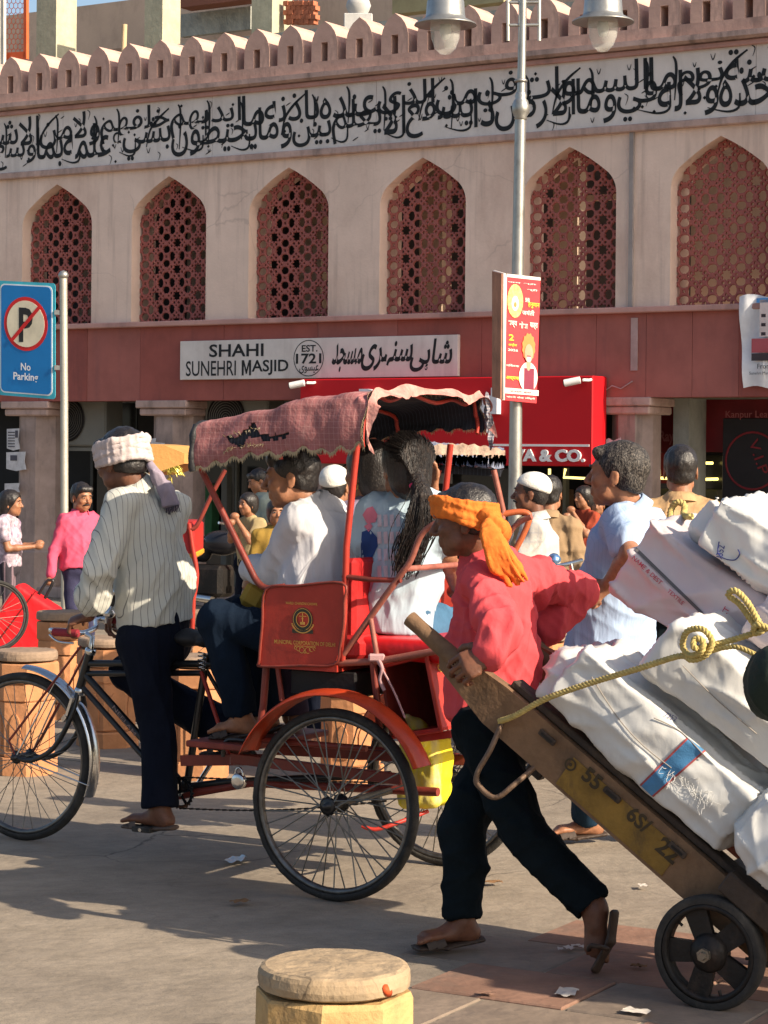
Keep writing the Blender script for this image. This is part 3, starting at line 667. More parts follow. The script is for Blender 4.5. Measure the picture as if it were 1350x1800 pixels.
# ---- marble name sign
def pl(px, py, off): s, z = WS(px, py, off); return Vector((s, -off, z))
sg = thing('mosque_name_sign', 'long grey marble name board in English and Urdu fixed on the red stone band', 'sign', W0, WROT, local=True)
a, c = WS(316, 669, .06), WS(805, 588, .06)
z0 = (WS(316, 669, .06)[1] + WS(805, 660, .06)[1]) / 2; z1 = (WS(316, 600, .06)[1] + WS(805, 588, .06)[1]) / 2
lb('sign_slab', a[0], c[0], z0, z1, -.06, -.012, marble, sg, .004)
lt = MB(); W = c[0] - a[0]; Hh = z1 - z0; X = lambda f: a[0] + W * f; Z = lambda f: z0 + Hh * f
def tx(mb, s, x0, x1, f0, f1, off=.02, y=-.0625, sh=0.): write(mb, s, (X(x0), y, Z(f0)), (1, 0, 0), (0, 0, 1), w=W * (x1 - x0), h=Hh * (f1 - f0), off=off, shear=sh)
tx(lt, 'SHAHI', .113, .318, .57, .90, .018); tx(lt, 'SUNEHRI', .024, .215, .09, .48, .006); tx(lt, 'ASJID', .2745, .41, .09, .48, .018); lt.add([(X(a_), -.0625, Z(c_)) for a_, c_ in ((.237, .09), (.2445, .09), (.2445, .36), (.2525, .13), (.2565, .13), (.2645, .36), (.2645, .09), (.272, .09), (.272, .48), (.2635, .48), (.2545, .24), (.2455, .48), (.237, .48))], [(0, 1, 2, 11, 12), (2, 3, 10, 11), (3, 4, 10), (4, 5, 9, 10), (5, 6, 7, 8, 9)])
tx(lt, 'EST.', .458, .515, .66, .83, .02); tx(lt, '1721', .437, .529, .36, .62, .025); tx(lt, arabic('عيسوى'), .45, .52, .12, .32, .012)
tx(lt, arabic('شاہی'), .835, .975, .12, .92, .02, sh=.15); tx(lt, arabic('سنہری'), .665, .84, .12, .88, .02, sh=.15); tx(lt, arabic('مسجد'), .56, .665, .14, .86, .02, sh=.2)
for k in range(40):
    for r0, r1 in ((.060 * W, .0585 * W),):
        a0, a1 = 2 * math.pi * k / 40, 2 * math.pi * (k + 1) / 40
        rr = Hh * .455
        lt.add([(X(.483) + rr * q * math.cos(t), -.0625, Z(.5) + rr * q * math.sin(t)) for q, t in ((1, a0), (1, a1), (.955, a1), (.955, a0))], [(0, 1, 2, 3)])
lt.obj('sign_lettering', inkstone, sg)
# ---- red shop sign
rs = thing('red_shop_sign', 'big bright red shop fascia with white letters hanging below the marble name board', 'shop sign', W0, WROT, local=True)
o = .32; sA = WX(527, o, 700); sB = WX(1042, o, 700); zt = (WZ(527, 668, o) + WZ(1042, 659, o)) / 2; zbt = WZ(1042, 820, o)
lb('sign_box', sA, sB, zbt, zt, -o, -.03, signred, rs, .01)
lb('sign_stripe', WX(860, o, 783), WX(1036, o, 783), WZ(1000, 785, o), WZ(1000, 781, o), -o - .006, -o, whitepaint, rs)
w = MB(); wy = -o - .002
x0, x1 = WX(905, o), WX(1031, o); zz0, zz1 = WZ(1000, 812, o), WZ(1000, 790, o)
write(w, 'VA & CO.', (x0, wy, zz0), (1, 0, 0), (0, 0, 1), w=x1 - x0, h=zz1 - zz0, off=.04, depth=.02)
x0 = WX(640, o); x1 = WX(880, o); 
w.obj('sign_lettering', whitepaint, rs)
w = MB(); write(w, 'Raymond', (WX(640, o), wy - .03, WZ(860, 742, o)), (1, 0, 0), (0, 0, 1), w=WX(882, o) - WX(640, o), h=WZ(860, 682, o) - WZ(860, 742, o), off=.035, depth=.05)
w.obj('raised_letters', mat('pale_letter', (.60, .60, .66), .5), rs)
# ---- cctv
def cctv(px, py, off, label):
    t = thing('security_camera', label, 'camera', W0, WROT, local=True); q = pl(px, py, off); b = MB()
    b.tube([q, q + Vector((-.14, -.05, -.03))], .035, 12); b.obj('camera_body', mat('white_plastic', (.7, .7, .7), .4, var=.03), t)
    b = MB(); b.tube([q + Vector((-.14, -.05, -.03)), q + Vector((-.15, -.054, -.032))], .026, 12); b.obj('camera_lens', blackpaint, t)
    b = MB(); b.tube([q + Vector((.03, 0, 0)), q + Vector((.06, .06, .0)), q + Vector((.06, off * .5, .02))], .014, 8); b.obj('bracket', MATS['white_plastic'], t)
cctv(1020, 668, .42, 'white bullet camera at the right end of the red shop sign')
cctv(535, 673, .42, 'white bullet camera at the left end of the red shop sign')
# ---- white banner on the right
bn = thing('hanging_banner', 'wrinkled white cloth banner with a building picture hung on the red band at far right', 'banner', W0, WROT, local=True)
m = MB(); N_, M_ = 14, 12; x0, x1 = WX(1300, .08, 530), WX(1420, .08, 530); zt_, zb_ = WZ(1320, 521, .08), WZ(1320, 682, .08)
vs = []
for i in range(N_ + 1):
    for j in range(M_ + 1):
        u, v = i / N_, j / M_; vs.append((x0 + (x1 - x0) * u + .05 * v * (1 - u), -.08 - .025 * math.sin(u * 17 + v * 3) * (1 - v * .5) - .02 * math.sin(v * 9 + u * 4), zt_ + (zb_ - zt_) * v + .02 * math.sin(u * 9)))
m.add(vs, [(i * (M_ + 1) + j, i * (M_ + 1) + j + 1, (i + 1) * (M_ + 1) + j + 1, (i + 1) * (M_ + 1) + j) for i in range(N_) for j in range(M_)], True)
m.obj('banner_cloth', mat('banner_cloth', (.68, .70, .74), .8, bump=.2, bs=20), bn)
m = MB(); q0, q1 = WX(1322, .12, 560), WX(1420, .12, 560)
def br(z0, z1, a, b, mt, nm):
    k = MB(); k.box(((a + b) / 2, -.125, (z0 + z1) / 2), (abs(b - a) / 2, .003, abs(z1 - z0) / 2)); k.obj(nm, mt, bn)
zz = lambda y: WZ(1335, y, .125)
br(zz(592), zz(527), WX(1336, .12), q1, mat('print_pale', (.55, .48, .48)), 'printed_facade'); br(zz(620), zz(595), q0, q1, mat('print_red', (.35, .08, .10)), 'printed_facade_band'); br(zz(634), zz(621), q0, q1, mat('print_dark', (.05, .04, .05)), 'printed_arcade')
for y in (552, 568, 584): br(zz(y + 6), zz(y), WX(1338, .128), WX(1346, .128), MATS['print_dark'], 'printed_window')
br(zz(532), zz(524), WX(1330, .12), q1, mat('print_blue', (.08, .25, .55)), 'printed_sky')
k = MB(); write(k, 'From Cha', (WX(1332, .13), -.13, zz(648)), (1, 0, 0), (0, 0, 1), h=.045); write(k, 'Sunehri Masjid', (WX(1318, .13), -.13, zz(660)), (1, 0, 0), (0, 0, 1), h=.035); k.obj('printed_lines', inkstone, bn)
# ---- posters on the left pillar
k = thing('pillar_poster', 'torn white paper notices pasted on the far left pillar', 'poster', W0, WROT, local=True)
for (xa, ya, xb, yb) in ((12, 754, 34, 792), (11, 795, 45, 828), (8, 850, 34, 868)):
    m = MB(); q = [(xa, ya), (xb, ya - 1), (xb - 2, (ya + yb) / 2), (xb + 1, yb - 3), ((xa + xb) / 2, yb), (xa, yb - 4)]; m.prism([pl(x, y, .02) for x, y in q], (0, .004, 0)); m.obj('paper', mat('poster_paper', (.50, .50, .52), .9, var=.25, vs=12), k)
m = MB()
for y in (760, 765, 770, 775, 780, 785): m.box(pl(20, y, .024), (.05, .001, .006))
m.box(pl(29, 763, .024), (.02, .001, .04)); m.box(pl(24, 805, .024), (.05, .001, .03)); m.obj('print', mat('faded_ink', (.08, .08, .10)), k)
k = thing('pillar_notice', 'small torn white notice on the pillar beside the rickshaw canopy', 'poster', W0, WROT, local=True)
m = MB(); m.prism([pl(x, y, .02) for x, y in ((262, 772), (274, 770), (273, 777), (290, 779), (288, 782), (265, 783))], (0, .004, 0)); m.obj('paper', MATS['poster_paper'], k)
k = thing('pillar_notice', 'ragged white paper scrap on the right pillar above the man in the polo shirt', 'poster', W0, WROT, local=True)
m = MB(); m.prism([pl(x, y, .03) for x, y in ((1058, 776), (1070, 770), (1078, 775), (1091, 769), (1092, 783), (1060, 785))], (0, .004, 0)); m.obj('paper', MATS['poster_paper'], k)
# ---- air conditioners in the arcade
acm = mat('ac_casing', (.17, .17, .15), .6, var=.1)
def ac(px, py, off, lab):
    t = thing('air_conditioner', lab, 'air conditioner', W0, WROT, local=True); q = pl(px, py, off)
    m = MB(); m.box(q, (.42, .16, .30), bev=.02); m.obj('casing', acm, t)
    m = MB(); m.lathe([(0, 0), (.24, 0), (.25, .012), (.235, .014)], q + Vector((-.12, -.162, 0)), (0, -1, 0), 28); m.obj('fan_recess', dark, t)
    m = MB()
    for i in range(1, 9): m.lathe([(.027 * i, 0), (.027 * i + .004, .004), (.027 * i + .005, 0)], q + Vector((-.12, -.182, 0)), (0, -1, 0), 24)
    m.obj('fan_grille', acm, t)
    m = MB(); m.box(q + Vector((0, 0, -.33)), (.5, .12, .02)); m.obj('shelf_bracket', acm, t)
ac(150, 738, -.5, 'outdoor air conditioner unit under the band behind the no parking pole')
ac(430, 735, -.5, 'outdoor air conditioner unit under the band left of the rickshaw canopy')
# ---- shop fronts
def shopbox(nm, lab, cat, items):
    t = thing(nm, lab, cat, W0, WROT, local=True)
    for (pn, xa, ya, xb, yb, off, dep, m_) in items:
        s0, s1 = WX(xa, off, (ya + yb) / 2), WX(xb, off, (ya + yb) / 2); z1_, z0_ = WZ((xa + xb) / 2, ya, off), WZ((xa + xb) / 2, yb, off)
        lb(pn, s0, s1, z0_, z1_, -off, -off + dep, m_, t, .005)
    return t
dkglass = mat('dark_shop_glass', (.03, .032, .034), .12, var=.2, bump=0, spec=.6)
dimred = mat('dim_red_panel', (.16, .008, .012), .5, var=.2, bump=.02)
green = mat('green_garment', (.05, .16, .07), .9, var=.4, vs=3, bump=.3); brownc = mat('brown_goods', (.16, .09, .055), .8, var=.4, vs=5)
t = shopbox('shop_front', 'dark shop front between the two left pillars with hanging goods', 'shop', [
    ('door_frame', 158, 705, 163, 1040, -1.2, .08, blackpaint), ('glass_panel', 163, 705, 240, 1040, -1.6, .02, dkglass), ('shutter_rail', 85, 765, 245, 770, -.9, .05, acm),
    ('hanging_goods', 178, 790, 205, 900, -1.9, .2, mat('dim_red_goods', (.12, .03, .02), .9, vs=8, var=.5)), ('hanging_goods', 95, 860, 108, 960, -1.5, .2, mat('bronze_goods', (.14, .08, .05), .6, var=.5, vs=9)), ('shelf', 160, 905, 244, 909, -1.7, .3, acm)])
t = shopbox('shop_front', 'dark glass shop front behind the seated passengers with green garments', 'shop', [
    ('red_poster', 326, 706, 384, 762, -1.4, .02, dimred), ('glass_panel', 330, 765, 412, 1030, -1.6, .02, dkglass), ('glass_panel', 416, 765, 520, 1030, -1.6, .02, dkglass), ('door_frame', 412, 705, 416, 1040, -1.55, .06, acm),
    ('green_garment', 338, 850, 372, 960, -1.4, .15, green), ('grey_panel', 388, 820, 398, 1020, -1.3, .1, acm)])
m = MB(); write(m, 'ARA', (WX(330, -1.38, 740), 1.375, WZ(350, 757, -1.38)), (1, 0, 0), (0, 0, 1), h=.22); m.obj('poster_letters', mat('dim_white', (.2, .16, .16)), t)
t = shopbox('shop_front', 'dim red clothing shop right of the last pillar with yellow light tubes', 'shop', [
    ('red_fascia', 1146, 702, 1420, 795, -.9, .05, dimred), ('dark_display', 1270, 735, 1420, 900, -.7, .05, dark), ('glass_panel', 1146, 800, 1270, 1000, -1.4, .02, dkglass), ('counter', 1150, 860, 1260, 1000, -1.2, .5, mat('olive_counter', (.07, .07, .05), .6)), ('red_display', 1155, 795, 1200, 850, -1.3, .05, dimred)])
m = MB(); write(m, 'Raymond', (WX(1160, -.88, 775), .87, WZ(1190, 782, -.88)), (1, 0, 0), (0, 0, 1), w=WX(1226, -.88) - WX(1160, -.88), h=.14, off=.03); m.obj('fascia_letters', mat('dim_pink_letter', (.30, .09, .09)), t); m = MB(); write(m, 'Kanpur Leather', (WX(1292, -.88, 735), .66, WZ(1320, 738, -.7)), (1, 0, 0), (0, 0, 1), h=.085)
m.obj('fascia_letters', mat('dim_pink_letter', (.30, .09, .09)), t)
m = MB(); q = WS(1322, 810, -.69); m.lathe([(.26, 0), (.27, .006), (.28, 0)], (q[0], .695, q[1]), (0, -1, 0), 32); m.obj('round_emblem_ring', dimred, t)
m = MB(); write(m, 'V.I.P', (q[0] - .04, .69, q[1] + .18), Vector((.35, 0, -.94)), Vector((.94, 0, .35)), w=.34, h=.1); m.obj('emblem_letters', dimred, t)
t = shopbox('shop_front', 'dim shop interior under the red sign behind the man in the white cap', 'shop', [
    ('glass_panel', 700, 822, 900, 1040, -1.2, .02, dkglass), ('door_frame', 988, 822, 994, 1040, -1.3, .08, acm), ('door_frame', 892, 822, 899, 1040, -1.3, .08, acm), ('display', 905, 860, 985, 1040, -1.9, .3, brownc), ('notice', 758, 830, 795, 850, -1.1, .01, mat('dim_notice', (.35, .35, .36)))])
neon = emis('yellow_light_tube', (1., .78, .22), 1.6)
def tube_light(pts, lab, off=-1.1):
    t = MB(); t.tube([W0 + SD * pl(x, y, off).x + NB * -off + Vector((0, 0, pl(x, y, off).z)) for x, y in pts], .014, 6)
    tag(t.obj('light_tube', neon), lab, 'light tube', 'yellow light tubes in the shops')
tube_light([(966, 824), (966, 845)], 'short vertical yellow light tube right of the white cap')
tube_light([(994, 824), (991, 839), (1030, 841), (1062, 836)], 'bent yellow light tube beside the face of the man in the polo shirt')
tube_light([(1146, 812), (1156, 812), (1159, 816), (1159, 838)], 'hooked yellow light tube behind the grey haired man')
tube_light([(1222, 814), (1253, 814)], 'short straight yellow light tube right of the tan shirt man head')
tube_light([(1148, 840), (1180, 841), (1225, 843), (1262, 842)], 'low long yellow light tube behind the tan shirt man')
# ================================================================ building under construction behind the mosque
ub = thing('unfinished_building', 'raw cement frame building under construction rising behind the battlements', 'building', W0 + NB * 3.5, WROT, local=True)
lim = mat('sunlit_lime_cement', (.42, .40, .29), .95, var=.15, vs=6, bump=.5, bs=16, stain=(.25, .25, .19), stain_s=6)
def ubox(nm, xa, ya, xb, yb, off, dep, m_, parent=None):
    p_ = parent or ub; xs, z1_ = WS(xa, ya, -off); xe, z0_ = WS(xb, yb, -off); z0_ = WZ((xa + xb) / 2, yb, -off); z1_ = WZ((xa + xb) / 2, ya, -off)
    b = MB(); b.box(((xs + xe) / 2, off - 3.5 + dep / 2, (z0_ + z1_) / 2), ((xe - xs) / 2, dep / 2, (z1_ - z0_) / 2)); return b.obj(nm, m_, p_)
ubox('concrete_pillar', 65, -60, 98, 130, 4.0, .42, lim); ubox('concrete_pillar', 255, -60, 285, 90, 4.0, .38, lim); ubox('concrete_pillar', 443, -60, 478, 60, 4.4, .45, lim)
ubox('parapet_beam', 286, 52, 790, 130, 3.9, .3, cement); ubox('parapet_beam', 740, -10, 1500, 60, 3.7, .3, cement)
ubox('upper_slab', -100, -60, 1500, 40, 7.5, .3, beigewall); ubox('brown_wall', -100, 40, 1500, 76, 7.6, .3, brownwall); ubox('lower_wall', -100, 70, 1500, 220, 7.5, .3, beigewall)
ubox('dark_opening', 318, 18, 440, 58, 6.9, .1, cement); ubox('upper_fascia', 315, -40, 470, 4, 6.5, .3, brownwall); ubox('olive_wall', 690, -40, 885, 14, 6.0, .2, mat('olive_plaster', (.34, .30, .17), .9, stain=(.2, .17, .1)))
ubox('shutter', 170, 84, 260, 95, 6.8, .08, mat('shutter_wood', (.30, .20, .14)))
for r in range(5):
    for c_ in range(6):
        m = MB(); p0, p1 = WS(501 + c_ * 9 + (r % 2) * 4, 3 + r * 8, -4.6), WS(509 + c_ * 9 + (r % 2) * 4, 10 + r * 8, -4.6); m.box(((p0[0] + p1[0]) / 2, 1.1 + .02 * rng.rand(), (p0[1] + p1[1]) / 2), ((p1[0] - p0[0]) / 2, .05, (p0[1] - p1[1]) / 2)); m.obj('brick', mat('raw_brick', (.38, .13, .07), .9, var=.3, vs=12), ub)
m = MB(); q = lambda x, y, o: W0 + SD * WS(x, y, -o)[0] + NB * o + Vector((0, 0, WZ(x, y, -o)))
m.tube([q(219, 43, 3.6), q(217, 100, 3.6)], .035); tag(m.obj('wooden_post', mat('pale_bamboo', (.55, .40, .24))), 'short pale wooden post sticking up behind the battlements', 'post')
m = MB(); c0 = q(630, 10, 3.4)
m.lathe([(.10, -.12), (.13, -.06), (.15, .0), (.13, .06), (.08, .09), (.04, .10), (.05, .16)], c0, n=20); m.box(c0 + Vector((0, 0, -.22)), (.17, .17, .1), bev=.01)
tag(m.obj('stone_finial', mat('grey_finial', (.42, .42, .41), .8)), 'round grey stone finial on the parapet above the battlements', 'finial')
# orange wire fence at the top left corner
fc = thing('wire_fence', 'orange framed chicken wire fence panel at the top left behind the battlements', 'fence', q(20, 110, 3.3))
m = MB(); orange = mat('orange_paint', (.62, .10, .03), .6)
m.bar(q(46, -40, 3.3), q(46, 104, 3.3), .05, .05); m.bar(q(-40, 102, 3.3), q(46, 97, 3.3), .05, .09); m.obj('fence_frame', orange, fc)
m = MB()
for i in range(9):
    for j in range(14):
        cx, cy = -6 + i * 7.5 + (j % 2) * 3.7, -20 + j * 9
        if cx > 44 or cx < -20: continue
        for a, b_ in (((-3.7, 0), (0, -3)), ((0, -3), (3.7, 0)), ((3.7, 0), (3.7, 6))):
            m.bar(q(cx + a[0], cy + a[1], 3.32), q(cx + b_[0], cy + b_[1], 3.32), .006, .006)
tag(m.obj('wire_mesh', orange, fc), kind='stuff')
m = MB(); m.bar(q(6, -40, 3.2), q(6, 116, 3.2), .05, .05); m.bar(q(0, -40, 3.25), q(0, 116, 3.25), .1, .05)
tag(m.obj('steel_post', mat('pale_steel_post', (.5, .48, .42), .6)), 'pale steel post at the top left edge in front of the wire fence', 'post')
# ================================================================ cycle rickshaw
HD = Vector((-.868, .497, 0)); NR = Vector((-.497, -.868, 0)); UP = Vector((0, 0, 1)); RC = Vector((.035, 8.625, 0))
def R(px, py, lat=0.): return hit(px, py, RC + NR * lat, NR)
def RL(px, py, lat=0.):
    q = R(px, py, lat) - RC; return q.dot(HD), q.z
def RW(al, lat, z): return RC + HD * al + NR * lat + UP * z
rick = thing('cycle_rickshaw', 'red cycle rickshaw with torn pink canopy and municipal emblem on its side panel', 'rickshaw', RC)
def tb(name, pts, r, m, parent=rick, n=8, **k):
    b = MB(); b.tube(pts, r, n, **k); return b.obj(name, m, parent)
spokem = mat('spoke_steel', (.20, .19, .17), .4, metal=.7, var=.2, bump=0)
rimd = mat('dull_rim_steel', (.16, .15, .14), .4, metal=.8, var=.3, vs=30, bump=.1, stain=(.05, .035, .025), stain_amt=.7, stain_s=20)
def wheel(c, ax, rad, parent, nsp=36, tr=.021, hub=.028, hubw=.05, rimm=rimd, spr=.0018):
    """tyre, rim, hub and every spoke of one bicycle wheel about axis ax"""
    ax = Vector(ax).normalized(); c = Vector(c); u = UP; w = ax.cross(u).normalized()
    pt = lambda a, r, h=0: c + (u * math.cos(a) + w * math.sin(a)) * r + ax * h
    wh = MB()
    prof = [(-.3, -1), (.35, -.95), (.8, -.55), (1, -.18), (1, .18), (.8, .55), (.35, .95), (-.3, 1)]
    n = 72; vs = []; rr = rad - tr
    for i in range(n):
        for j, (a, b) in enumerate(prof):
            k = (1.0 + (.10 if (i % 2 == 0) else -.05) * (j in (2, 5))); vs.append(pt(2 * math.pi * i / n, rr + a * tr * k, b * tr * .95))
    m = len(prof)
    wh.add(vs, [(i * m + j, i * m + (j + 1) % m, ((i + 1) % n) * m + (j + 1) % m, ((i + 1) % n) * m + j) for i in range(n) for j in range(m)], True)
    W_ = wh.obj('wheel', rubber, parent)
    b = MB(); prof = [(-.3, -.8), (-.3, .8), (-.9, .75), (-1.25, .3), (-1.25, -.3), (-.9, -.75)]; vs = []; m = len(prof)
    for i in range(n):
        for a, q in prof: vs.append(pt(2 * math.pi * i / n, rr + a * tr, q * tr * .9))
    b.add(vs, [(i * m + j, i * m + (j + 1) % m, ((i + 1) % n) * m + (j + 1) % m, ((i + 1) % n) * m + j) for i in range(n) for j in range(m)], True); b.obj('rim', rimm, W_)
    b = MB(); b.lathe([(0, -hubw - .022), (.011, -hubw - .022), (.013, -hubw), (hub * .6, -hubw), (hub, -hubw + .004), (hub * .55, -hubw + .012), (hub * .5, hubw - .012), (hub, hubw - .004), (hub * .6, hubw), (.013, hubw), (.011, hubw + .022), (0, hubw + .022)], c, ax, 16); b.obj('hub', blackpaint, W_)
    for i in range(nsp):
        side = 1 if i % 2 else -1; a0 = 2 * math.pi * i / nsp; a1 = a0 + (.55 if (i // 2) % 2 else -.55)
        b = MB(); b.tube([pt(a1, hub * .88, side * (hubw - .004)), pt(a0, rr - tr * 1.1, 0)], spr, 5, cap=False); b.obj('spoke', spokem, W_)
    return W_
wr_ = .35
cN = R(588, 1415, .42); cN.z = wr_; cF = RW((cN - RC).dot(HD), -.42, wr_)
wheel(cN, NR, wr_, rick, 40, spr=.0029, hub=.036); wheel(cF, NR, wr_, rick, 40, spr=.0026, hub=.036)
cA = R(41, 1340, 0); cA.z = wr_
SKEW = Matrix.Rotation(math.radians(0), 3, 'Z')
wheel(cA, NR, wr_, rick, 36, spr=.0017)
tb('axle', [cN, cF], .014, blackpaint)
def arcfender(name, c, r, lat0, lat1, a0, a1, m, parent=rick, n=22, bow=.018, th=.004):
    """curved mudguard: angles measured from straight up, positive towards the front"""
    vs = []; J = 6
    for s_ in (0, 1):
        for i in range(n + 1):
            a = math.radians(a0 + (a1 - a0) * i / n)
            for j in range(J + 1):
                q = j / J; l = lat0 + (lat1 - lat0) * q; rr = r + bow * (1 - (2 * q - 1) ** 2) - th * s_
                vs.append(c + UP * math.cos(a) * rr + HD * math.sin(a) * rr + NR * l)
    K = (n + 1) * (J + 1); fs = []
    for i in range(n):
        for j in range(J):
            a = i * (J + 1) + j; fs.append((a, a + 1, a + J + 2, a + J + 1)); fs.append((K + a, K + a + J + 1, K + a + J + 2, K + a + 1))
        for j in (0, J): a = i * (J + 1) + j; fs.append((a, a + J + 1, K + a + J + 1, K + a) if j == 0 else (a, K + a, K + a + J + 1, a + J + 1))
    b = MB(); b.add(vs, fs, True); return b.obj(name, m, parent)
orangef = mat('orange_red_mudguard', (.42, .045, .014), .32, var=.2, vs=8, bump=.08, stain=(.18, .04, .02), stain_s=7)
arcfender('mudguard', cN, .405, -.055, .075, -66, 66, orangef); arcfender('mudguard', cF, .405, -.07, .06, -66, 66, orangef)
arcfender('front_mudguard', cA, .372, -.034, .034, -112, -2, chrome, bow=.012)
for a in (-30, -104):
    q = cA + (UP * math.cos(math.radians(a)) + HD * math.sin(math.radians(a))) * .375
    for s_ in (-1, 1): tb('mudguard_stay', [cA + NR * .05 * s_, q + NR * .03 * s_], .0035, chrome)
# bicycle half: tubes of the frame
H0, H1 = R(160, 1142), R(140, 1212); BB = R(327, 1391); ST = R(359, 1180)
tb('head_tube', [H0, H1], .019, blackpaint, n=12)
tb('top_tube', [R(152, 1166), R(378, 1167)], .0145, blackpaint); tb('top_tube', [R(148, 1184), R(362, 1183)], .012, blackpaint)
tb('down_tube', [R(150, 1186), BB + UP * .015], .0155, blackpaint); tb('down_tube', [R(142, 1205), R(316, 1402)], .0125, blackpaint)
tb('seat_tube', [R(364, 1150), BB], .015, blackpaint)
for s_ in (-1, 1):
    tb('fork_blade', bez([H1 + NR * .01 * s_, R(137, 1258) + NR * .045 * s_, R(108, 1312) + NR * .05 * s_, R(70, 1334) + NR * .05 * s_, cA + NR * .05 * s_], 14), [.012] * 10 + [.009] * 3 if 0 else .011, blackpaint)
    tb('brake_rod', [R(150, 1135) + NR * .03 * s_, R(28 if s_ > 0 else 60, 1300) + NR * .045 * s_, cA + NR * .048 * s_], .0052, maroon)
    tb('seat_stay', [ST + NR * .02 * s_, R(430, 1338) + NR * (.09 * s_)], .0085, redpaint if s_ > 0 else blackpaint)
tb('seat_stay', [R(372, 1172), R(404, 1240), R(444, 1300)], .009, blackpaint)
b = MB(); b.lathe([(.016, -.02), (.024, -.018), (.024, .0), (.018, .006)], H0, (H0 - H1), 14); b.obj('headset_cup', chrome, rick); b = MB(); b.lathe([(.018, -.01), (.025, -.006), (.025, .012), (.02, .02)], H1 - UP * .012, (H0 - H1), 14); b.obj('headset_cup', chrome, rick)
b = MB(); b.box(R(136, 1226), (.02, .026, .012), bev=.004); b.obj('fork_crown', chrome, rick)
b = MB(); b.bar(R(128, 1226, .05), R(118, 1258, .05), .016, .012); b.obj('brake_arm', chrome, rick); b = MB(); b.bar(R(128, 1226, -.05), R(118, 1258, -.05), .016, .012); b.obj('brake_arm', chrome, rick); b = MB(); b.bar(R(118, 1258, .05), R(112, 1266, .045), .02, .02); b.obj('brake_pad', chrome, rick)
stem = R(162, 1120)
tb('stem', [H0, stem, stem + HD * .03 + UP * .012], .012, chrome, n=10)
gripN = R(112, 1112, .27); gripF = R(206, 1090, -.25)
hbp = bez([gripN, gripN + HD * .08 - NR * .02 + UP * .005, stem + HD * .06 + NR * .10 + UP * .03, stem + HD * .05 + UP * .015, stem + HD * .06 - NR * .10 + UP * .03, gripF + HD * .08 + NR * .03, gripF], 36)
tb('handlebar', hbp, .011, chrome, n=10)
tb('grip', [gripN - HD * .07, gripN + HD * .05], .016, mat('red_grip', (.22, .02, .03), .7)); tb('grip', [gripF - HD * .06, gripF + HD * .05], .016, MATS['red_grip'])
tb('brake_lever', bez([gripN + HD * .07 - UP * .012, gripN + HD * .01 - UP * .035 + NR * .02, gripN - HD * .05 - UP * .04], 8), .005, chrome)
tb('brake_lever', bez([gripF + HD * .07 - UP * .012, gripF + HD * .01 - UP * .035, gripF - HD * .05 - UP * .04], 8), .005, chrome)
b = MB(); b.lathe([(0, .02), (.018, .017), (.028, .006), (.03, 0), (.029, -.004)], R(192, 1076, -.12), (.1, -.6, .5), 16); b.obj('bell', chrome, rick)
tb('mirror_stalk', bez([R(186, 1096, -.12), R(187, 1075, -.12), R(196, 1068, -.12)], 8), .004, chrome)
# saddle
sS = Solid(); sS.ell(R(350, 1122), (.10, .055, .03)); sS.cap(R(330, 1120), R(308, 1120), .035, .018, k=.03); sS.ell(R(368, 1126), (.045, .09, .028), Matrix((HD, NR, UP)).transposed())
VQ = sS.net(.008); solid_obj('saddle', VQ, mat('black_saddle', (.02, .02, .022), .6), rick)
b = MB(); cc = R(366, 1160)
for s_ in (-1, 1): b.tube([cc + NR * .045 * s_ + Vector((math.cos(t * .9) * .016, math.sin(t * .9) * .016, -.035 + t * .0022)) for t in range(32)], .0028, 5)
b.obj('saddle_spring', chrome, rick)
# cranks, chainring, chain
b = MB(); rw = .062
vs = []
for i in range(96):
    a = 2 * math.pi * i / 96; r = rw + (.005 if i % 4 < 2 else -.001); vs.append((r, a))
for h in (.040, .044): b.add([BB + (UP * math.cos(a) + HD * math.sin(a)) * r + NR * h for r, a in vs] + [BB + (UP * math.cos(a) + HD * math.sin(a)) * (rw - .012) + NR * h for r, a in vs], [(i, (i + 1) % 96, 96 + (i + 1) % 96, 96 + i) for i in range(96)])
for k in range(5):
    a = 2 * math.pi * k / 5; b.bar(BB + NR * .042, BB + NR * .042 + (UP * math.cos(a) + HD * math.sin(a)) * (rw - .006), .012, .004, NR)
b.obj('chainring', chrome, rick)
pedN = R(252, 1469, .13); pedF = R(352, 1300, -.13)
pedN = BB + (pedN - BB - NR * .13).normalized() * .165 + NR * .13; pedF = BB * 2 - (pedN - NR * .13) ; pedF = pedF - NR * .13
for q, s_ in ((pedN, 1), (pedF, -1)):
    cr_ = MB(); cr_.bar(BB + NR * .06 * s_, q - NR * .06 * s_, .016, .022, NR, .004); o = cr_.obj('crank', chrome, rick)
    b = MB(); b.box(q, (.045, .05, .011), Matrix((HD, NR, UP)).transposed(), .004); b.obj('pedal', rubber, o)
    b = MB(); b.tube([q - NR * .06 * s_, q + NR * .056 * s_], .008); b.obj('pedal_axle', chrome, o)
sprk = Vector(cN) - NR * .10
ch = MB(); A0, A1 = BB + NR * .042 - UP * .062, BB + NR * .042 + UP * .062; B0, B1 = RC + HD * (cN - RC).dot(HD) + UP * (.35 - .035) + NR * .04, RC + HD * (cN - RC).dot(HD) + UP * (.35 + .035) + NR * .04
def chainrun(a, b_, sag):
    n = 60
    for i in range(n):
        t = (i + .5) / n; p = a.lerp(b_, t) - UP * sag * math.sin(math.pi * t); d = (b_ - a).normalized()
        ch.bar(p - d * .008, p + d * .008, .007 if i % 2 else .004, .008, NR)
chainrun(A0, B0, .02); chainrun(A1, B1, .004)
tag(ch.obj('chain', mat('oily_chain', (.035, .03, .027), .5, metal=.6), rick), kind='stuff')
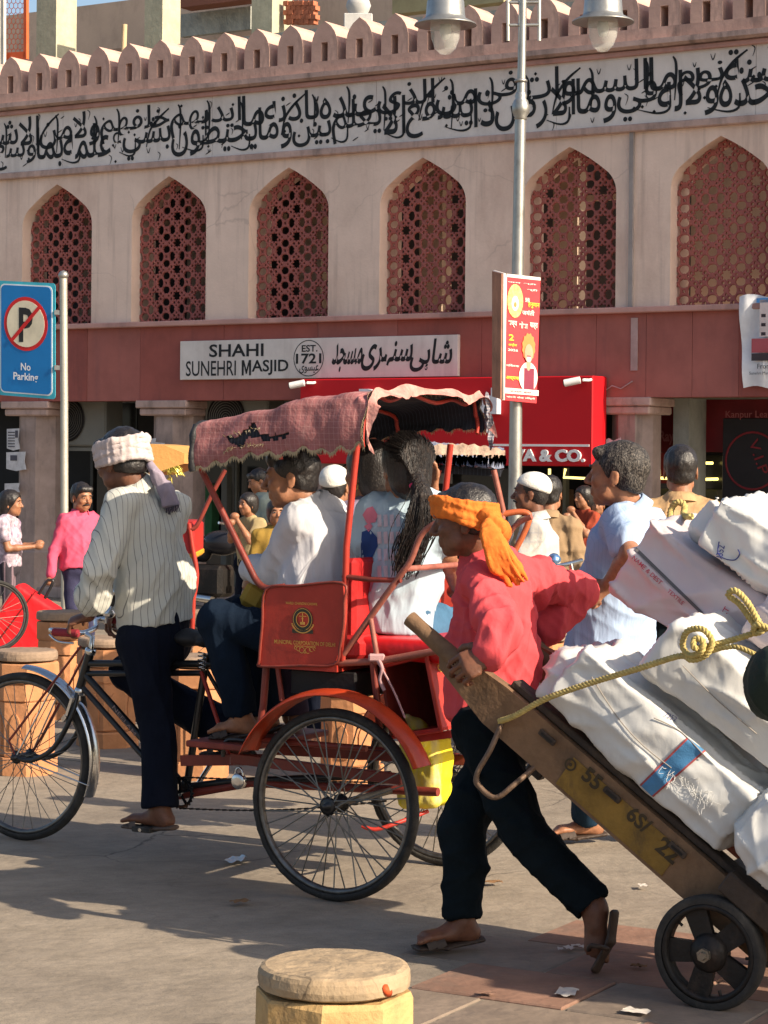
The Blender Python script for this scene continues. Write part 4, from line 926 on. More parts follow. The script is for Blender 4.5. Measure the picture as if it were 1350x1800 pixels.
# chassis
tb('chassis_tube', [R(316, 1398), R(441, 1376), RW((cN - RC).dot(HD) - .2, 0, .36)], .017, maroon, n=10)
tb('chassis_tube', [R(318, 1384), R(400, 1374), RW(0, 0, .41)], .014, blackpaint, n=10)
for l in (.30, -.30):
    b = MB(); b.bar(RW(RL(455, 1330, l)[0] if 0 else .62, l * .5, RL(440, 1335, .15)[1]), RW(-.22, l, RL(440, 1335, .15)[1]), .025, .04, bev=.003); b.obj('chassis_rail', maroon, rick)
zr = RL(380, 1337, .15)[1]
b = MB(); b.bar(R(318, 1337, .15), R(470, 1335, .15), .012, .042, bev=.002); rail = b.obj('side_plate', maroon, rick)
b = MB(); a_ = R(404, 1343, .158); write(b, 'KLD 3', a_, -HD, UP, h=.028, off=.01); b.obj('plate_number', mat('faded_white_stroke', (.28, .20, .18)), rail)
b = MB(); a_ = R(197, 1244, .0165); dv = (R(236, 1294, .0165) - a_).normalized(); write(b, 'NEELAM', a_, dv, NR.cross(dv) * -1 if (NR.cross(dv)).z < 0 else NR.cross(dv), w=(R(236, 1294, .0165) - a_).length, h=.016, off=.006); b.obj('maker_lettering', MATS['faded_white_stroke'], rick)
# padlock
pk = thing('padlock', 'round steel padlock hanging from the red side plate of the rickshaw', 'padlock', R(420, 1388, .18))
b = MB(); b.lathe([(0, -.012), (.027, -.012), (.031, -.008), (.031, .008), (.027, .012), (.012, .013), (0, .013)], R(420, 1373, .18), NR, 20); b.obj('lock_body', chrome, pk)
b = MB(); b.tube([R(420, 1373, .18) + (UP * math.sin(t) * 1.9 + HD * math.cos(t)) * .018 + UP * .018 for t in np.linspace(0, math.pi, 9)], .0045); b.obj('shackle', chrome, pk)
# body: side panels, floor, seat box, rear box
def rpoly(nm, px, lat, th, m, parent=rick, mir=False):
    b = MB(); q = [R(x, y, lat) for x, y in px]
    if mir: q = [p - NR * (2 * lat) for p in q]; b.prism(q, NR * th)
    else: b.prism(q, -NR * th)
    o = b.obj(nm, m, parent); fixn(o.data); return o
panel = [(468, 1036), (520, 1030), (602, 1025), (605, 1060), (604, 1098), (598, 1135), (588, 1168), (530, 1170), (459, 1171), (456, 1160), (461, 1100)]
pn = rpoly('side_panel', panel, .385, .018, redpaint); rpoly('side_panel', panel, .385, .018, redpaint, mir=True)
tb('panel_trim', bez([R(x, y, .388) for x, y in panel], 44, True), .0055, maroon, closed=True)
gold = mat('gold_print', (.50, .27, .06), .5, var=.05, bump=0); black_p = mat('black_print', (.03, .03, .02), .5, bump=0)
def em(px, py): return R(px, py, .3875)
ex = -HD
b = MB(); write(b, 'WARD: CHANDNI CHOWK', em(502, 1062), ex, UP, w=(em(558, 1062) - em(502, 1062)).length, h=.010, off=.008); b.obj('ward_lettering', gold, pn)
b = MB(); write(b, 'MUNICIPAL CORPORATION OF DELHI', em(482, 1131), ex, UP, w=(em(589, 1131) - em(482, 1131)).length, h=.015, off=.012); b.obj('corporation_lettering', gold, pn)
def disc(mb, c, r0, r1, n=32, lift=0., a0=0, a1=2 * math.pi):
    for k in range(n):
        t0, t1 = a0 + (a1 - a0) * k / n, a0 + (a1 - a0) * (k + 1) / n
        q = [c + (ex * math.cos(t) + UP * math.sin(t)) * r + NR * lift for t, r in ((t0, r1), (t1, r1), (t1, r0), (t0, r0))]
        mb.add(q if r0 > 0 else q[:3], [tuple(range(len(q) if r0 > 0 else 3))])
ec = em(532, 1089)
b = MB(); disc(b, ec, .026, .044, lift=.0005); b.box(em(532, 1110) + NR * .0007, (.045, .0003, .007), Matrix((HD, NR, UP)).transposed()); b.obj('emblem_ring', black_p, pn)
b = MB(); disc(b, ec, .039, .041, lift=.001); disc(b, ec, .0255, .0285, lift=.001); disc(b, ec + UP * .004, 0, .004, lift=.0012); b.box(ec + UP * .006 + NR * .0012, (.0016, .0003, .018), Matrix((HD, NR, UP)).transposed()); b.box(ec + UP * .012 + NR * .0012, (.016, .0003, .0012), Matrix((HD, NR, UP)).transposed()); b.box(ec - UP * .014 + NR * .0012, (.010, .0003, .005), Matrix((HD, NR, UP)).transposed())
for k in range(22):
    t = math.pi * (1.12 + .76 * k / 21); b.box(ec + (ex * math.cos(t) + UP * math.sin(t)) * .049 + NR * .0008, (.003, .0003, .0018), Matrix((HD, NR, UP)).transposed())
write(b, 'DELHI', em(524, 1113), ex, UP, w=.028, h=.006, off=.005); tag(b.obj('emblem_gold', gold, pn), kind='stuff')
b = MB()
for sg_ in (-1, 1):
    for k, (rr, cx, cz) in enumerate(((.012, .013, -.002), (.009, .028, .002), (.006, .041, .005))): disc(b, em(536, 1142) + ex * cx * sg_ + UP * cz, rr - .0022, rr, 18, .0004, 0, math.pi * 1.7)
disc(b, em(536, 1142) - UP * .008, .003, .006, 14, .0004); b.box(em(536, 1136), (.045, .0003, .0009), Matrix((HD, NR, UP)).transposed()); tag(b.obj('panel_flourish', gold, pn), kind='stuff')
# seat frame and bench
za = RL(590, 1170, .38)[1]
def al(px, py=1170, lat=.38): return RL(px, py, lat)[0]
b = MB(); b.box(RW((al(459) + al(592)) / 2, 0, za - .012), ((al(459) - al(592)) / 2, .38, .012), Matrix((HD, NR, UP)).transposed()); b.obj('seat_board', redpaint, rick)
b = MB(); b.box(RW(al(555), 0, za - .075), (.14, .33, .048), Matrix((HD, NR, UP)).transposed(), .006); b.obj('tool_box', mat('black_tool_box', (.012, .011, .012), .6), rick)
b = MB(); b.box(RW(al(560), 0, za + .06), (.17, .36, .05), Matrix((HD, NR, UP)).transposed(), .03); b.obj('seat_cushion', mat('red_vinyl', (.42, .02, .02), .4, var=.1), rick)
b = MB(); b.box(RW(al(600), 0, za + .24), (.025, .33, .15), Matrix((HD, NR, UP)).transposed(), .015); b.obj('seat_back', MATS['red_vinyl'], rick)
for l in (.36, -.36):
    o_ = .388 - abs(l)
    tb('front_leg', [R(468, 1172, l), R(463, 1240, l), R(452, 1312, l)], .014, maroon)
    tb('middle_leg', [R(488, 1172, l), R(496, 1232, l)], .010, maroon)
    tb('lower_bar', [R(452, 1300, l), RW(al(640, 1240), l, RL(452, 1300, l)[1] * 1.)], .012, maroon)
    tb('rear_leg', [R(655, 1160, l), R(664, 1240, l), R(668, 1300, l)], .013, maroon)
    # canopy post, arm hoop, back frame
    tb('canopy_post', [R(628, 778, l) if l > 0 else R(628, 778, .36) - NR * .72, (R(609, 960, .36) if l > 0 else R(609, 960, .36) - NR * .72), (R(603, 1162, .36) if l > 0 else R(603, 1162, .36) - NR * .72)], .0125, redpaint)
    Lq = lambda x, y: R(x, y, .36) - (NR * .72 if l < 0 else Vector((0, 0, 0)))
    tb('canopy_arm', bez([Lq(352, 822), Lq(372, 862), Lq(408, 935), Lq(436, 992), Lq(452, 1022), Lq(470, 1034), Lq(500, 1031)], 26), .0125, maroon)
    tb('diagonal_brace', [Lq(712, 1000), Lq(652, 1083), Lq(601, 1155)], .012, mat('rubbed_red_tube', (.27, .09, .065), .5, var=.3, vs=20, stain=(.36, .17, .13), stain_s=15))
    tb('back_strut', [Lq(650, 1080), Lq(663, 1156)], .010, MATS['rubbed_red_tube'])
    tb('back_rail', [Lq(603, 1013), Lq(650, 1019), Lq(705, 1020)], .010, maroon)
    tb('arm_rest', bez([Lq(702, 1014), Lq(722, 985), Lq(738, 945), Lq(755, 926), Lq(778, 915)], 16), .011, MATS['rubbed_red_tube'])
    tb('seat_side_rail', [Lq(592, 1166), Lq(668, 1162), Lq(735, 1150), Lq(776, 1143)], .013, MATS['rubbed_red_tube'])
tb('cross_rail', [R(776, 1143, .36), R(776, 1143, .36) - NR * .72], .012, MATS['rubbed_red_tube']); tb('cross_rail', [R(713, 1000, .36), R(713, 1000, .36) - NR * .72], .011, MATS['rubbed_red_tube'])
tb('cloth_tie', bez([R(663, 1155, .375), R(672, 1175, .38), R(668, 1195, .38), R(676, 1214, .38)], 10), .007, mat('pinkish_rag', (.42, .25, .25), .9)); tb('cloth_tie', bez([R(660, 1156, .38), R(690, 1210, .38), R(712, 1262, .38)], 8), .004, MATS['pinkish_rag'])
b = MB(); b.box(R(662, 1156, .37), (.03, .018, .014), bev=.006); b.obj('cloth_knot', MATS['pinkish_rag'], rick)
# red bench cushion that the girl sits on (faces backwards)
cu = Solid(); zc_ = RL(690, 1142, .3)[1]; RR = Matrix((HD, NR, UP)).transposed()
cu.box(RW(al(700, 1142, .36), 0, zc_), (.17, .30, .012), RR, .03, .03)
solid_obj('bench_cushion', cu.net(.012, lambda V, N: V + N * (.008 * (fbm(V * 9) - .5))[:, None]), mat('bright_red_vinyl', (.50, .012, .015), .38, var=.1), rick)
# rear box with open near side
bx = lambda x, y, l: R(x, y, l)
redb = mat('rear_box_red', (.44, .035, .025), .45, var=.15, vs=6, stain=(.2, .03, .02), stain_s=6)
A_, B_, C_, D_ = bx(672, 1172, .34), bx(750, 1152, .34), bx(776, 1285, .34), bx(690, 1296, .34)
dz = -NR * .68
b = MB(); b.prism([B_, C_, C_ + dz, B_ + dz], HD * .012); o = b.obj('box_rear_board', redb, rick); fixn(o.data)
b = MB(); b.prism([D_, C_, C_ + dz, D_ + dz], UP * .012); o = b.obj('box_floor', redb, rick); fixn(o.data)
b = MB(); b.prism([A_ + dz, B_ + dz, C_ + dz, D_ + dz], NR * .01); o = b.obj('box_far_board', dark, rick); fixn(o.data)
b = MB(); b.prism([A_, D_, D_ + dz, A_ + dz], HD * .012); o = b.obj('box_front_board', maroon, rick); fixn(o.data)
tb('box_edge', [B_, C_, D_], .007, redb); tb('box_edge', [B_, A_], .007, redb)
b = MB(); wv = HD.cross(Vector((B_ - C_)).normalized()); p_ = B_ - NR * .05 + (C_ - B_) * .28 - HD * .006; write(b, 'दिल्ली', p_, -NR, (B_ - C_).normalized(), h=.06, off=.01); b.obj('yellow_lettering', yellowpaint, rick)
b = MB(); b.bar(R(705, 1302, .30), R(796, 1290, .30), .02, .028, bev=.003); b.bar(R(796, 1290, .30), R(796, 1290, .30) + dz, .02, .028); b.obj('rear_bumper', redb, rick)
tb('lower_guard', bez([R(636, 1452, .1), R(660, 1458, .08), R(700, 1446, .02), R(752, 1426, -.1)], 12), .008, redb)
# canopy
can_m = stripes(stripes(mat('faded_pink_check_cloth', (.27, .105, .105), .9, var=.25, vs=5, bump=.3, bs=90, stain=(.50, .30, .27), stain_amt=.5, stain_s=5), HD, .021, .0022, (.52, .33, .30), .3, warp=.01), UP, .021, .0022, (.52, .33, .30), .22, warp=.01)
lin_m = stripes(mat('dark_canopy_lining', (.018, .02, .028), .9, var=.3), HD, .016, .002, (.07, .08, .11), .5)
def canopy():
    N_, M_ = 150, 96
    # profile across (lat, z offset fraction): near hem -> near shoulder -> far shoulder -> far hem
    fr = [RL(338, 826, .46), RL(335, 754, .46)]; rr = [RL(640, 787, .46), RL(640, 692, .46)]
    def at(u, v):
        al0 = fr[0][0] + (rr[0][0] - fr[0][0]) * u
        zt_ = fr[1][1] + (rr[1][1] - fr[1][1]) * u + .018 * math.sin(u * math.pi); zh = fr[0][1] + (rr[0][1] - fr[0][1]) * u ** .85 + .026 * math.sin(min(1, u * 1.15) * math.pi)
        a = v * 2 - 1; s_ = 1 if a < 0 else -1; a = abs(a)
        side = .30
        if a > 1 - side: q = (a - (1 - side)) / side; lat = .455 + .012 * math.sin(q * 3); z = zt_ - .035 - (zt_ - .035 - zh) * q * (1 if s_ > 0 else .42)
        else:
            q = a / (1 - side); lat = .455 * math.sin(q * math.pi / 2) ** .85 if q > 0 else 0; z = zt_ + .02 - .055 * (q ** 5)
        return al0, s_ * lat, z
    grid = []
    for i in range(N_ + 1):
        row = []
        for j in range(M_ + 1):
            u, v = i / N_, j / M_; a_, l_, z_ = at(u, v)
            nz = fbm(np.array([[u * 9, v * 8, 3.]]), 3)[0] - .5; ph = math.sin(u * 23 + v * 5) * .003 + math.sin(u * 9 - v * 17) * .004 + nz * .03
            z_ += ph * .8; l_ += ph * .6; a_ += .010 * math.sin(v * 31) * (1 if i == N_ else 0)
            if i > N_ - 8: z_ += .010 * math.sin(v * 40 + i * .4)
            if j in (0, M_): z_ += .009 * math.sin(u * 60) + .005 * (rng.rand() - .5)
            # curled, drooping rear valance
            row.append(RW(a_, l_, z_))
        grid.append(row)
    def sheet(nm, mt, off, skip, th):
        b = MB(); vs = [p for r in grid for p in r]; C = RC + HD * .3 + UP * (grid[N_ // 2][M_ // 2].z - .35); out = []
        for p in vs:
            d = (p - C); d = (d - HD * d.dot(HD)).normalized(); out.append(p - d * off)
        K = len(out); out2 = [p - (p - C).normalized() * th for p in out]
        fs = []
        for i in range(N_):
            for j in range(M_):
                if skip(i, j): continue
                a = i * (M_ + 1) + j; q = (a, a + M_ + 1, a + M_ + 2, a + 1); fs.append(q); fs.append(tuple(x + K for x in q[::-1]))
        b.add(out + out2, fs, True); return b.obj(nm, mt, rick)
    def tear(i, j):
        u = i / N_; v = j / M_
        if v < .5 and .20 < u < .44 and abs(v - .085 - .02 * math.sin(u * 40)) < .035 * math.sin((u - .20) / .24 * math.pi) + .008 * math.sin(u * 90): return True
        if v < .5 and .42 <= u < .58 and abs(v - .06) < .012 * (1 - (u - .42) / .33) + .004 * math.sin(u * 130): return True
        return False
    sheet('canopy_cloth', can_m, 0, tear, .004); sheet('canopy_lining', lin_m, .012, lambda i, j: False, .004)
    # frayed fringe along every hem
    b = MB()
    def fr_(p, d, w):
        q = p + d * (.014 + .014 * rng.rand()) + HD * (rng.rand() - .5) * .012; b.add([p - w * .003, p + w * .003, q], [(0, 1, 2), (2, 1, 0)])
    for i in range(N_):
        for t in (.1, .4, .7):
            for j in (0, M_): fr_(grid[i][j].lerp(grid[i + 1][j], t) + UP * .004, -UP, HD)
    for j in range(M_):
        for t in (.1, .4, .7): fr_(grid[N_][j].lerp(grid[N_][j + 1], t), (-UP * .8 - HD * .35).normalized(), NR); 
    for j in range(0, M_):
        for t in (0, .3, .6): fr_(grid[0][j].lerp(grid[0][j + 1], t), (-UP + HD * .6).normalized(), NR)
    tag(b.obj('frayed_fringe', mat('fringe_thread', (.60, .50, .33), .9, var=.2), rick), kind='stuff')
    # pink valance rolled over the rear opening, grey ragged end at the far corner
    b = MB(); n = 60; rows = 6; vs = []
    for j in range(n + 1):
        v = j / n; p = grid[N_][int(round(v * M_ * .98))]; 
        for k in range(rows + 1):
            q = k / rows; vs.append(p - HD * (.012 + .018 * math.sin(q * 3 + j * .5) * .6) - UP * (q * (.030 + .014 * math.sin(j * .55) + .01 * rng.rand())) + UP * .012 - HD * .03 * q)
    b.add(vs, [(j * (rows + 1) + k, j * (rows + 1) + k + 1, (j + 1) * (rows + 1) + k + 1, (j + 1) * (rows + 1) + k) for j in range(n) for k in range(rows)], True)
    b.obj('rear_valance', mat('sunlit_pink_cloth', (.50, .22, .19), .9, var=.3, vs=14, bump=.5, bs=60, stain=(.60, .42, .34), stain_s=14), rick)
    b = MB(); n = 18; vs = []; p0 = grid[N_][M_ - 12]
    for j in range(n + 1):
        for k in range(7):
            vs.append(grid[N_][min(M_, M_ - 24 + int(j * 24 / n))] - HD * (.03 + .01 * math.sin(j)) - UP * (k / 6 * (.085 + .015 * rng.rand()) - .01) + NR * .01 * math.sin(k + j))
    b.add(vs, [(j * 7 + k, j * 7 + k + 1, (j + 1) * 7 + k + 1, (j + 1) * 7 + k) for j in range(n) for k in range(6)], True)
    b.obj('ragged_corner', stripes(mat('grey_striped_rag', (.20, .20, .24), .95, var=.3, vs=20, bump=.5), UP, .012, .003, (.42, .38, .38), .7), rick)
    # black folded front edge and hoops
    b = MB(); b.tube([grid[0][j] - HD * .0 + UP * -.004 for j in range(0, M_ + 1, 2)], [.010 + .006 * rng.rand() for _ in range(0, M_ + 1, 2)], 7); b.obj('front_roll', mat('black_rubber_sheet', (.02, .02, .022), .55, bump=.4), rick)
    for ii in (4, N_ // 2, N_ - 3): tb('canopy_hoop', [grid[ii][j] - (grid[ii][j] - (RC + HD * (grid[ii][j] - RC).dot(HD) + UP * 1.3)).normalized() * .028 for j in range(0, M_ + 1, 2)], .008, redpaint)
    b = MB()
    for k in range(60): # torn threads around the hole
        i = int(N_ * (.20 + .24 * rng.rand())); p = grid[i][int(M_ * (.05 if rng.rand() < .6 else .115))]; b.add([p, p + HD * .006, p + NR * .012 + UP * (rng.rand() - .5) * .03 + HD * (rng.rand() - .5) * .04], [(0, 1, 2), (2, 1, 0)])
    tag(b.obj('torn_threads', MATS['fringe_thread'], rick), kind='stuff')
    return grid
cgrid = canopy()
# foot board and yellow sack slung behind
b = MB(); b.box(RW(al(430, 1306, .1) , 0, RL(420, 1300, .15)[1] - .01), (.14, .30, .012), RR, .004); b.obj('foot_board', maroon, rick)
tb('foot_rail', bez([R(392, 1330, .25), R(394, 1308, .25), R(404, 1300, .25), R(430, 1302, .25)], 8), .008, blackpaint)
s = Solid(); lb_ = -.12
s.chain([R(715, 1262, .22), R(732, 1285, .15), R(740, 1320, lb_)], [.015, .04, .05], k=.04); s.box(R(748, 1352, lb_), (.055, .05, .105), RR, .03, .03); s.box(R(738, 1395, lb_), (.045, .04, .02), RR, .03, .03)
sk = thing('yellow_sack', 'bright yellow printed plastic sack hanging under the rear box of the rickshaw', 'sack', R(740, 1415, lb_))
def crumple(a, f): return lambda V, N: V + N * (a * (np.abs(fbm(V * f, 3) - .5) * 2 - .3))[:, None]
sbg = solid_obj('sack_body', s.net(.009, crumple(.022, 11)), mat('yellow_plastic', (.72, .60, .02), .5, var=.12, vs=6, bump=.3, bs=25, stain=(.55, .54, .45), stain_amt=.8, stain_s=5), sk)
b = MB(); p_ = R(722, 1385, .04); write(b, 'GRIP', p_, ex, UP, h=.035, off=.01); b.obj('sack_print', mat('pale_yellow_print', (.75, .72, .3)), sk) if 0 else None
# ================================================================ people
def skinm(name, c):
    if name in MATS: return MATS[name]
    m = mat(name, c, .5, var=.26, vs=26, bump=.25, bs=95, spec=.35, bd=.004, stain=tuple(x * .55 for x in c), stain_amt=.5, stain_s=16)
    b = m.node_tree.nodes['Principled BSDF']; b.inputs['Subsurface Weight'].default_value = .12; b.inputs['Subsurface Radius'].default_value = (.4, .15, .08); b.inputs['Subsurface Scale'].default_value = .01
    return m
skA = skinm('brown_skin', (.30, .135, .072)); skB = skinm('deep_brown_skin', (.145, .060, .034)); skC = skinm('tan_skin', (.36, .18, .105))
hairm = mat('black_hair', (.012, .010, .010), .42, var=.4, vs=60, bump=.6, bs=160, spec=.5, bd=.006)
def strands(m, sc=(85, 85, 7), st=.9, d=.010, hi=(.075, .05, .035)):
    t = m.node_tree; L = t.links; b = t.nodes['Principled BSDF']; tc = _n(t, 'ShaderNodeTexCoord'); mp = _n(t, 'ShaderNodeMapping'); mp.inputs['Scale'].default_value = sc; L.new(tc.outputs['Object'], mp.inputs[0])
    n = _n(t, 'ShaderNodeTexNoise'); n.inputs['Scale'].default_value = 1.6; n.inputs['Detail'].default_value = 4; n.inputs['Distortion'].default_value = .6; L.new(mp.outputs[0], n.inputs['Vector'])
    bp = _n(t, 'ShaderNodeBump'); bp.inputs['Strength'].default_value = st; bp.inputs['Distance'].default_value = d; L.new(n.outputs[0], bp.inputs['Height']); L.new(bp.outputs[0], b.inputs['Normal'])
    r = _n(t, 'ShaderNodeValToRGB'); r.color_ramp.elements[0].position = .45; r.color_ramp.elements[1].position = .75; r.color_ramp.elements[0].color = (.010, .008, .008, 1); r.color_ramp.elements[1].color = (*hi, 1); L.new(n.outputs[0], r.inputs[0]); L.new(r.outputs[0], b.inputs['Base Color']); return m
strands(hairm, (110, 110, 60), .7, .004, (.030, .024, .021))
greyhair = strands(mat('greying_hair', (.035, .030, .027), .5, var=.7, vs=90, bump=.7, bs=160, stain=(.20, .17, .14), stain_amt=.6, stain_s=60, bd=.006), (120, 120, 65), .8, .005, (.15, .13, .11))
eyew = mat('eye_white', (.30, .25, .22), .3, bump=0); iris = mat('dark_iris', (.01, .008, .006), .15, bump=0, spec=.6)
liph = mat('lip_skin', (.20, .07, .05), .5, bump=.1)
def basis(f, u):
    f = Vector(f).normalized(); u = Vector(u); u = (u - f * u.dot(f)).normalized(); l = u.cross(f)
    return f, l, u, Matrix((f, l, u)).transposed()
def head_solid(S, c, f, l, u, Rm, s, ears=True):
    p = lambda x, y, z: c + (f * x + l * y + u * z) * s
    S.ell(p(-.012, 0, .034), (.098 * s, .076 * s, .088 * s), Rm, k=.01)
    S.ell(p(.030, 0, -.030), (.060 * s, .060 * s, .080 * s), Rm, k=.02)
    S.cap(p(.030, -.040, -.068), p(.030, .040, -.068), .024 * s, k=.03)
    S.ell(p(.060, 0, -.094), (.024 * s, .024 * s, .020 * s), Rm, k=.018)
    S.cap(p(.078, -.034, .030), p(.078, .034, .030), .013 * s, k=.012)
    for y in (-.040, .040): S.ell(p(.062, y, -.022), (.024 * s, .022 * s, .020 * s), Rm, k=.018)
    for y in (-.031, .031): S.ell(p(.100, y, .008), (.020 * s, .018 * s, .013 * s), Rm, k=.012, sign=-1)
    for y in (-.031, .031): S.ell(p(.076, y, .008), (.015 * s, .017 * s, .011 * s), Rm, k=.005)
    S.cap(p(.086, 0, .018), p(.113, 0, -.026), .0085 * s, .0125 * s, k=.010)
    for y in (-.013, .013): S.ell(p(.099, y, -.033), (.011 * s, .009 * s, .008 * s), Rm, k=.006)
    S.cap(p(.086, -.017, -.057), p(.086, .017, -.057), .0085 * s, k=.010); S.cap(p(.083, -.015, -.070), p(.083, .015, -.070), .0095 * s, k=.008)
    S.cap(p(.101, -.022, -.0625), p(.101, .022, -.0625), .0035 * s, k=.004) if 0 else None
    S.ell(p(.102, 0, -.0635), (.010 * s, .024 * s, .0022 * s), Rm, k=.005, sign=-1)
    if ears:
        for y in (-1, 1):
            S.ell(p(-.012, .079 * y, -.008), (.019 * s, .0075 * s, .032 * s), Rm, k=.006)
            S.ell(p(-.007, .088 * y, -.004), (.010 * s, .007 * s, .018 * s), Rm, k=.004, sign=-1)
            S.ell(p(-.004, .078 * y, -.034), (.009 * s, .006 * s, .009 * s), Rm, k=.006)
def hand(S, w, d, n, side, s=1., curl=.6, spread=.12, rf=.0085):
    """palm and five fingers: d towards the fingers, n out of the back of the hand, side +1/-1 gives the thumb side"""
    d = Vector(d).normalized(); n = Vector(n); n = (n - d * n.dot(d)).normalized(); t = d.cross(n) * side
    pc = w + d * .045 * s
    S.ecap(w, w + d * .075 * s, (.030 * s, .018 * s), (.040 * s, .015 * s), t, k=.012)
    L = [(.036, .040), (.012, .047), (-.012, .043), (-.035, .034)]
    for i, (o, ln) in enumerate(L):
        p = w + d * (.080 - .004 * abs(i - 1)) * s + t * o * s; dd = (d + t * (o * spread * 20 * .1)).normalized(); nn = n; ln *= s; r = rf * s; cu = curl * (1 + .12 * i)
        pts = [p - d * .02 * s, p]
        for k, q in enumerate((1., .68, .55)):
            a = cu * (.9 if k == 0 else 1.1); dd, nn = (dd * math.cos(a) - nn * math.sin(a)).normalized(), (nn * math.cos(a) + dd * math.sin(a)).normalized(); p = p + dd * ln * q; pts.append(p)
        S.chain(pts, [r * 1.05, r, r * .95, r * .88, r * .78], k=.0035)
    p = w + d * .018 * s + t * .028 * s; dd = (d * .55 + t * .75 - n * .35).normalized(); pts = [p, p + dd * .032 * s]; dd = (dd * .75 + d * .5 - n * .5).normalized(); pts += [pts[-1] + dd * .030 * s]; dd = (dd * .7 + d * .3 - n * .7 * (curl > .3)).normalized(); pts += [pts[-1] + dd * .024 * s]
    S.chain(pts, [.014 * s, .0115 * s, .0105 * s, .008 * s], k=.006)
def foot(S, a, toe, s=1.):
    a = Vector(a); toe = Vector(toe); d = (toe - a); fl = d.normalized(); w = Vector((0, 0, 1)).cross(fl); w = w.normalized() if w.length > .1 else NR.copy(); up = fl.cross(w)
    heel = a - fl * .03 * s - UP * .045 * s if abs(fl.z) < .6 else a - fl * .02
    ball = toe - fl * .045 * s
    S.cap(a, heel, .036 * s, .032 * s, k=.02); S.ecap(heel, ball, (.030 * s, .030 * s), (.042 * s, .018 * s), w, k=.02); S.cap(a, (heel + ball) * .5 + up * .01, .034 * s, .024 * s, k=.02)
    for i in range(5):
        o = (.030 - .015 * i) * s; ln = (.040 - .005 * i) * s; S.cap(ball + w * o, ball + w * o + fl * ln, .012 * s - .001 * i, .009 * s - .0008 * i, k=.004)
def folds(a=.010, f=7., seed=0, dirv=(0, 0, 1), stretch=2.6, fine=.35):
    dv = np.array(Vector(dirv), float); dv /= np.linalg.norm(dv)
    def g(V, N):
        q = V + seed * 3.7
        return V + N * (a * 1.9 * creases(q, int(seed), dv, f * .62, 6, .5, 2.2, .06, .48) + a * .8 * creases(q, int(seed) + 50, dv, f * 1.6, 6, .8, 1.8, .06, .48) + a * 1.3 * (fbm(q * f * .4 + 11, 2) - .5) - a * .9)[:, None]
    return g
def fab(name, col, w=.6, **k):
    d = dict(rough=.9); d.update(k); return mat(name, col, **d)
for n_ in ():
    pass
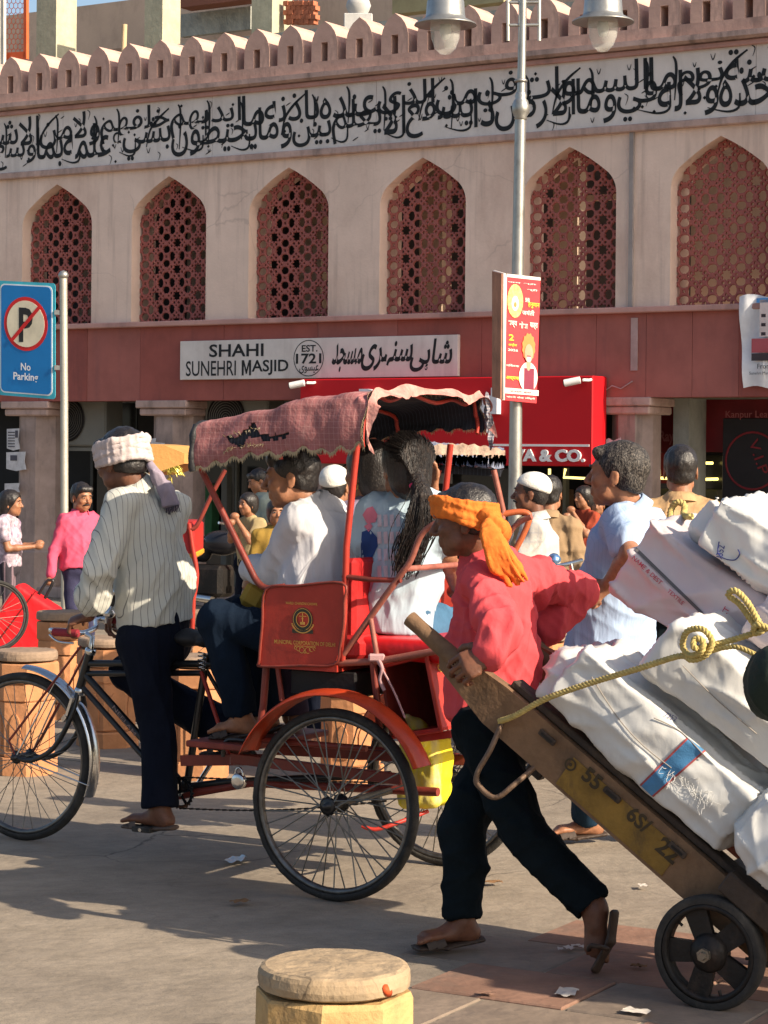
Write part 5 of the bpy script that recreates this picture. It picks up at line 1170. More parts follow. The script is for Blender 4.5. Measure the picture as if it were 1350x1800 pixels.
def person(label, base, J, look, up=(0, 0, 1), hs=1., bs=1., skin=skA, h=.009, shirt=None, sleeve='long', trouser=None, hem=None, hair='short', hairmat=hairm, hands=(None, None), shoes=None, widths=(.175, .105), belly=1., fold=.010, foldf=7, group=None, eyes=True, shirt_h=None, collar=True, moustache=False, ears=True, seed=1, sleeve_r=(.062, .052, .044), leg_r=(.088, .066, .060), category='person'):
    t = thing('person', label, category, base, group=group)
    f, l, u, Rm = basis(look, up); c = J['head']; wd = (J['s1'] - J['s0']).normalized()
    p = lambda x, y, z: c + (f * x + l * y + u * z) * hs
    S = Solid(); neck = J['neck']; chest = J['chest']; pel = J['pelvis']
    S.ecap(pel, chest, (widths[0] * .8 * bs, widths[1] * .85 * bs), (widths[0] * .86 * bs, widths[1] * .85 * bs), wd, k=.03)
    S.cap(neck, p(-.022, 0, -.06), .056 * hs, .054 * hs, k=.03); S.cap(J['s0'], J['s1'], .045 * bs, k=.04)
    for i in '01':
        s_, e_, w_ = J['s' + i], J['e' + i], J['w' + i]
        S.chain([s_, e_], [.048 * bs, .038 * bs], k=.02); S.chain([e_, e_.lerp(w_, .35), w_], [.037 * bs, .038 * bs, .025 * bs], k=.015)
        H = hands[int(i)]
        if H: hand(S, w_, H[0], H[1], H[2], H[3] * bs if len(H) > 3 else bs * .98, H[4] if len(H) > 4 else .6)
        else: S.ell(w_ + (w_ - e_).normalized() * .05, (.04, .03, .03), k=.015)
        hp, k_, a_ = J['h' + i], J['k' + i], J['a' + i]
        S.chain([hp, k_, a_], [.07 * bs, .05 * bs, .036 * bs], k=.02)
        if 't' + i in J: foot(S, a_, J['t' + i], bs)
    head_solid(S, c, f, l, u, Rm, hs, ears)
    body = solid_obj('body', S.net(h), skin, t)
    if eyes:
        for y in (-.031, .031):
            b = MB(); b.lathe([(0, -.0125), (.009, -.009), (.0125, 0), (.009, .009), (0, .0125)], p(.0765, y, .008), f, 12); b.v = [tuple(Vector(v_) - u * ((Vector(v_) - p(.0765, y, .008)).dot(u) * .45)) for v_ in b.v]; e = b.obj('eye', eyew, t)
            b = MB(); b.lathe([(.0062, .0095), (.004, .0122), (0, .0130)], p(.0770, y, .008), f, 10); b.v = [tuple(Vector(v_) - u * ((Vector(v_) - p(.0770, y, .008)).dot(u) * .25)) for v_ in b.v]; b.obj('iris', iris, e)
            b = MB(); b.tube(bez([p(.088, y - .020, .028), p(.096, y, .033), p(.088, y + .020, .028)], 8), [.003] * 4 + [.0045] * 1 + [.003] * 4 if 0 else .0038, 6); b.obj('eyebrow', hairm, t)
    if moustache:
        b = MB(); b.tube(bez([p(.080, -.030, -.056), p(.097, -.014, -.047), p(.101, 0, -.045), p(.097, .014, -.047), p(.080, .030, -.056)], 12), .0055, 7); b.obj('moustache', hairm, t)
    # hair
    if hair:
        Hs = Solid()
        if hair == 'short':
            Hs.ell(p(-.020, 0, .040), (.104 * hs, .083 * hs, .093 * hs), Rm); Hs.ell(p(-.052, 0, -.028), (.056 * hs, .068 * hs, .052 * hs), Rm, k=.02)
            Hs.ell(p(.115, 0, -.030), (.105 * hs, .12 * hs, .095 * hs), Rm, k=.008, sign=-1); Hs.ell(p(.0, 0, -.105), (.12 * hs, .2 * hs, .060 * hs), Rm, k=.01, sign=-1)
            for y in (-1, 1): Hs.ell(p(-.006, .088 * y, -.020), (.024 * hs, .03 * hs, .040 * hs), Rm, k=.006, sign=-1)
            Hs.cap(p(.066, -.04, .082), p(.066, .04, .082), .022 * hs, k=.02)
            dz = lambda V, N: V + N * (.010 * (fbm(V * np.array([55, 55, 30]), 2) - .4))[:, None]
        elif hair == 'long':
            Hs.ell(p(-.018, 0, .038), (.112 * hs, .094 * hs, .100 * hs), Rm); Hs.ell(p(-.05, 0, -.04), (.072 * hs, .082 * hs, .08 * hs), Rm, k=.03)
            Hs.ell(p(.125, 0, -.035), (.105 * hs, .1 * hs, .11 * hs), Rm, k=.008, sign=-1)
            dz = lambda V, N: V + N * (.007 * (fbm(V * np.array([70, 70, 9]), 2) - .4))[:, None]
        if hair == 'cap':
            Hs.ell(p(-.020, 0, .034), (.102 * hs, .080 * hs, .088 * hs), Rm); Hs.ell(p(-.05, 0, -.028), (.056 * hs, .066 * hs, .05 * hs), Rm, k=.02); Hs.ell(p(.12, 0, -.03), (.115 * hs, .12 * hs, .11 * hs), Rm, k=.006, sign=-1)
            dz = lambda V, N: V + N * (.006 * (fbm(V * 60, 2) - .4))[:, None]
        solid_obj('hair', Hs.net(min(h, .007), dz), hairmat, t)
        if hair == 'cap':
            Cs = Solid(); Cs.ell(p(-.022, 0, .045), (.112 * hs, .092 * hs, .090 * hs), Rm); Cs.half(p(0, 0, .038), f * .35 - u, .008)
            solid_obj('skull_cap', Cs.net(.008, lambda V, N: V + N * (.003 * fbm(V * 60, 2))[:, None]), mat('white_cap_cloth', (.66, .64, .58), .9, bump=.4, bs=180), t)
    # clothes
    H = shirt_h or h
    if shirt:
        C = Solid(); hemc = hem if hem is not None else pel - (chest - pel) * .12; W_, D_ = widths[0] * bs, widths[1] * bs
        mid = pel.lerp(chest, .5)
        C.ecap(hemc - (chest - pel) * .2, mid, (W_ * .97 * belly, D_ * 1.15 * belly), (W_ * .93 * belly, D_ * 1.12 * belly), wd, k=.05); C.ecap(mid, chest, (W_ * .95, D_ * 1.08), (W_ * .98, D_ * 1.05), wd, k=.05)
        C.half(hemc, (pel - chest), .01)
        C.cap(J['s0'].lerp(neck, .1), J['s1'].lerp(neck, .1), .052 * bs, k=.05); C.cap(J['s0'], neck + (chest - neck) * .05, .05 * bs, .055 * bs, k=.04); C.cap(J['s1'], neck + (chest - neck) * .05, .05 * bs, .055 * bs, k=.04)
        for i in '01':
            s_, e_, w_ = J['s' + i], J['e' + i], J['w' + i]; r0, r1, r2 = [x * bs for x in sleeve_r]
            if sleeve == 'long': C.chain([s_, e_], [r0, r1], k=.03); C.chain([e_, w_.lerp(e_, .08)], [r1, r2], k=.012)
            elif sleeve == 'rolled': C.chain([s_, e_], [r0, r1 * 1.05], k=.03); C.chain([e_, e_.lerp(w_, .5)], [r1, r1 * .98], k=.012); C.chain([e_.lerp(w_, .46), e_.lerp(w_, .6)], [r1 * 1.12, r1 * 1.12], k=.006)
            elif sleeve == 'short': C.chain([s_, s_.lerp(e_, .55)], [r0 * 1.05, r1 * 1.3], k=.03)
        dv = (chest - pel).normalized()
        solid_obj('shirt', C.net(H, folds(fold, foldf, seed, dv * .6 + Vector((.3, .2, .5)))), shirt, t)
        if collar:
            na = (p(-.02, 0, -.05) - neck).normalized(); b = MB(); b.lathe([(.066 * hs, -.020), (.061 * hs, .026), (.067 * hs, .030), (.080 * hs, .002), (.090 * hs, -.018)], neck + na * .012, na, 30); cc_ = neck + na * .012; keep = [i for i, f_ in enumerate(b.f) if (sum((Vector(b.v[j]) for j in f_), Vector((0, 0, 0))) / len(f_) - cc_).normalized().dot(f) < .80]; b.f = [b.f[i] for i in keep]; b.sm = [True] * len(keep); b.mi = [0] * len(keep); b.obj('collar', shirt, t)
    if trouser:
        T = Solid(); W_, D_ = widths[0] * bs, widths[1] * bs
        T.ecap(pel + (chest - pel) * .12, (J['h0'] + J['h1']) * .5, (W_ * .86, D_ * 1.0), (W_ * .86, D_ * 1.05), wd, k=.03)
        for i in '01':
            a, b_, c_ = [x * bs for x in leg_r]; T.chain([J['h' + i], J['k' + i]], [a, b_], k=.025); e = J['a' + i] + (J['k' + i] - J['a' + i]).normalized() * .035; T.chain([J['k' + i], e], [b_, c_], k=.012)
        for i in '01':
            c_ = leg_r[2] * bs; dn = (J['a' + i] - J['k' + i]).normalized(); e = J['a' + i] - dn * .035; fr_, sd_, _u, Rl = basis(dn.orthogonal(), dn); T.ell(e + dn * (c_ * 1.25 + .012), (c_ * 1.9, c_ * 1.9, c_ * 1.25), Rl, k=.004, sign=-1)
        solid_obj('trousers', T.net(H, folds(fold * .8, foldf * .8, seed + 3, (J['k0'] - J['a0']))), trouser, t)
    if shoes:
        for i in '01':
            if 't' + i not in J or J.get('bare') == i: continue
            a, toe = J['a' + i], J['t' + i]; d = toe - a; fl = d.normalized(); w = UP.cross(fl); w = w.normalized() if w.length > .1 else NR.copy(); upv = fl.cross(w).normalized()
            if upv.z < 0 and abs(fl.z) < .6: upv = -upv
            heel = (a - fl * .03 - UP * .045 if abs(fl.z) < .6 else a - fl * .02 - upv * .045); o = -upv * (.036 * bs)
            Z = Solid(); Z.ecap(heel - fl * .03 + o, heel.lerp(toe, .5) + o + upv * .002, (.034 * bs, .011), (.034 * bs, .010), w, k=.01); Z.ecap(heel.lerp(toe, .5) + o + upv * .002, toe + o + upv * .014, (.036 * bs, .010), (.045 * bs, .009), w, k=.01)
            so = solid_obj('sandal_sole', Z.net(.007), shoes, t)
            for q, r in ((.62, .046), (.78, .044)) if shoes.name != 'slipper_rubber' else ((.70, .046),):
                m_ = heel.lerp(toe, q); b = MB(); arc = [m_ + w * (r * bs * math.cos(x)) + upv * (.040 * bs * math.sin(x) - .024) for x in np.linspace(0, math.pi, 9)]
                vs = []
                for k_ in arc: vs += [k_ - fl * .016, k_ + fl * .016]
                b.add(vs, [(2 * j, 2 * j + 1, 2 * j + 3, 2 * j + 2) for j in range(8)], True); b.obj('sandal_strap', shoes, t)
    return t, (f, l, u, Rm, p)
def auto(px, top, Y, face, k=None, sit=False, arms=None, feet=True):
    """joints of a standing figure from head-top pixel, distance and facing; k scales against 1.7 m"""
    q = P(px, top, Y); k = k or q.z / 1.72; f = Vector((face[0], face[1], 0)).normalized(); l = UP.cross(f); g0 = Vector((q.x, q.y, 0)); pt = lambda x, y, z: g0 + (f * x + l * y + UP * z) * k
    z0 = q.z / k - 1.72 if not feet else 0
    J = dict(head=pt(.02, 0, 1.60), neck=pt(-.02, 0, 1.44), chest=pt(-.02, 0, 1.28), pelvis=pt(0, 0, .95))
    for i, s_ in (('0', 1), ('1', -1)):
        J['s' + i] = pt(-.02, .17 * s_, 1.38); J['e' + i] = pt(-.05, .23 * s_, 1.10); J['w' + i] = pt(.05, .24 * s_, .86)
        J['h' + i] = pt(0, .09 * s_, .92); J['k' + i] = pt(.03, .10 * s_, .50); J['a' + i] = pt(-.02, .10 * s_, .085); J['t' + i] = pt(.16, .12 * s_, .035)
    return J, k, pt
sandalm = mat('brown_sandal_leather', (.05, .033, .025), .6, var=.2); slip = mat('slipper_rubber', (.10, .07, .055), .7, var=.2)
navy = mat('dark_navy_cotton', (.006, .008, .016), .85, var=.3, bump=.3, bs=200, bd=.002, wr=.55, spec=.08); blackt = mat('black_teal_cotton', (.005, .009, .012), .85, var=.3, bump=.3, bs=200, bd=.002, wr=.55, spec=.08)
# ---- rickshaw puller
drvd = Vector((-.62, .78, 0)).normalized(); acr = Vector((drvd.y, -drvd.x, 0))
shirtm = stripes(mat('cream_striped_shirt', (.50, .50, .45), .9, var=.07, vs=6, bump=.25, bs=160, bd=.003, wr=.55, spec=.08), acr, .021, .0022, (.10, .10, .11), .75, warp=.012)
J = dict(head=P(213, 812, 9.17), neck=P(241, 862, 9.17), chest=P(259, 925, 9.17), pelvis=P(276, 1085, 9.17), s0=P(213, 886, 9.04), s1=P(304, 892, 9.28), e0=P(178, 1003, 8.96), w0=P(156, 1082, 9.03), e1=P(262, 980, 9.50), w1=gripF - HD * .02 + UP * .06, h0=P(252, 1130, 9.08), h1=P(298, 1130, 9.24), k0=P(276, 1290, 9.05), a0=pedN + UP * .075 + HD * -.06, k1=P(224, 1185, 9.38), a1=pedF + UP * .075 - HD * .07)
J['t0'] = pedN + HD * .11 + UP * .022; J['t1'] = pedF + HD * .10 + UP * .022
grip_n = UP * .55 - HD * .2 + NR * .6
drv, hf = person('barefaced rickshaw puller seen from behind in striped shirt and pale head wrap', P(276, 1085, 9.17).xy.to_3d(), J, (-.76, .60, -.22), hs=1.04, skin=skB, h=.0065, shirt=shirtm, sleeve='rolled', trouser=navy, hem=P(276, 1098, 9.17), hands=((gripN - J['w0'] + UP * .035, UP * .8 + NR * .3, 1, 1., .75), (HD * .4 - UP * .5, UP, -1, 1, .7)), shoes=slip, widths=(.172, .112), belly=1.06, fold=.010, foldf=7.5, seed=2, sleeve_r=(.070, .062, .055), leg_r=(.092, .074, .078), hair='short')
drv['label'] = 'rickshaw puller seen from behind on the saddle in striped shirt and pale head wrap'
def wrap(S, p, u, f, l, hs, n, z0, z1, tilt, r, ra=.108, rb=.090, k=.006, jit=.012, seed=0):
    rs_ = np.random.RandomState(seed)
    for i in range(n):
        z = z0 + (z1 - z0) * i / max(1, n - 1); tl = tilt + rs_.uniform(-.10, .10); ro = rs_.uniform(-.10, .10); m = 22; pts = []
        a_, b_ = ra + rs_.uniform(-.004, .006), rb + rs_.uniform(-.003, .005)
        for j in range(m + 1):
            a = 2 * math.pi * j / m; pts.append(p(-.014 + a_ * math.cos(a), b_ * math.sin(a), z - tl * a_ * math.cos(a) + ro * b_ * math.sin(a) + .003 * math.sin(3 * a + i)))
        S.chain(pts, [r * (1 + .15 * math.sin(j * 1.3 + i)) for j in range(m + 1)], k=k)
f, l, u, Rm, p = hf
W = Solid(); wrap(W, p, u, f, l, 1.04, 8, -.006, .066, -.12, .0095, .107, .090, seed=4, k=.003); wrap(W, p, u, f, l, 1.04, 6, .0, .068, .06, .0085, .111, .094, seed=9, k=.003)
wrapm = mat('pale_mauve_cotton', (.50, .42, .40), .9, var=.15, vs=20, bump=.4, bs=170, bd=.003, wr=.55, spec=.08, stain=(.30, .26, .30), stain_amt=.4, stain_s=9)
solid_obj('head_wrap', W.net(.0048, folds(.003, 22, 5)), wrapm, drv)
W = Solid(); W.chain([P(264, 818, 9.12), P(276, 838, 9.11), P(290, 862, 9.11), P(303, 886, 9.13)], [.020, .024, .028, .031], k=.02); 
for i in range(7): W.chain([P(268 + i * 2, 826 + i * 1, 9.085), P(287 + i * 4, 890 - i * 0.6, 9.09)], [.005, .007], k=.004)
solid_obj('wrap_tail', W.net(.006, folds(.004, 16, 2)), mat('grey_mauve_cotton', (.26, .22, .27), .9, var=.15, bump=.4, bs=150, bd=.003, wr=.55, spec=.08), drv)
b = MB()
for i in range(16): q = P(292 + i * 1.4, 893 - i * .4, 9.07); b.tube([q, q + Vector(((rng.rand() - .5) * .02, 0, -.02 - .012 * rng.rand()))], .0022, 4)
tag(b.obj('wrap_tassels', mat('dark_tassel', (.04, .035, .05), .9), drv), kind='stuff')
# ---- passenger in white
kurta = mat('white_kurta_cotton', (.52, .52, .55), .85, var=.03, vs=5, bump=.15, bs=150, bd=.002, wr=.55, spec=.08)
J = dict(head=P(511, 840, 8.68), neck=P(549, 888, 8.70), chest=P(562, 940, 8.72), pelvis=P(548, 1120, 8.72), s0=P(521, 914, 8.59), s1=P(590, 912, 8.88), e0=P(474, 1004, 8.72), w0=P(443, 1000, 8.86), e1=P(520, 1010, 9.05), w1=P(440, 1020, 8.98), h0=P(535, 1125, 8.66), h1=P(540, 1125, 8.86), k0=P(388, 1090, 8.72), k1=P(412, 1085, 8.96), a0=P(425, 1262, 8.78), a1=P(466, 1258, 8.98), t0=P(368, 1286, 8.80), t1=P(420, 1290, 9.02))
man, hf = person('passenger in a plain white kurta looking left from the rickshaw seat', P(548, 1120, 8.72).xy.to_3d(), J, (-.97, .10, -.10), hs=.96, skin=skA, h=.0065, shirt=kurta, sleeve='long', trouser=mat('dark_denim', (.006, .012, .024), .85, var=.3, bump=.3, bs=200, bd=.002, wr=.55, spec=.08), hem=P(548, 1150, 8.72), hands=((Vector((-.25, 0, -1)), Vector((-.9, -.4, 0)), 1, 1, .7), (Vector((-.3, 0, -1)), Vector((-.9, -.3, 0)), -1, 1, .7)), shoes=sandalm, widths=(.178, .115), fold=.009, foldf=7.5, seed=5, sleeve_r=(.060, .056, .046), leg_r=(.092, .070, .060), collar=False)
b = MB(); f, l, u, Rm, p = hf; na = (p(-.02, 0, -.05) - J['neck']).normalized(); b.lathe([(.072, -.012), (.064, .012), (.068, .014), (.082, -.010)], J['neck'] + na * .004, na, 22); b.obj('neckband', kurta, man)
b = MB(); b.box(P(446, 1048, 8.8), (.045, .03, .05), Matrix.Rotation(.5, 3, 'Y'), .02); tag(b.obj('yellow_pouch', mat('mustard_cloth', (.32, .20, .03), .8, var=.2, bump=.3)), 'small mustard pouch in the white kurta man hands', 'pouch')
b = MB(); 
# ---- girl with ponytail
tee = mat('pale_blue_tee', (.36, .46, .53), .9, var=.06, vs=5, bump=.2, bs=170, bd=.002, wr=.55, spec=.08)
J = dict(head=P(712, 824, 8.52), neck=P(716, 878, 8.53), chest=P(712, 935, 8.52), pelvis=P(700, 1100, 8.52), s0=P(656, 902, 8.54), s1=P(765, 900, 8.50), e0=P(650, 990, 8.56), w0=P(662, 1060, 8.75), e1=P(786, 975, 8.52), w1=P(800, 1030, 8.75), h0=P(690, 1115, 8.6), h1=P(735, 1105, 8.55), k0=P(800, 1105, 8.95), k1=P(805, 1095, 8.72), a0=P(828, 1262, 8.95), a1=P(838, 1262, 8.75))
girl, hf = person('girl with a long black ponytail and pale blue printed t-shirt seen from behind', P(700, 1100, 8.5).xy.to_3d(), J, (-.38, .92, 0), hs=.98, bs=.92, skin=skA, h=.008, shirt=tee, sleeve='short', trouser=mat('blue_jeans', (.055, .13, .22), .85, var=.2, vs=12, bump=.3, bs=200, bd=.002, wr=.55, spec=.08), hem=P(698, 1112, 8.52), widths=(.160, .112), belly=1.0, fold=.009, foldf=7, seed=8, sleeve_r=(.075, .070, .05), leg_r=(.085, .066, .055), hair='long', collar=False)
f, l, u, Rm, p = hf
S = Solid(); tie = P(733, 851, 8.36); S.chain([p(-.06, -.02, .03), tie], [.06, .024], k=.03)
pth = bez([tie, P(742, 876, 8.33), P(738, 925, 8.32), P(722, 965, 8.33), P(712, 1000, 8.33)], 14); S.chain(pth, [.018 + .022 * math.sin(math.pi * min(1, i / 11)) ** .8 for i in range(len(pth))], k=.02)
for i in range(9):
    o = (i - 4) * 5; S.chain(bez([P(738 + o * .5, 868, 8.30), P(742 + o * 1.3, 905, 8.29), P(730 + o * 1.1 - 5 * math.sin(i), 955, 8.29), P(716 + o * .9, 1000 + 5 * math.cos(i * 2), 8.31)], 14), [.009] * 9 + [.005] * 6 if 0 else .008, k=.008) if 0 else S.chain(bez([P(738 + o * .5, 868, 8.30), P(742 + o * 1.3, 905, 8.29), P(730 + o * 1.1 - 5 * math.sin(i), 955, 8.29), P(716 + o * .9, 1000 + 5 * math.cos(i * 2), 8.31)], 12), [.0055] * 20, k=.004)
solid_obj('ponytail', S.net(.006, lambda V, N: V + N * (.012 * (fbm(V * np.array([60, 60, 11]) + 4 * np.sin(V[:, 2:3] * 20), 2) - .45))[:, None]), strands(mat('dark_brown_hair', (.016, .011, .009), .55, var=.5, vs=50, bump=.5, bs=150, spec=.3, bd=.005), (70, 70, 7), 1., .012, (.035, .022, .016)), girl)
b = MB(); rs_ = np.random.RandomState(8)
for i in range(230):
    o = rs_.normal() * 11; dy = rs_.normal() * .025; ph = rs_.rand() * 6; e_ = 960 + rs_.rand() * 60
    b.tube(bez([P(734 + o * .25, 856, 8.345 + dy * .3), P(742 + o * .8, 885, 8.32 + dy), P(739 + o * 1.25 + 3 * math.sin(ph), 925, 8.31 + dy), P(726 + o * 1.2 + 5 * math.sin(ph + 1.5), (925 + e_) / 2, 8.315 + dy), P(712 + o * .8 + 6 * math.sin(ph + 3), e_, 8.33 + dy)], 16), [.0016] * 18, 3, cap=False)
for i in range(420):
    a = rs_.uniform(-1.9, 1.9); q = p(-.02, 0, .04); top_ = q + (u * math.cos(a * .9) + l * math.sin(a)) * .105 * rs_.uniform(.93, 1.01) * (.85 + .15 * math.cos(a)) + f * rs_.uniform(-.04, .05); mid_ = q - f * .085 + (u * math.cos(a) * .5 + l * math.sin(a) * .62) * .105
    b.tube(bez([top_, mid_ * .55 + top_ * .45 - f * .028, mid_ - f * .014, tie], 8), [.0014] * 9, 3, cap=False)
tag(b.obj('hair_strands', MATS['dark_brown_hair'], girl), kind='stuff')
b = MB(); b.lathe([(.022, -.008), (.030, -.004), (.030, .006), (.022, .009)], tie, (.25, -.2, -1), 16); b.obj('hair_tie', mat('magenta_tie', (.50, .03, .13), .7), girl)
def decal(nm, polys, mt, Y, parent, lift=0):
    """printed patch that follows the shirt: each polygon projected on the back of the shirt mesh"""
    b = MB(); dgm = parent_shirt(parent)
    for pl_ in polys:
        q = []
        cx = sum(x for x, y in pl_) / len(pl_); cy = sum(y for x, y in pl_) / len(pl_)
        n = len(pl_); ring = []
        for rr in (1, .66, .33):
            for i in range(n):
                for t in (0, .5):
                    x = pl_[i][0] * (1 - t) + pl_[(i + 1) % n][0] * t; y = pl_[i][1] * (1 - t) + pl_[(i + 1) % n][1] * t; ring.append((cx + (x - cx) * rr, cy + (y - cy) * rr))
        ring.append((cx, cy)); pts = []
        for x, y in ring:
            r = ray(x, y); h_ = dgm(CAM, r); pts.append(h_ - r.normalized() * .004 if h_ is not None else P(x, y, Y))
        m = 2 * n; fs = [(k * m + i, k * m + (i + 1) % m, (k + 1) * m + (i + 1) % m, (k + 1) * m + i) for k in (0, 1) for i in range(m)] + [(2 * m + i, 2 * m + (i + 1) % m, 3 * m) for i in range(m)]
        b.add(pts, fs, True)
    return b.obj(nm, mt, parent)
from mathutils.bvhtree import BVHTree
def bvh(o, off):
    me = o.data; return BVHTree.FromPolygons([v.co + off for v in me.vertices], [tuple(p_.vertices) for p_ in me.polygons])
def parent_shirt(parent):
    sh = [c_ for c_ in bpy.data.objects if c_.parent == parent and c_.name.split('.')[0] in ('shirt', 'sack_body')][0]; B = bvh(sh, OFF[parent.name])
    def g(o, r):
        h_ = B.ray_cast(o, r.normalized()); return h_[0]
    return g
pinkp = mat('pink_shirt_print', (.55, .16, .22), .9, bump=0); bluep = mat('blue_shirt_print', (.02, .05, .17), .9, bump=0); palep = mat('pale_rose_print', (.50, .42, .46), .9, bump=0)
decal('shirt_print', [[(637, 905), (645, 893), (655, 890), (664, 905), (660, 918), (645, 920)], [(634, 1015), (645, 1008), (658, 1018), (652, 1040), (640, 1040)], [(640, 925), (650, 918), (655, 925), (648, 935)]], pinkp, 8.4, girl)
decal('shirt_print', [[(636, 935), (650, 930), (663, 945), (664, 960), (652, 985), (647, 1005), (636, 995), (634, 960)]], bluep, 8.4, girl)
decal('shirt_print', [[(663 + (i % 4) * 11, 905 + (i // 4) * 30), (670 + (i % 4) * 11, 904 + (i // 4) * 30), (671 + (i % 4) * 11, 925 + (i // 4) * 30), (664 + (i % 4) * 11, 926 + (i // 4) * 30)] for i in range(16)], palep, 8.4, girl)
# ---- woman beside her, mostly hidden
J = dict(head=P(648, 832, 8.92), neck=P(640, 885, 8.93), chest=P(632, 940, 8.95), pelvis=P(622, 1105, 8.98), s0=P(612, 908, 8.86), s1=P(672, 905, 9.08), e0=P(625, 1000, 8.78), w0=P(600, 1050, 8.95), e1=P(735, 935, 8.92), w1=P(761, 862, 8.86), h0=P(600, 1115, 8.9), h1=P(610, 1115, 9.05), k0=P(500, 1090, 9.1), k1=P(490, 1090, 9.2), a0=P(520, 1262, 9.1), a1=P(510, 1262, 9.2))
wom, hf = person('woman with tied black hair and hoop earring between the two passengers raising one hand', P(622, 1105, 8.98).xy.to_3d(), J, (-.75, .65, 0), hs=.97, bs=.9, skin=skA, h=.008, shirt=mat('lavender_dress', (.22, .18, .27), .9, var=.15, bump=.3), sleeve='short', trouser=mat('plum_cloth', (.06, .04, .07), .9), hair='long', collar=False, hands=(None, (Vector((.1, 0, 1)), Vector((.9, .3, 0)), 1, 1.1, .35)), seed=11)
b = MB(); f, l, u, Rm, p = hf; b.tube([p(-.005, .083, -.052) + (u * math.sin(t) + f * math.cos(t)) * .012 for t in np.linspace(0, 6.28, 13)], .0018, 5, closed=False); b.obj('earring', mat('gold_metal', (.6, .4, .12), .3, metal=1, bump=0), wom)
# ---- porter in the orange turban
CWc = G(1247, 1776) + UP * .17
SHW = hit(862, 1152, CWc + NR * .005, NR)
pinksh = mat('coral_pink_shirt', (.58, .075, .085), .85, var=.07, vs=5, bump=.25, bs=150, bd=.003, wr=.55, spec=.08)
J = dict(head=P(815, 917, 7.45), neck=P(848, 982, 7.47), chest=P(872, 1045, 7.47), pelvis=P(862, 1235, 7.47), s0=P(842, 1020, 7.33), s1=P(922, 1020, 7.62), e0=P(882, 1106, 7.08), w0=SHW, e1=P(1016, 1036, 7.80), w1=P(955, 1112, 7.74), h0=P(848, 1285, 7.39), h1=P(888, 1290, 7.55), k0=P(922, 1462, 7.26), a0=P(1046, 1600, 7.16), t0=P(1050, 1692, 7.12), k1=P(815, 1455, 7.46), a1=P(812, 1636, 7.43), t1=P(728, 1668, 7.37))
J['t1'].z = .045; J['a1'].z = .10; J['bare'] = '0'
por, hf = person('porter in coral shirt and orange turban straining against the loaded hand cart', P(862, 1250, 7.45).xy.to_3d(), J, (-.98, .12, -.12), hs=.95, skin=skB, h=.0065, shirt=pinksh, sleeve='long', trouser=blackt, hem=P(860, 1262, 7.47), hands=((Vector((-.80, -.06, -.35)), Vector((-.25, -.9, .35)), 1, 1.08, .62), (Vector((-.8, -.1, -.5)), Vector((-.1, -.5, .8)), -1, 1.0, .8)), shoes=sandalm, widths=(.142, .108), belly=1.0, fold=.010, foldf=8, seed=21, sleeve_r=(.060, .054, .046), leg_r=(.090, .074, .064))
S = Solid(); wv_ = Vector((-.42, -.90, .1)); S.ecap(P(1080, 1604, 7.13), P(1074, 1655, 7.12), (.040, .010), (.036, .010), wv_, k=.01); S.ecap(P(1074, 1655, 7.12), P(1046, 1706, 7.11), (.036, .010), (.046, .010), wv_, k=.01)
solid_obj('sandal_sole', S.net(.006), sandalm, por)
b = MB(); q0, q1, q2 = P(1068, 1668, 7.06), P(1040, 1662, 7.02), P(1034, 1672, 7.16); b.tube(bez([q0, q1, q2], 8), .008, 6); b.obj('sandal_strap', sandalm, por)
f, l, u, Rm, p = hf
turb = mat('orange_turban_cotton', (.62, .16, .03), .9, var=.18, vs=18, bump=.4, bs=150, bd=.003, wr=.55, spec=.08)
W = Solid(); wrap(W, p, u, f, l, .95, 7, .010, .066, -.24, .0095, .108, .088, seed=3, k=.003); wrap(W, p, u, f, l, .95, 6, -.004, .044, -.42, .0088, .113, .093, seed=7, k=.003)
W.ell(p(-.125, .01, -.045), (.035, .035, .04), Rm, k=.01)
solid_obj('turban', W.net(.0048, folds(.003, 24, 5)), turb, por)
W = Solid(); rs2 = np.random.RandomState(3)
for i in range(15):
    o = (i - 7) * .8; e_ = rs2.uniform(-14, 10); W.chain(bez([P(858 + o * 1.1, 915 + abs(o), 7.32 + .012 * (i % 3)), P(868 + o * 3.0, 950, 7.25 + .016 * (i % 3)), P(886 + o * 3.8 + 3 * math.sin(i * 2), 992, 7.25 + .020 * (i % 3)), P(904 + o * 4.0, 1030 + e_ - abs(o - 1) * 3, 7.26 + .014 * (i % 2))], 12), [.007, .008, .0085, .009, .009, .009, .0085, .008, .008, .0075, .007, .006, .005, .004], k=.0025)
W.ecap(P(850, 905, 7.36), P(880, 930, 7.33), (.030, .022), (.026, .018), (0, 0, 1), k=.006)
solid_obj('turban_tail', W.net(.0048, folds(.004, 18, 9)), turb, por)
# ---- man in the pale blue polo
polo = stripes(mat('pale_blue_polo', (.33, .43, .60), .85, var=.05, bump=.25, bs=170, bd=.002, wr=.55, spec=.08), (1, .4, 0), .012, .0012, (.24, .33, .5), .5)
J = dict(head=P(1084, 836, 9.1), neck=P(1108, 896, 9.12), chest=P(1098, 960, 9.15), pelvis=P(1070, 1130, 9.2), s0=P(1092, 920, 8.98), s1=P(1140, 922, 9.33), e0=P(1108, 975, 8.78), w0=P(1066, 1030, 8.92), e1=P(1170, 1010, 9.5), w1=P(1100, 1050, 9.5), h0=P(1060, 1150, 9.15), h1=P(1085, 1150, 9.35), k0=P(1040, 1310, 9.35), a0=P(1036, 1452, 9.55), t0=P(968, 1468, 9.50), k1=P(1110, 1320, 9.4), a1=P(1150, 1450, 9.6), t1=P(1090, 1466, 9.6))
for k_ in ('t0', 't1'): J[k_].z = .05
J['a0'].z = J['a1'].z = .10
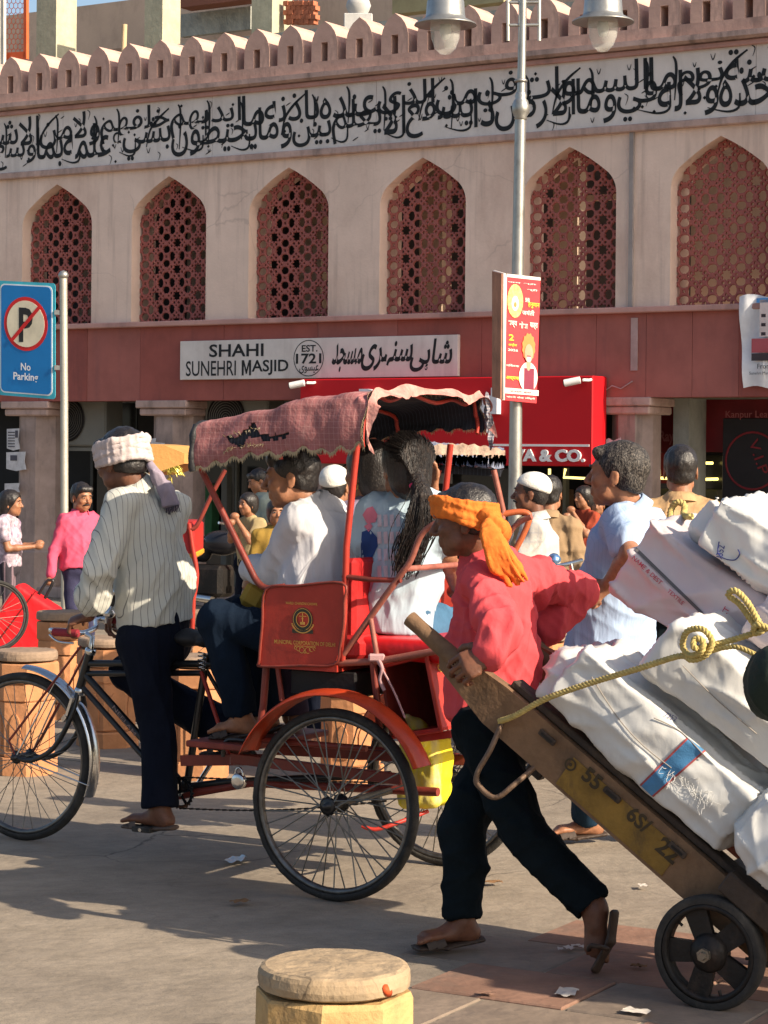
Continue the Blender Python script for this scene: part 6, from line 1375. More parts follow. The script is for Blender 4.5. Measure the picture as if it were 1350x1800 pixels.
pol, hf = person('tall man in pale blue polo with grey flecked hair leaning by the white sacks', P(1070, 1130, 9.3).xy.to_3d(), J, (-.93, .34, .05), hs=1.08, skin=skA, h=.0075, shirt=polo, sleeve='short', trouser=mat('deep_blue_jeans', (.012, .030, .055), .85, var=.3, bump=.3, bs=200, bd=.002, wr=.55, spec=.08), hem=P(1062, 1215, 9.2), hands=((Vector((-.75, .1, -.5)), Vector((-.3, -.9, .2)), 1, 1.05, .9), None), shoes=sandalm, widths=(.195, .135), belly=1.10, fold=.010, foldf=6, seed=31, sleeve_r=(.075, .062, .05), hairmat=greyhair, leg_r=(.095, .072, .066))
# ---- background people
def bgp(label, px, top, Y, face, shirt, trouser, skin=skA, mod=None, **k):
    J, s_, pt = auto(px, top, Y, face)
    if mod: mod(J, pt)
    kw = dict(hs=s_ * 1.02, bs=s_ * .98, skin=skin, h=.010, shirt=shirt, trouser=trouser, fold=.007, foldf=9, shoes=sandalm); kw.update(k)
    return person(label, P(px, top, Y).xy.to_3d(), J, Vector((face[0], face[1], face[2] if len(face) > 2 else 0)), **kw)
def m_tan(J, pt): J['w0'] = pt(.15, .2, .95); J['w1'] = pt(.15, -.2, .95)
bgp('man in tan shirt seen from behind beyond the stacked white sacks', 1197, 788, 11.6, (.10, 1), mat('tan_shirt', (.42, .27, .14), .9, var=.1, bump=.25, bs=150, bd=.003, wr=.55, spec=.08), blackt, mod=m_tan, widths=(.215, .13), hs=1.04, bs=1.0, h=.009, seed=41)
def m_cap(J, pt): J['e0'] = pt(.10, .20, 1.14); J['w0'] = pt(.30, .12, 1.10); J['e1'] = pt(.1, -.2, 1.14); J['w1'] = pt(.3, -.1, 1.1)
plaid = stripes(mat('white_plaid_shirt', (.44, .42, .39), .9, var=.05, bump=.25), (1, .3, 0), .05, .008, (.36, .36, .38), .6, axis2=(0, 0, 1))
bgp('bearded man in white skull cap and checked shirt facing left', 938, 834, 12.6, (-1, .12), plaid, mat('grey_trousers', (.16, .16, .14), .9, bump=.2), skin=skB, mod=m_cap, hair='cap', sleeve='rolled', widths=(.18, .13), seed=43, moustache=True)
bgp('man in plain brown shirt standing behind the skull cap man', 966, 838, 13.6, (.25, 1), mat('khaki_brown_shirt', (.27, .18, .10), .9, var=.12, bump=.2), mat('brown_trousers', (.10, .07, .045), .9), widths=(.19, .12), seed=44)
def m_pink(J, pt): J['w0'] = pt(.02, .30, .80); J['e0'] = pt(-.06, .27, 1.08)
bgp('moustached man in bright pink shirt and navy trousers holding the trolley handle', 142, 853, 17.6, (.62, -.72, -.12), mat('bright_pink_shirt', (.58, .075, .14), .8, var=.06, bump=.15), mat('navy_trousers', (.03, .03, .07), .85, bump=.2), mod=lambda J, pt: J.update(s0=J['s0'], e1=pt(-.05, -.26, 1.1), w1=pt(.0, -.34, .85)), widths=(.22, .15), belly=1.05, moustache=True, sleeve='long', seed=45, hs=.90)
def m_wom(J, pt): J['e0'] = pt(.05, .2, 1.12); J['w0'] = pt(.26, .10, 1.16); J['e1'] = pt(.05, -.2, 1.12); J['w1'] = pt(.28, -.05, 1.14)
floral = mat('floral_blouse', (.40, .33, .38), .9, var=.65, vs=22, bump=.1, stain=(.13, .06, .16), stain_amt=.9, stain_s=26)
bgp('woman in floral blouse and striped trousers walking at the far left edge', 17, 866, 18.5, (.95, -.15), floral, stripes(mat('striped_black_trousers', (.035, .03, .04), .9), (1, 0, 0), .06, .012, (.22, .15, .18), .8), mod=m_wom, hair='long', sleeve='short', widths=(.18, .12), collar=False, moustache=False, seed=46, hs=.86)
bgp('young man in grey shirt standing inside the shop behind the rickshaw', 457, 826, 20.5, (-.8, -.3, -.3), mat('grey_green_shirt', (.20, .24, .22), .9, bump=.2), navy, widths=(.2, .13), seed=47, sleeve='short')
def m_dr(J, pt): J['e0'] = pt(.12, .18, 1.2); J['w0'] = pt(.2, .06, 1.42); J['e1'] = pt(.1, -.2, 1.2); J['w1'] = pt(.22, -.04, 1.36)
bgp('woman in beige top drinking from a cup behind the rickshaw', 438, 868, 19.0, (-.7, -.6), mat('beige_top', (.34, .26, .13), .9, bump=.2), navy, mod=m_dr, hair='long', collar=False, sleeve='short', seed=48, skin=skA)
bgp('person in mustard kurta partly hidden behind the white kurta passenger', 486, 880, 16.5, (.2, -1), mat('mustard_kurta', (.26, .16, .03), .9, bump=.2), navy, hair='long', collar=False, seed=49)
bgp('man in white cap whose head shows behind the white kurta passenger', 588, 822, 12.5, (.3, 1), mat('grey_blue_kurta', (.25, .28, .34), .9), navy, hair='cap', seed=50)
bgp('woman in orange and red sari inside the shop holding a phone', 1028, 856, 20.0, (-.75, -.5), mat('orange_red_sari', (.28, .045, .02), .9, var=.4, vs=8, bump=.2), mat('red_sari_skirt', (.16, .02, .02), .9), mod=m_dr, hair='long', collar=False, sleeve='short', seed=51)
bgp('shopkeeper in dark blue standing deep in the shop beside the sari woman', 1052, 872, 21.0, (-.3, -1), mat('dark_blue_shirt', (.02, .03, .08), .9), navy, seed=52)
# ================================================================ hand cart with white bales
CW = G(1247, 1776); CWc = CW + UP * .17
def C(px, py, lat=0.): return hit(px, py, CWc + NR * lat, NR)
wood = mat('weathered_wood', (.17, .10, .055), .8, var=.3, vs=9, bump=.5, bs=40, stain=(.05, .035, .025), stain_amt=.7, stain_s=6)
wood2 = mat('dark_oily_wood', (.045, .032, .024), .7, var=.4, vs=9, bump=.5, bs=40, stain=(.15, .10, .06), stain_amt=.5, stain_s=7)
ochre = mat('worn_ochre_paint', (.19, .11, .022), .75, var=.4, vs=8, bump=.5, bs=40, stain=(.06, .042, .028), stain_amt=1., stain_s=10)
iron = mat('black_iron', (.018, .016, .015), .5, metal=.3, var=.3, bump=.3, bs=60, stain=(.09, .06, .045), stain_amt=.5, stain_s=14)
cart = thing('hand_cart', 'tilted wooden two wheeled hand cart with ochre side plank and numbers painted on it', 'cart', CW)
T_ = C(950, 1254, -.08); B_ = C(1166, 1440, -.08); CD = (T_ - B_).normalized(); CN = NR.cross(CD); CN = CN if CN.z > 0 else -CN
RCt = Matrix((CD, NR, CN)).transposed()
top = C(1000, 1297, -.08)
def K(a, lat, n): return top + CD * a + NR * (lat) + CN * n          # along the plank, sideways, above its top edge
aH = (C(900, 1200, -.08) - top).dot(CD); aE = (C(1345, 1600, -.08) - top).dot(CD) - .12; hT = (C(720, 1087, -.08) - top).dot(CD)
th_ = abs((C(993, 1367, -.08) - C(1000, 1297, -.08)).dot(CN)) + .035
for l in (0, -.56):
    b = MB(); q = [K(aE, l, 0), K(aH + .0, l, .0), K(aH + .12, l, -.012), K(aH + .26, l, -.045), K(aH + .22, l, -.10), K(aH, l, -th_), K(aE + .06, l, -th_), K(aE, l, -th_ * .7)]
    b.prism([p + NR * .022 for p in q], -NR * .044); o = b.obj('side_plank', wood if l == 0 else mat('reddish_wood', (.26, .075, .04), .7, var=.3, vs=9, bump=.4), cart); fixn(o.data)
    b = MB(); m0 = K(aH + .16, l, -.05); tip = C(720, 1087, -.08) + NR * l
    b.tube([m0 - CD * .05, m0.lerp(tip, .35), m0.lerp(tip, .8), tip], [.034, .029, .025, .026], 14); b.obj('shaft_handle', wood, cart)
    if l == 0:
        b = MB(); y0, y1 = (C(1005, 1335, -.05) - top).dot(CD), (C(1180, 1515, -.05) - top).dot(CD); b.box(K((y0 + y1) / 2, .0245, -th_ * .56), (abs(y0 - y1) / 2, .0015, th_ * .36), RCt); b.obj('ochre_paint_panel', ochre, cart)
        for px, py in ((963, 1296), (1077, 1397), (1192, 1494)):
            b = MB(); c_ = C(px, py, -.05); b.box(c_ + NR * .004, (.032, .006, .010), RCt, .003); b.obj('tie_slot_plate', wood2, cart)
            b = MB(); b.box(c_ + NR * .0105, (.022, .001, .004), RCt); b.obj('slot_shadow_gap', iron, cart)
ink = mat('faded_stencil_ink', (.05, .035, .018), .8, bump=0)
def stencil(s, px, py, h):
    b = MB(); p_ = C(px, py, -.0525); write(b, s, p_ , -CD, CN, h=h, off=.03); b.obj('painted_number', ink, cart)
stencil('55', 1020, 1368, .05); stencil('6S/', 1098, 1437, .05); stencil('22', 1150, 1493, .055)
b = MB(); b.lathe([(.020, .001), (.014, .001)], C(1003, 1344, -.052), NR, 20); b.lathe([(.006, .001), (0, .001)], C(1003, 1344, -.052), NR, 12); tag(b.obj('painted_ring', ink, cart), kind='stuff')
for l in (-.03, -.53):
    b = MB(); b.box(K((aE + aH) / 2, l, .014), ((aH - aE) / 2, .03, .012), RCt, .004); b.obj('top_rail', wood2, cart)
for i in range(7):
    a = aH - .06 - i * (aH - aE) / 7.0; b = MB(); b.box(K(a, -.28, -.03), (.045, .26, .014), RCt, .004); b.obj('deck_slat', wood2, cart)
b = MB(); b.bar(C(1276, 1545, .0), C(1400, 1655, .0), .05, .07, bev=.006); b.obj('tail_beam', wood2, cart)
# iron stand hoop and ring below
def tbc(n, pts, r, m): b = MB(); b.tube(pts, r, 8); return b.obj(n, m, cart)
rust = mat('rusty_iron_rod', (.14, .09, .06), .6, metal=.3, var=.3, vs=20, bump=.3)
tbc('stand_hoop', bez([C(882, 1272, -.05), C(862, 1318, .0), C(838, 1362, .02), C(846, 1386, .02), C(872, 1402, .02), C(905, 1378, .0), C(957, 1334, -.1)], 30), .0085, rust)
tbc('stand_hoop', bez([C(882, 1272, -.50), C(858, 1330, -.5), C(836, 1372, -.12), C(862, 1398, -.1)], 20), .0085, rust)
tbc('iron_ring', bez([C(948, 1312, -.1), C(932, 1322, -.1), C(936, 1344, -.1), C(956, 1330, -.1)], 16), .008, iron)
b = MB(); b.box(C(945, 1352, -.1), (.03, .02, .022), RCt, .005); b.obj('iron_clasp', iron, cart)
tbc('iron_hook', bez([C(952, 1350, -.1), C(972, 1362, -.1), C(980, 1350, -.1)], 8), .006, iron)
tbc('peg', [C(1106, 1470, -.08), C(1104, 1488, -.08)], .008, iron)
tbc('axle', [CWc + NR * .05, CWc - NR * .68], .018, iron)
def cwheel(c):
    b = MB(); R0 = .168; b.lathe([(R0 * .86, -.024), (R0 * .96, -.027), (R0, -.020), (R0 + .002, 0), (R0, .020), (R0 * .96, .027), (R0 * .86, .024)], c, NR, 48); W_ = b.obj('wheel', rubber, cart)
    b = MB(); b.lathe([(R0 * .86, .020), (R0 * .83, .026), (R0 * .76, .022), (R0 * .75, -.022), (R0 * .83, -.026), (R0 * .86, -.02)], c, NR, 48); b.obj('rim', iron, W_)
    b = MB(); b.lathe([(0, .040), (.022, .040), (.030, .034), (.048, .028), (.058, .012), (.058, -.02), (.03, -.04), (0, -.04)], c, NR, 24); b.obj('hub', iron, W_)
    for k in range(5):
        a = 2 * math.pi * k / 5 + .35; d = UP * math.cos(a) + HD * math.sin(a); t = NR.cross(d)
        b = MB(); q = [c + d * .045 + t * .030, c + d * (R0 * .80) + t * .036, c + d * (R0 * .80) - t * .036, c + d * .045 - t * .030]
        b.prism([p + NR * .010 for p in q], -NR * .020); o = b.obj('cast_spoke', iron, W_); fixn(o.data)
    b = MB(); b.lathe([(0, .066), (.011, .066), (.013, .062), (.013, .056), (.021, .056), (.021, .042), (0, .042)], c, NR, 6, smooth=False); b.obj('axle_nut', mat('greasy_nut', (.25, .22, .18), .4, metal=.7), W_)
    for k in (0, 2, 3):
        a = 2 * math.pi * k / 5 + .9; d = UP * math.cos(a) + HD * math.sin(a); b = MB(); b.tube([c + d * R0 * .80, c + d * R0 * .66], .005, 6); b.obj('rim_bolt', iron, W_)
cwheel(CWc); cwheel(CWc - NR * .62)
# ---- bales
def wovenmat(n, c, stain=(.40, .34, .28), sa=.35, wr=1.0):
    m = mat(n, c, .42, var=.06, vs=3, bump=.15, bs=240, bd=.0015, spec=.35, stain=stain, stain_amt=sa, stain_s=3.2, wr=.22, wrs=12)
    return m
bw = wovenmat('white_woven_plastic', (.60, .60, .58)); bw2 = wovenmat('grey_white_woven_plastic', (.56, .56, .54), (.30, .27, .23), .5); bp = wovenmat('pinkish_woven_plastic', (.52, .45, .46), (.45, .33, .33), .35)
def crinkle(a, seed, dv=(0, 0, 1)):
    def g(V, N):
        q = V + seed * 5.1; w = (fbm(q * 3, 2) - .5)[:, None] * .10; r = np.random.RandomState(seed + 90); o = 0
        for k in range(9):
            d = r.normal(size=3); d /= np.linalg.norm(d); fr = (3.4, 4.2, 5, 6.2, 7.5, 9, 11, 14, 18)[k]; t = ((q + w) @ d) * fr + r.rand() * 9; m = np.clip((fbm(q * 2.3 + k * 5, 2) - .42) * 5, 0, 1)
            o = o + np.abs((t % 1) * 2 - 1) * m * 3.2 / fr
        return V + N * (a * (o - 1.6) * 1.0 + a * 1.1 * creases(q, seed + 3, dv, 7, 6, .6, 4, .03, .48))[:, None]
    return g
def bale(label, TL, BL, BR, lat, dep, m, seed=0, amp=.015, tuft=None, rd=.022, h=.0085, extra=None, group='white plastic bales on the hand cart'):
    a, b_, c_ = C(*TL, lat), C(*BL, lat), C(*BR, lat); x = (b_ - c_); L = x.length; x.normalize(); y = (a - b_); y = y - x * y.dot(x); T = y.length; y.normalize()
    cen = (b_ + c_) / 2 + y * T / 2 - NR * dep / 2; S = Solid()
    Rb = Matrix((x, NR, y)).transposed(); S.box(cen, (L / 2 - rd, dep / 2 - rd, T / 2 - rd), Rb, rd, .03)
    S.ell(cen, (L * .49, dep * .51, T * .52), Rb, k=.05)
    if tuft:
        for (p0, p1, r0, r1) in tuft: S.cap(p0, p1, r0, r1, k=.03)
    if extra: extra(S, x, y, cen, L, T)
    t = thing('bale', label, 'sack', cen - y * T / 2, group=group)
    o = solid_obj('sack_body', S.net(h, crinkle(amp, seed, x)), m, t)
    return t, cen, x, y, L, T
A = bale('white bale nearest the porter on the cart plank with a blue woven stripe', (1012, 1122), (948, 1232), (1255, 1506), -.03, .34, bw2, 1, tuft=[(C(1000, 1180, -.15), C(962, 1216, -.10), .08, .03), (C(975, 1200, -.10), C(945, 1222, -.08), .03, .012)])
Bb = bale('white bale with a sunlit top lying on the striped bale under the rope knot', (1192, 1082), (1118, 1178), (1400, 1412), -.06, .38, bw, 2)
bale('white bale on the far side of the cart behind the striped bale', (1000, 1118), (950, 1225), (1240, 1480), -.40, .28, bw2, 7)
Cc = bale('big pinkish bale with red print and dark strap leaning toward the polo shirt man', (1150, 915), (1062, 1036), (1330, 1230), -.42, .42, bp, 3, h=.009)
Dd = bale('upper white bale with blue handwritten number in a circle and a twisted corner', (1262, 868), (1212, 960), (1440, 1100), -.36, .48, bw, 4, tuft=[(C(1236, 930, -.5), C(1252, 892, -.5), .05, .018), (C(1252, 892, -.5), C(1262, 872, -.5), .016, .007)], h=.009)
bale('pinkish white bale at the right edge beneath the loop of rope', (1350, 1030), (1300, 1110), (1480, 1260), -.22, .4, bp, 5)
Ee = bale('rounded white bale with a green knot at the tail of the cart', (1335, 1372), (1258, 1480), (1420, 1640), .05, .4, bw, 6, rd=.07)
# stripes, straps, prints follow the sack surfaces
def onsack(root, px, py, back=.004):
    o = [c_ for c_ in root.children if c_.name.startswith('sack_body')][0]
    if 'bvh' not in CACHE.setdefault(o.name, {}): CACHE[o.name]['bvh'] = bvh(o, OFF[root.name])
    r = ray(px, py).normalized(); h_ = CACHE[o.name]['bvh'].ray_cast(CAM, r)
    return (h_[0] - r * back) if h_[0] is not None else None
CACHE = {}
def ribbon(nm, root, A0, A1, B0, B1, m, n=36, k=8):
    """strip between pixel lines A0-A1 and B0-B1, laid on the sack"""
    b = MB(); vs = []; ok = []
    for i in range(n + 1):
        for j in range(k + 1):
            u, v = i / n, j / k; x = (A0[0] * (1 - u) + A1[0] * u) * (1 - v) + (B0[0] * (1 - u) + B1[0] * u) * v; y = (A0[1] * (1 - u) + A1[1] * u) * (1 - v) + (B0[1] * (1 - u) + B1[1] * u) * v
            q = onsack(root, x, y); ok.append(q is not None); vs.append(q or Vector((0, 0, 0)))
    fs = [(i * (k + 1) + j, i * (k + 1) + j + 1, (i + 1) * (k + 1) + j + 1, (i + 1) * (k + 1) + j) for i in range(n) for j in range(k)]
    fs = [f_ for f_ in fs if all(ok[x] for x in f_)]
    used = sorted({i for f_ in fs for i in f_}); mp = {o_: i for i, o_ in enumerate(used)}
    if not fs: return
    b.add([vs[i] for i in used], [tuple(mp[i] for i in f_) for f_ in fs], True); return b.obj(nm, m, root)
blues = mat('blue_woven_stripe', (.06, .19, .36), .6, var=.15, vs=20, bump=.2, bs=200)
ribbon('blue_stripe', A[0], (1211, 1298), (1122, 1387), (1238, 1318), (1140, 1404), blues)
ribbon('stripe_edge', A[0], (1208, 1296), (1119, 1385), (1211, 1298), (1122, 1387), mat('red_thread', (.30, .06, .06), .8, bump=0), k=2); ribbon('stripe_edge', A[0], (1238, 1318), (1140, 1404), (1241, 1320), (1143, 1406), MATS['red_thread'], k=2)
strap = mat('grey_strap', (.10, .095, .10), .6)
ribbon('strap', Cc[0], (1115, 966), (1232, 1080), (1119, 962), (1236, 1076), strap, 60, 2)
redpr = mat('red_sack_print', (.42, .06, .09), .7, bump=0); blupr = mat('blue_ink_writing', (.03, .04, .18), .7, bump=0)
def sackwrite(nm, root, s, px, py, ang, hpx, m, off=.01, asp=1.):
    V, Fc = glyphs(s, off); lo = V.min(0); hi = V.max(0); k = hpx / (hi[1] - lo[1]); ca, sa = math.cos(math.radians(ang)), math.sin(math.radians(ang)); out = []; ok = []
    for v in V:
        x = (v[0] - lo[0]) * k * asp; y = (v[1] - lo[1]) * k; q = onsack(root, px + x * ca + y * sa, py + x * sa - y * ca, .006); ok.append(q is not None); out.append(q or Vector((0, 0, 0)))
    Fc = [f_ for f_ in Fc if all(ok[i] for i in f_)]
    if not Fc: return
    used = sorted({i for f_ in Fc for i in f_}); mp = {o_: i for i, o_ in enumerate(used)}; b = MB(); b.add([out[i] for i in used], [tuple(mp[i] for i in f_) for f_ in Fc]); return b.obj(nm, m, root)
sackwrite('red_print', Cc[0], 'NAME & DEST', 1110, 982, 43, 8, redpr); sackwrite('red_print', Cc[0], 'TEXTILE', 1172, 1040, 42, 7, redpr)
sackwrite('red_print', Cc[0], 'SURAT', 1078, 1012, -52, 7, redpr); sackwrite('red_print', Cc[0], 'IND', 1064, 1036, -58, 6, redpr)
sackwrite('red_print', Cc[0], 'TEXT', 1266, 1100, -60, 10, redpr)
sackwrite('handwriting', Dd[0], '9352', 1269, 985, -78, 12, blupr, .01, .8)
def sackline(nm, root, pts, m, wpx=1.6):
    c = bez([Vector((x, y, 0)) for x, y in pts], 24); q = [onsack(root, p.x, p.y, .005) for p in c]; q = [x for x in q if x is not None]
    if len(q) > 2: b = MB(); b.tube(q, .0018, 5); return b.obj(nm, m, root)
sackline('handwriting_ring', Dd[0], [(1264, 952), (1262, 972), (1274, 982), (1292, 984), (1300, 974), (1297, 966)], blupr)
sackwrite('handwriting', A[0], '7252', 1168, 1258, 28, 8, blupr, .0); sackwrite('handwriting', Bb[0], '9352', 1215, 1130, 40, 9, blupr, .0)
for root, pts in ((A[0], [(1040, 1190), (1085, 1260), (1130, 1310), (1180, 1350)]), (A[0], [(1150, 1262), (1195, 1285), (1240, 1330)]), (Bb[0], [(1200, 1170), (1260, 1230), (1330, 1290)])): sackline('seam', root, pts, mat('seam_thread', (.30, .27, .24), .8))
b = MB(); rs3 = np.random.RandomState(5)
for i in range(26):
    p0 = onsack(A[0], 1172 + i * 3.2, 1352 + i * 2.0 + rs3.randint(-4, 4), .004)
    if p0 is None: continue
    q = [p0]
    for j in range(5): q.append(q[-1] + Vector((rs3.uniform(-.012, .014), -.004, rs3.uniform(-.022, .006))))
    b.tube(bez(q, 12), .0007, 3)
tag(b.obj('frayed_threads', mat('white_thread', (.62, .62, .60), .8), A[0]), kind='stuff')
b = MB(); q = onsack(Ee[0], 1292, 1432, -.01)
if q is not None:
    b.tube(bez([q, q + Vector((.02, -.02, .03)), q + Vector((-.02, -.02, .05)), q + Vector((-.03, -.02, .01)), q + Vector((0, -.03, -.01))], 20), .0035, 6); b.obj('green_knot', mat('pale_green_cord', (.22, .42, .28), .6), Ee[0])
# ---- rope
ropem = mat('yellow_sisal_rope', (.46, .36, .13), .9, var=.25, vs=40, bump=.6, bs=200, bd=.003, stain=(.20, .14, .07), stain_amt=.6, stain_s=9)
def rope(label, pts, r=.0085, n=90, parent=None, pitch=.035):
    c = bez(pts, n); t = parent; L = 0; T = thing('rope', label, 'rope', c[0]) if parent is None else parent
    S_ = [0]
    for i in range(1, len(c)): S_.append(S_[-1] + (c[i] - c[i - 1]).length)
    tot = S_[-1]; m = max(20, int(tot / .006)); fine = []
    for i in range(m + 1):
        s_ = tot * i / m; j = max(0, min(len(c) - 2, int(np.searchsorted(S_, s_)) - 1)); d = S_[j + 1] - S_[j]; fine.append(c[j].lerp(c[j + 1], (s_ - S_[j]) / d if d > 1e-9 else 0))
    u = (fine[1] - fine[0]).orthogonal().normalized(); st = [[], [], []]
    for i, p_ in enumerate(fine):
        tg = (fine[min(i + 1, m)] - fine[max(i - 1, 0)]).normalized(); u = (u - tg * u.dot(tg)).normalized(); w = tg.cross(u)
        for k in range(3):
            a = 2 * math.pi * (k / 3 + tot * i / m / pitch); st[k].append(p_ + (u * math.cos(a) + w * math.sin(a)) * r * .62)
    for k in range(3): b = MB(); b.tube(st[k], r * .62, 6); b.obj('rope_strand', ropem, T)
    return T
q = lambda x, y, l=.02: C(x, y, l)
r1 = rope('taut yellow rope running from the cart shaft over the bales into a knot', [q(878, 1268, -.05), q(905, 1258, .0), q(960, 1228, .02), q(1040, 1200, .02), q(1120, 1176, .02), q(1195, 1153, .03), q(1215, 1160, .05), q(1240, 1152, .06), q(1252, 1128, .06), q(1235, 1106, .06), q(1208, 1110, .05), q(1200, 1135, .04), q(1212, 1152, .05), q(1232, 1146, .08), q(1236, 1128, .08), q(1222, 1122, .08), q(1222, 1140, .09), q(1260, 1132, .03), q(1310, 1118, .02), q(1400, 1085, .02)], n=150)
rope('yellow rope loop standing up above the knot at the right edge', [q(1375, 1098, .0), q(1335, 1105, .02), q(1322, 1092, .02), q(1300, 1062, .02), q(1280, 1046, .02), q(1292, 1038, .03), q(1312, 1056, .03), q(1332, 1090, .03), q(1340, 1108, .04), q(1325, 1112, .03), q(1330, 1098, .05), q(1350, 1104, .04)], n=110)
rope('dark slack rope passing under the knot to the right', [q(1235, 1150, .04), q(1275, 1138, .04), q(1310, 1142, .04), q(1400, 1190, .02)], n=60, r=.007)
rope('rope end curled on top of the bales in front of the tan shirt', [C(1178, 912, -.7), C(1180, 895, -.72), C(1190, 883, -.72), C(1203, 888, -.72), C(1202, 905, -.7), C(1215, 908, -.6)], n=40, r=.010)
tarp = Solid(); tarp.ell(C(1362, 1212, .12), (.09, .10, .10)); tarp.ell(C(1380, 1180, .12), (.10, .1, .08), k=.03)
tp = solid_obj('dark_green_bundle', tarp.net(.01, crinkle(.008, 9)), mat('dark_green_cloth', (.012, .022, .016), .8, var=.2, bump=.3), None)
tag(tp, 'dark green cloth bundle hanging over the bales at the right edge', 'bundle')
# ================================================================ street furniture, other vehicles
bst = mat('orange_sandstone', (.46, .21, .095), .85, var=.2, vs=5, bump=.4, bs=30, stain=(.24, .12, .07), stain_amt=.5, stain_s=5)
bcap = mat('worn_cap_stone', (.26, .185, .13), .85, var=.25, vs=7, bump=.5, bs=30, stain=(.12, .10, .085), stain_amt=.6, stain_s=6)
bst2 = mat('buff_sandstone', (.44, .285, .12), .85, var=.2, vs=7, bump=.7, bs=30, stain=(.24, .15, .075), stain_amt=.6, stain_s=9, bd=.012); bcap2 = mat('buff_cap_stone', (.34, .25, .155), .85, var=.2, vs=9, bump=.7, bs=25, stain=(.14, .115, .085), stain_amt=.8, stain_s=12, bd=.012)
for m_ in (bcap2, bst2): fissures(m_, 7, .02, .7, (.06, .045, .03))
def jit(me, a, seed):
    r = np.random.RandomState(seed)
    for v in me.vertices:
        j = Vector(r.uniform(-a, a, 3))
        if v.co.xy.length > .05: v.co += j
def bollard(px, py, Y, label, s=1., ms=(bst, bcap), seed=0, sub=False):
    g_ = P(px, py, Y); k = g_.z / .60; base = Vector((g_.x, g_.y, 0)); t = thing('stone_bollard', label, 'bollard', base, rotz=.35 + seed * .3, group='carved sandstone bollards', local=True); r = .16 * s
    def st(nm, prof, n, m, ph=0, sm=False, sd=0):
        b = MB(); b.lathe([(a * r, h * k) for a, h in prof], (0, 0, 0), n=n, smooth=False, ph=ph); o = b.obj(nm, m, t); jit(o.data, .0009 if sm else .0035, seed * 7 + sd); return o
    st('cap_stone', [(.0, .551), (.93, .551), (.985, .556), (1.0, .57), (.99, .588), (.96, .597), (.90, .601), (.5, .6015), (0, .602)], 40, ms[1], sm=True, sd=1)
    st('collar_stone', [(0, .445), (1.0, .445), (1.04, .452), (1.04, .535), (1.0, .543), (0, .543)], 8, ms[0], sd=2)
    st('neck_stone', [(0, .36), (.94, .36), (.96, .366), (.96, .437), (.93, .443), (0, .443)], 8, ms[0], sd=3)
    st('shaft_stone', [(0, .09), (.90, .09), (.92, .1), (.90, .352), (.88, .358), (0, .358)], 8, ms[0], sd=4)
    st('base_stone', [(0, 0), (1.02, 0), (1.02, .08), (.98, .088), (0, .088)], 8, ms[0], sd=5)
    for j in range(8):
        a = 2 * math.pi * (j + .5) / 8; d = Vector((math.cos(a), math.sin(a), 0)); w = Vector((-math.sin(a), math.cos(a), 0)); rr = r * .84; b = MB()
        pl_ = [(-.028, .13), (.028, .13), (.028, .25), (.018, .28), (0, .305), (-.018, .28), (-.028, .25)]
        b.prism([d * (rr + .008) + w * x * s + UP * z * k for x, z in pl_], -d * .012); o = b.obj('carved_niche', ms[0], t); fixn(o.data)
    return t
fb = bollard(588, 1694, 4.74, 'buff bollard with thick round cap nearest the camera at the bottom of the picture', 1., (bst2, bcap2), 1)
b = MB(); q = hit(697, 1703, P(588, 1694, 4.74) + Vector((.10, -.10, 0)), Vector((-.7, .7, 0))) if 0 else P(588, 1694, 4.74)
loc0 = Vector((q.x, q.y, 0)); a_ = math.atan2(-.72, .69) - (.35 + .3)
b.lathe([(0, 0), (.010, .0), (.011, .001), (0, .002)], Vector((math.cos(a_) * .1585, math.sin(a_) * .1585, .57 * (q.z / .6))), (math.cos(a_), math.sin(a_), .1), 12, ell=1.5); b.obj('red_paint_mark', mat('orange_red_mark', (.55, .08, .02), .7), fb)
bollard(46, 1142, 11.5, 'orange bollard behind the rickshaw front wheel at the left edge', seed=2); bollard(110, 1074, 13.9, 'orange bollard left of the handlebar below the pink shirt man', seed=3)
bollard(190, 1120, 12.6, 'orange bollard behind the puller elbow beside the handlebar stem', seed=4, s=1.05); bollard(347, 1152, 11.4, 'orange bollard behind the rickshaw seat tube', seed=5)
bollard(352, 1074, 13.9, 'orange bollard behind the saddle between puller and passenger', seed=6); bollard(618, 1168, 11.3, 'pale bollard glimpsed under the rickshaw seat board', seed=7); bollard(948, 1108, 12.6, 'small bollard behind the bent pink elbow of the porter', seed=8)
# ---- lamp post
lp = thing('street_lamp', 'tall steel lamp post with two clear bell lanterns rising behind the rickshaw', 'street lamp', G(905, 1140))
LB = P(905, 1140, 19); LB.z = 0
lq = lambda x, y, d=0.: P(x, y, 19 + d)
def tbo(n, pts, r, m, par, k=12): b = MB(); b.tube(pts, r, k); return b.obj(n, m, par)
tbo('lower_pole', [LB, lq(905, 890), lq(907, 700), lq(910, 480)], [.075, .058, .052, .050], steel, lp, 16)
tbo('upper_pole', [lq(910, 480), lq(915, 195)], [.050, .046], steel, lp, 16)
tbo('top_pole', [lq(916, 180), lq(918, 60), lq(920, -80)], [.036, .034, .034], steel, lp, 14)
b = MB(); b.lathe([(.045, -.06), (.055, -.05), (.050, -.03), (.072, .0), (.075, .05), (.060, .10), (.045, .12), (.052, .14), (.040, .17)], lq(915.5, 188) - UP * .05, n=20); b.obj('pole_collar', steel, lp)
for x, y in ((915.5, 145),): b = MB(); b.lathe([(.04, 0), (.055, .005), (.055, .02), (.036, .03)], lq(x, y), n=16); b.obj('pole_ring', steel, lp)
for x0, x1 in ((893, 893), (948, 948)):
    tbo('ladder_rod', [lq(x0, -60), lq(x1, 72)], .014, mat('pale_steel_rod', (.55, .53, .47), .5, metal=.5), lp, 8)
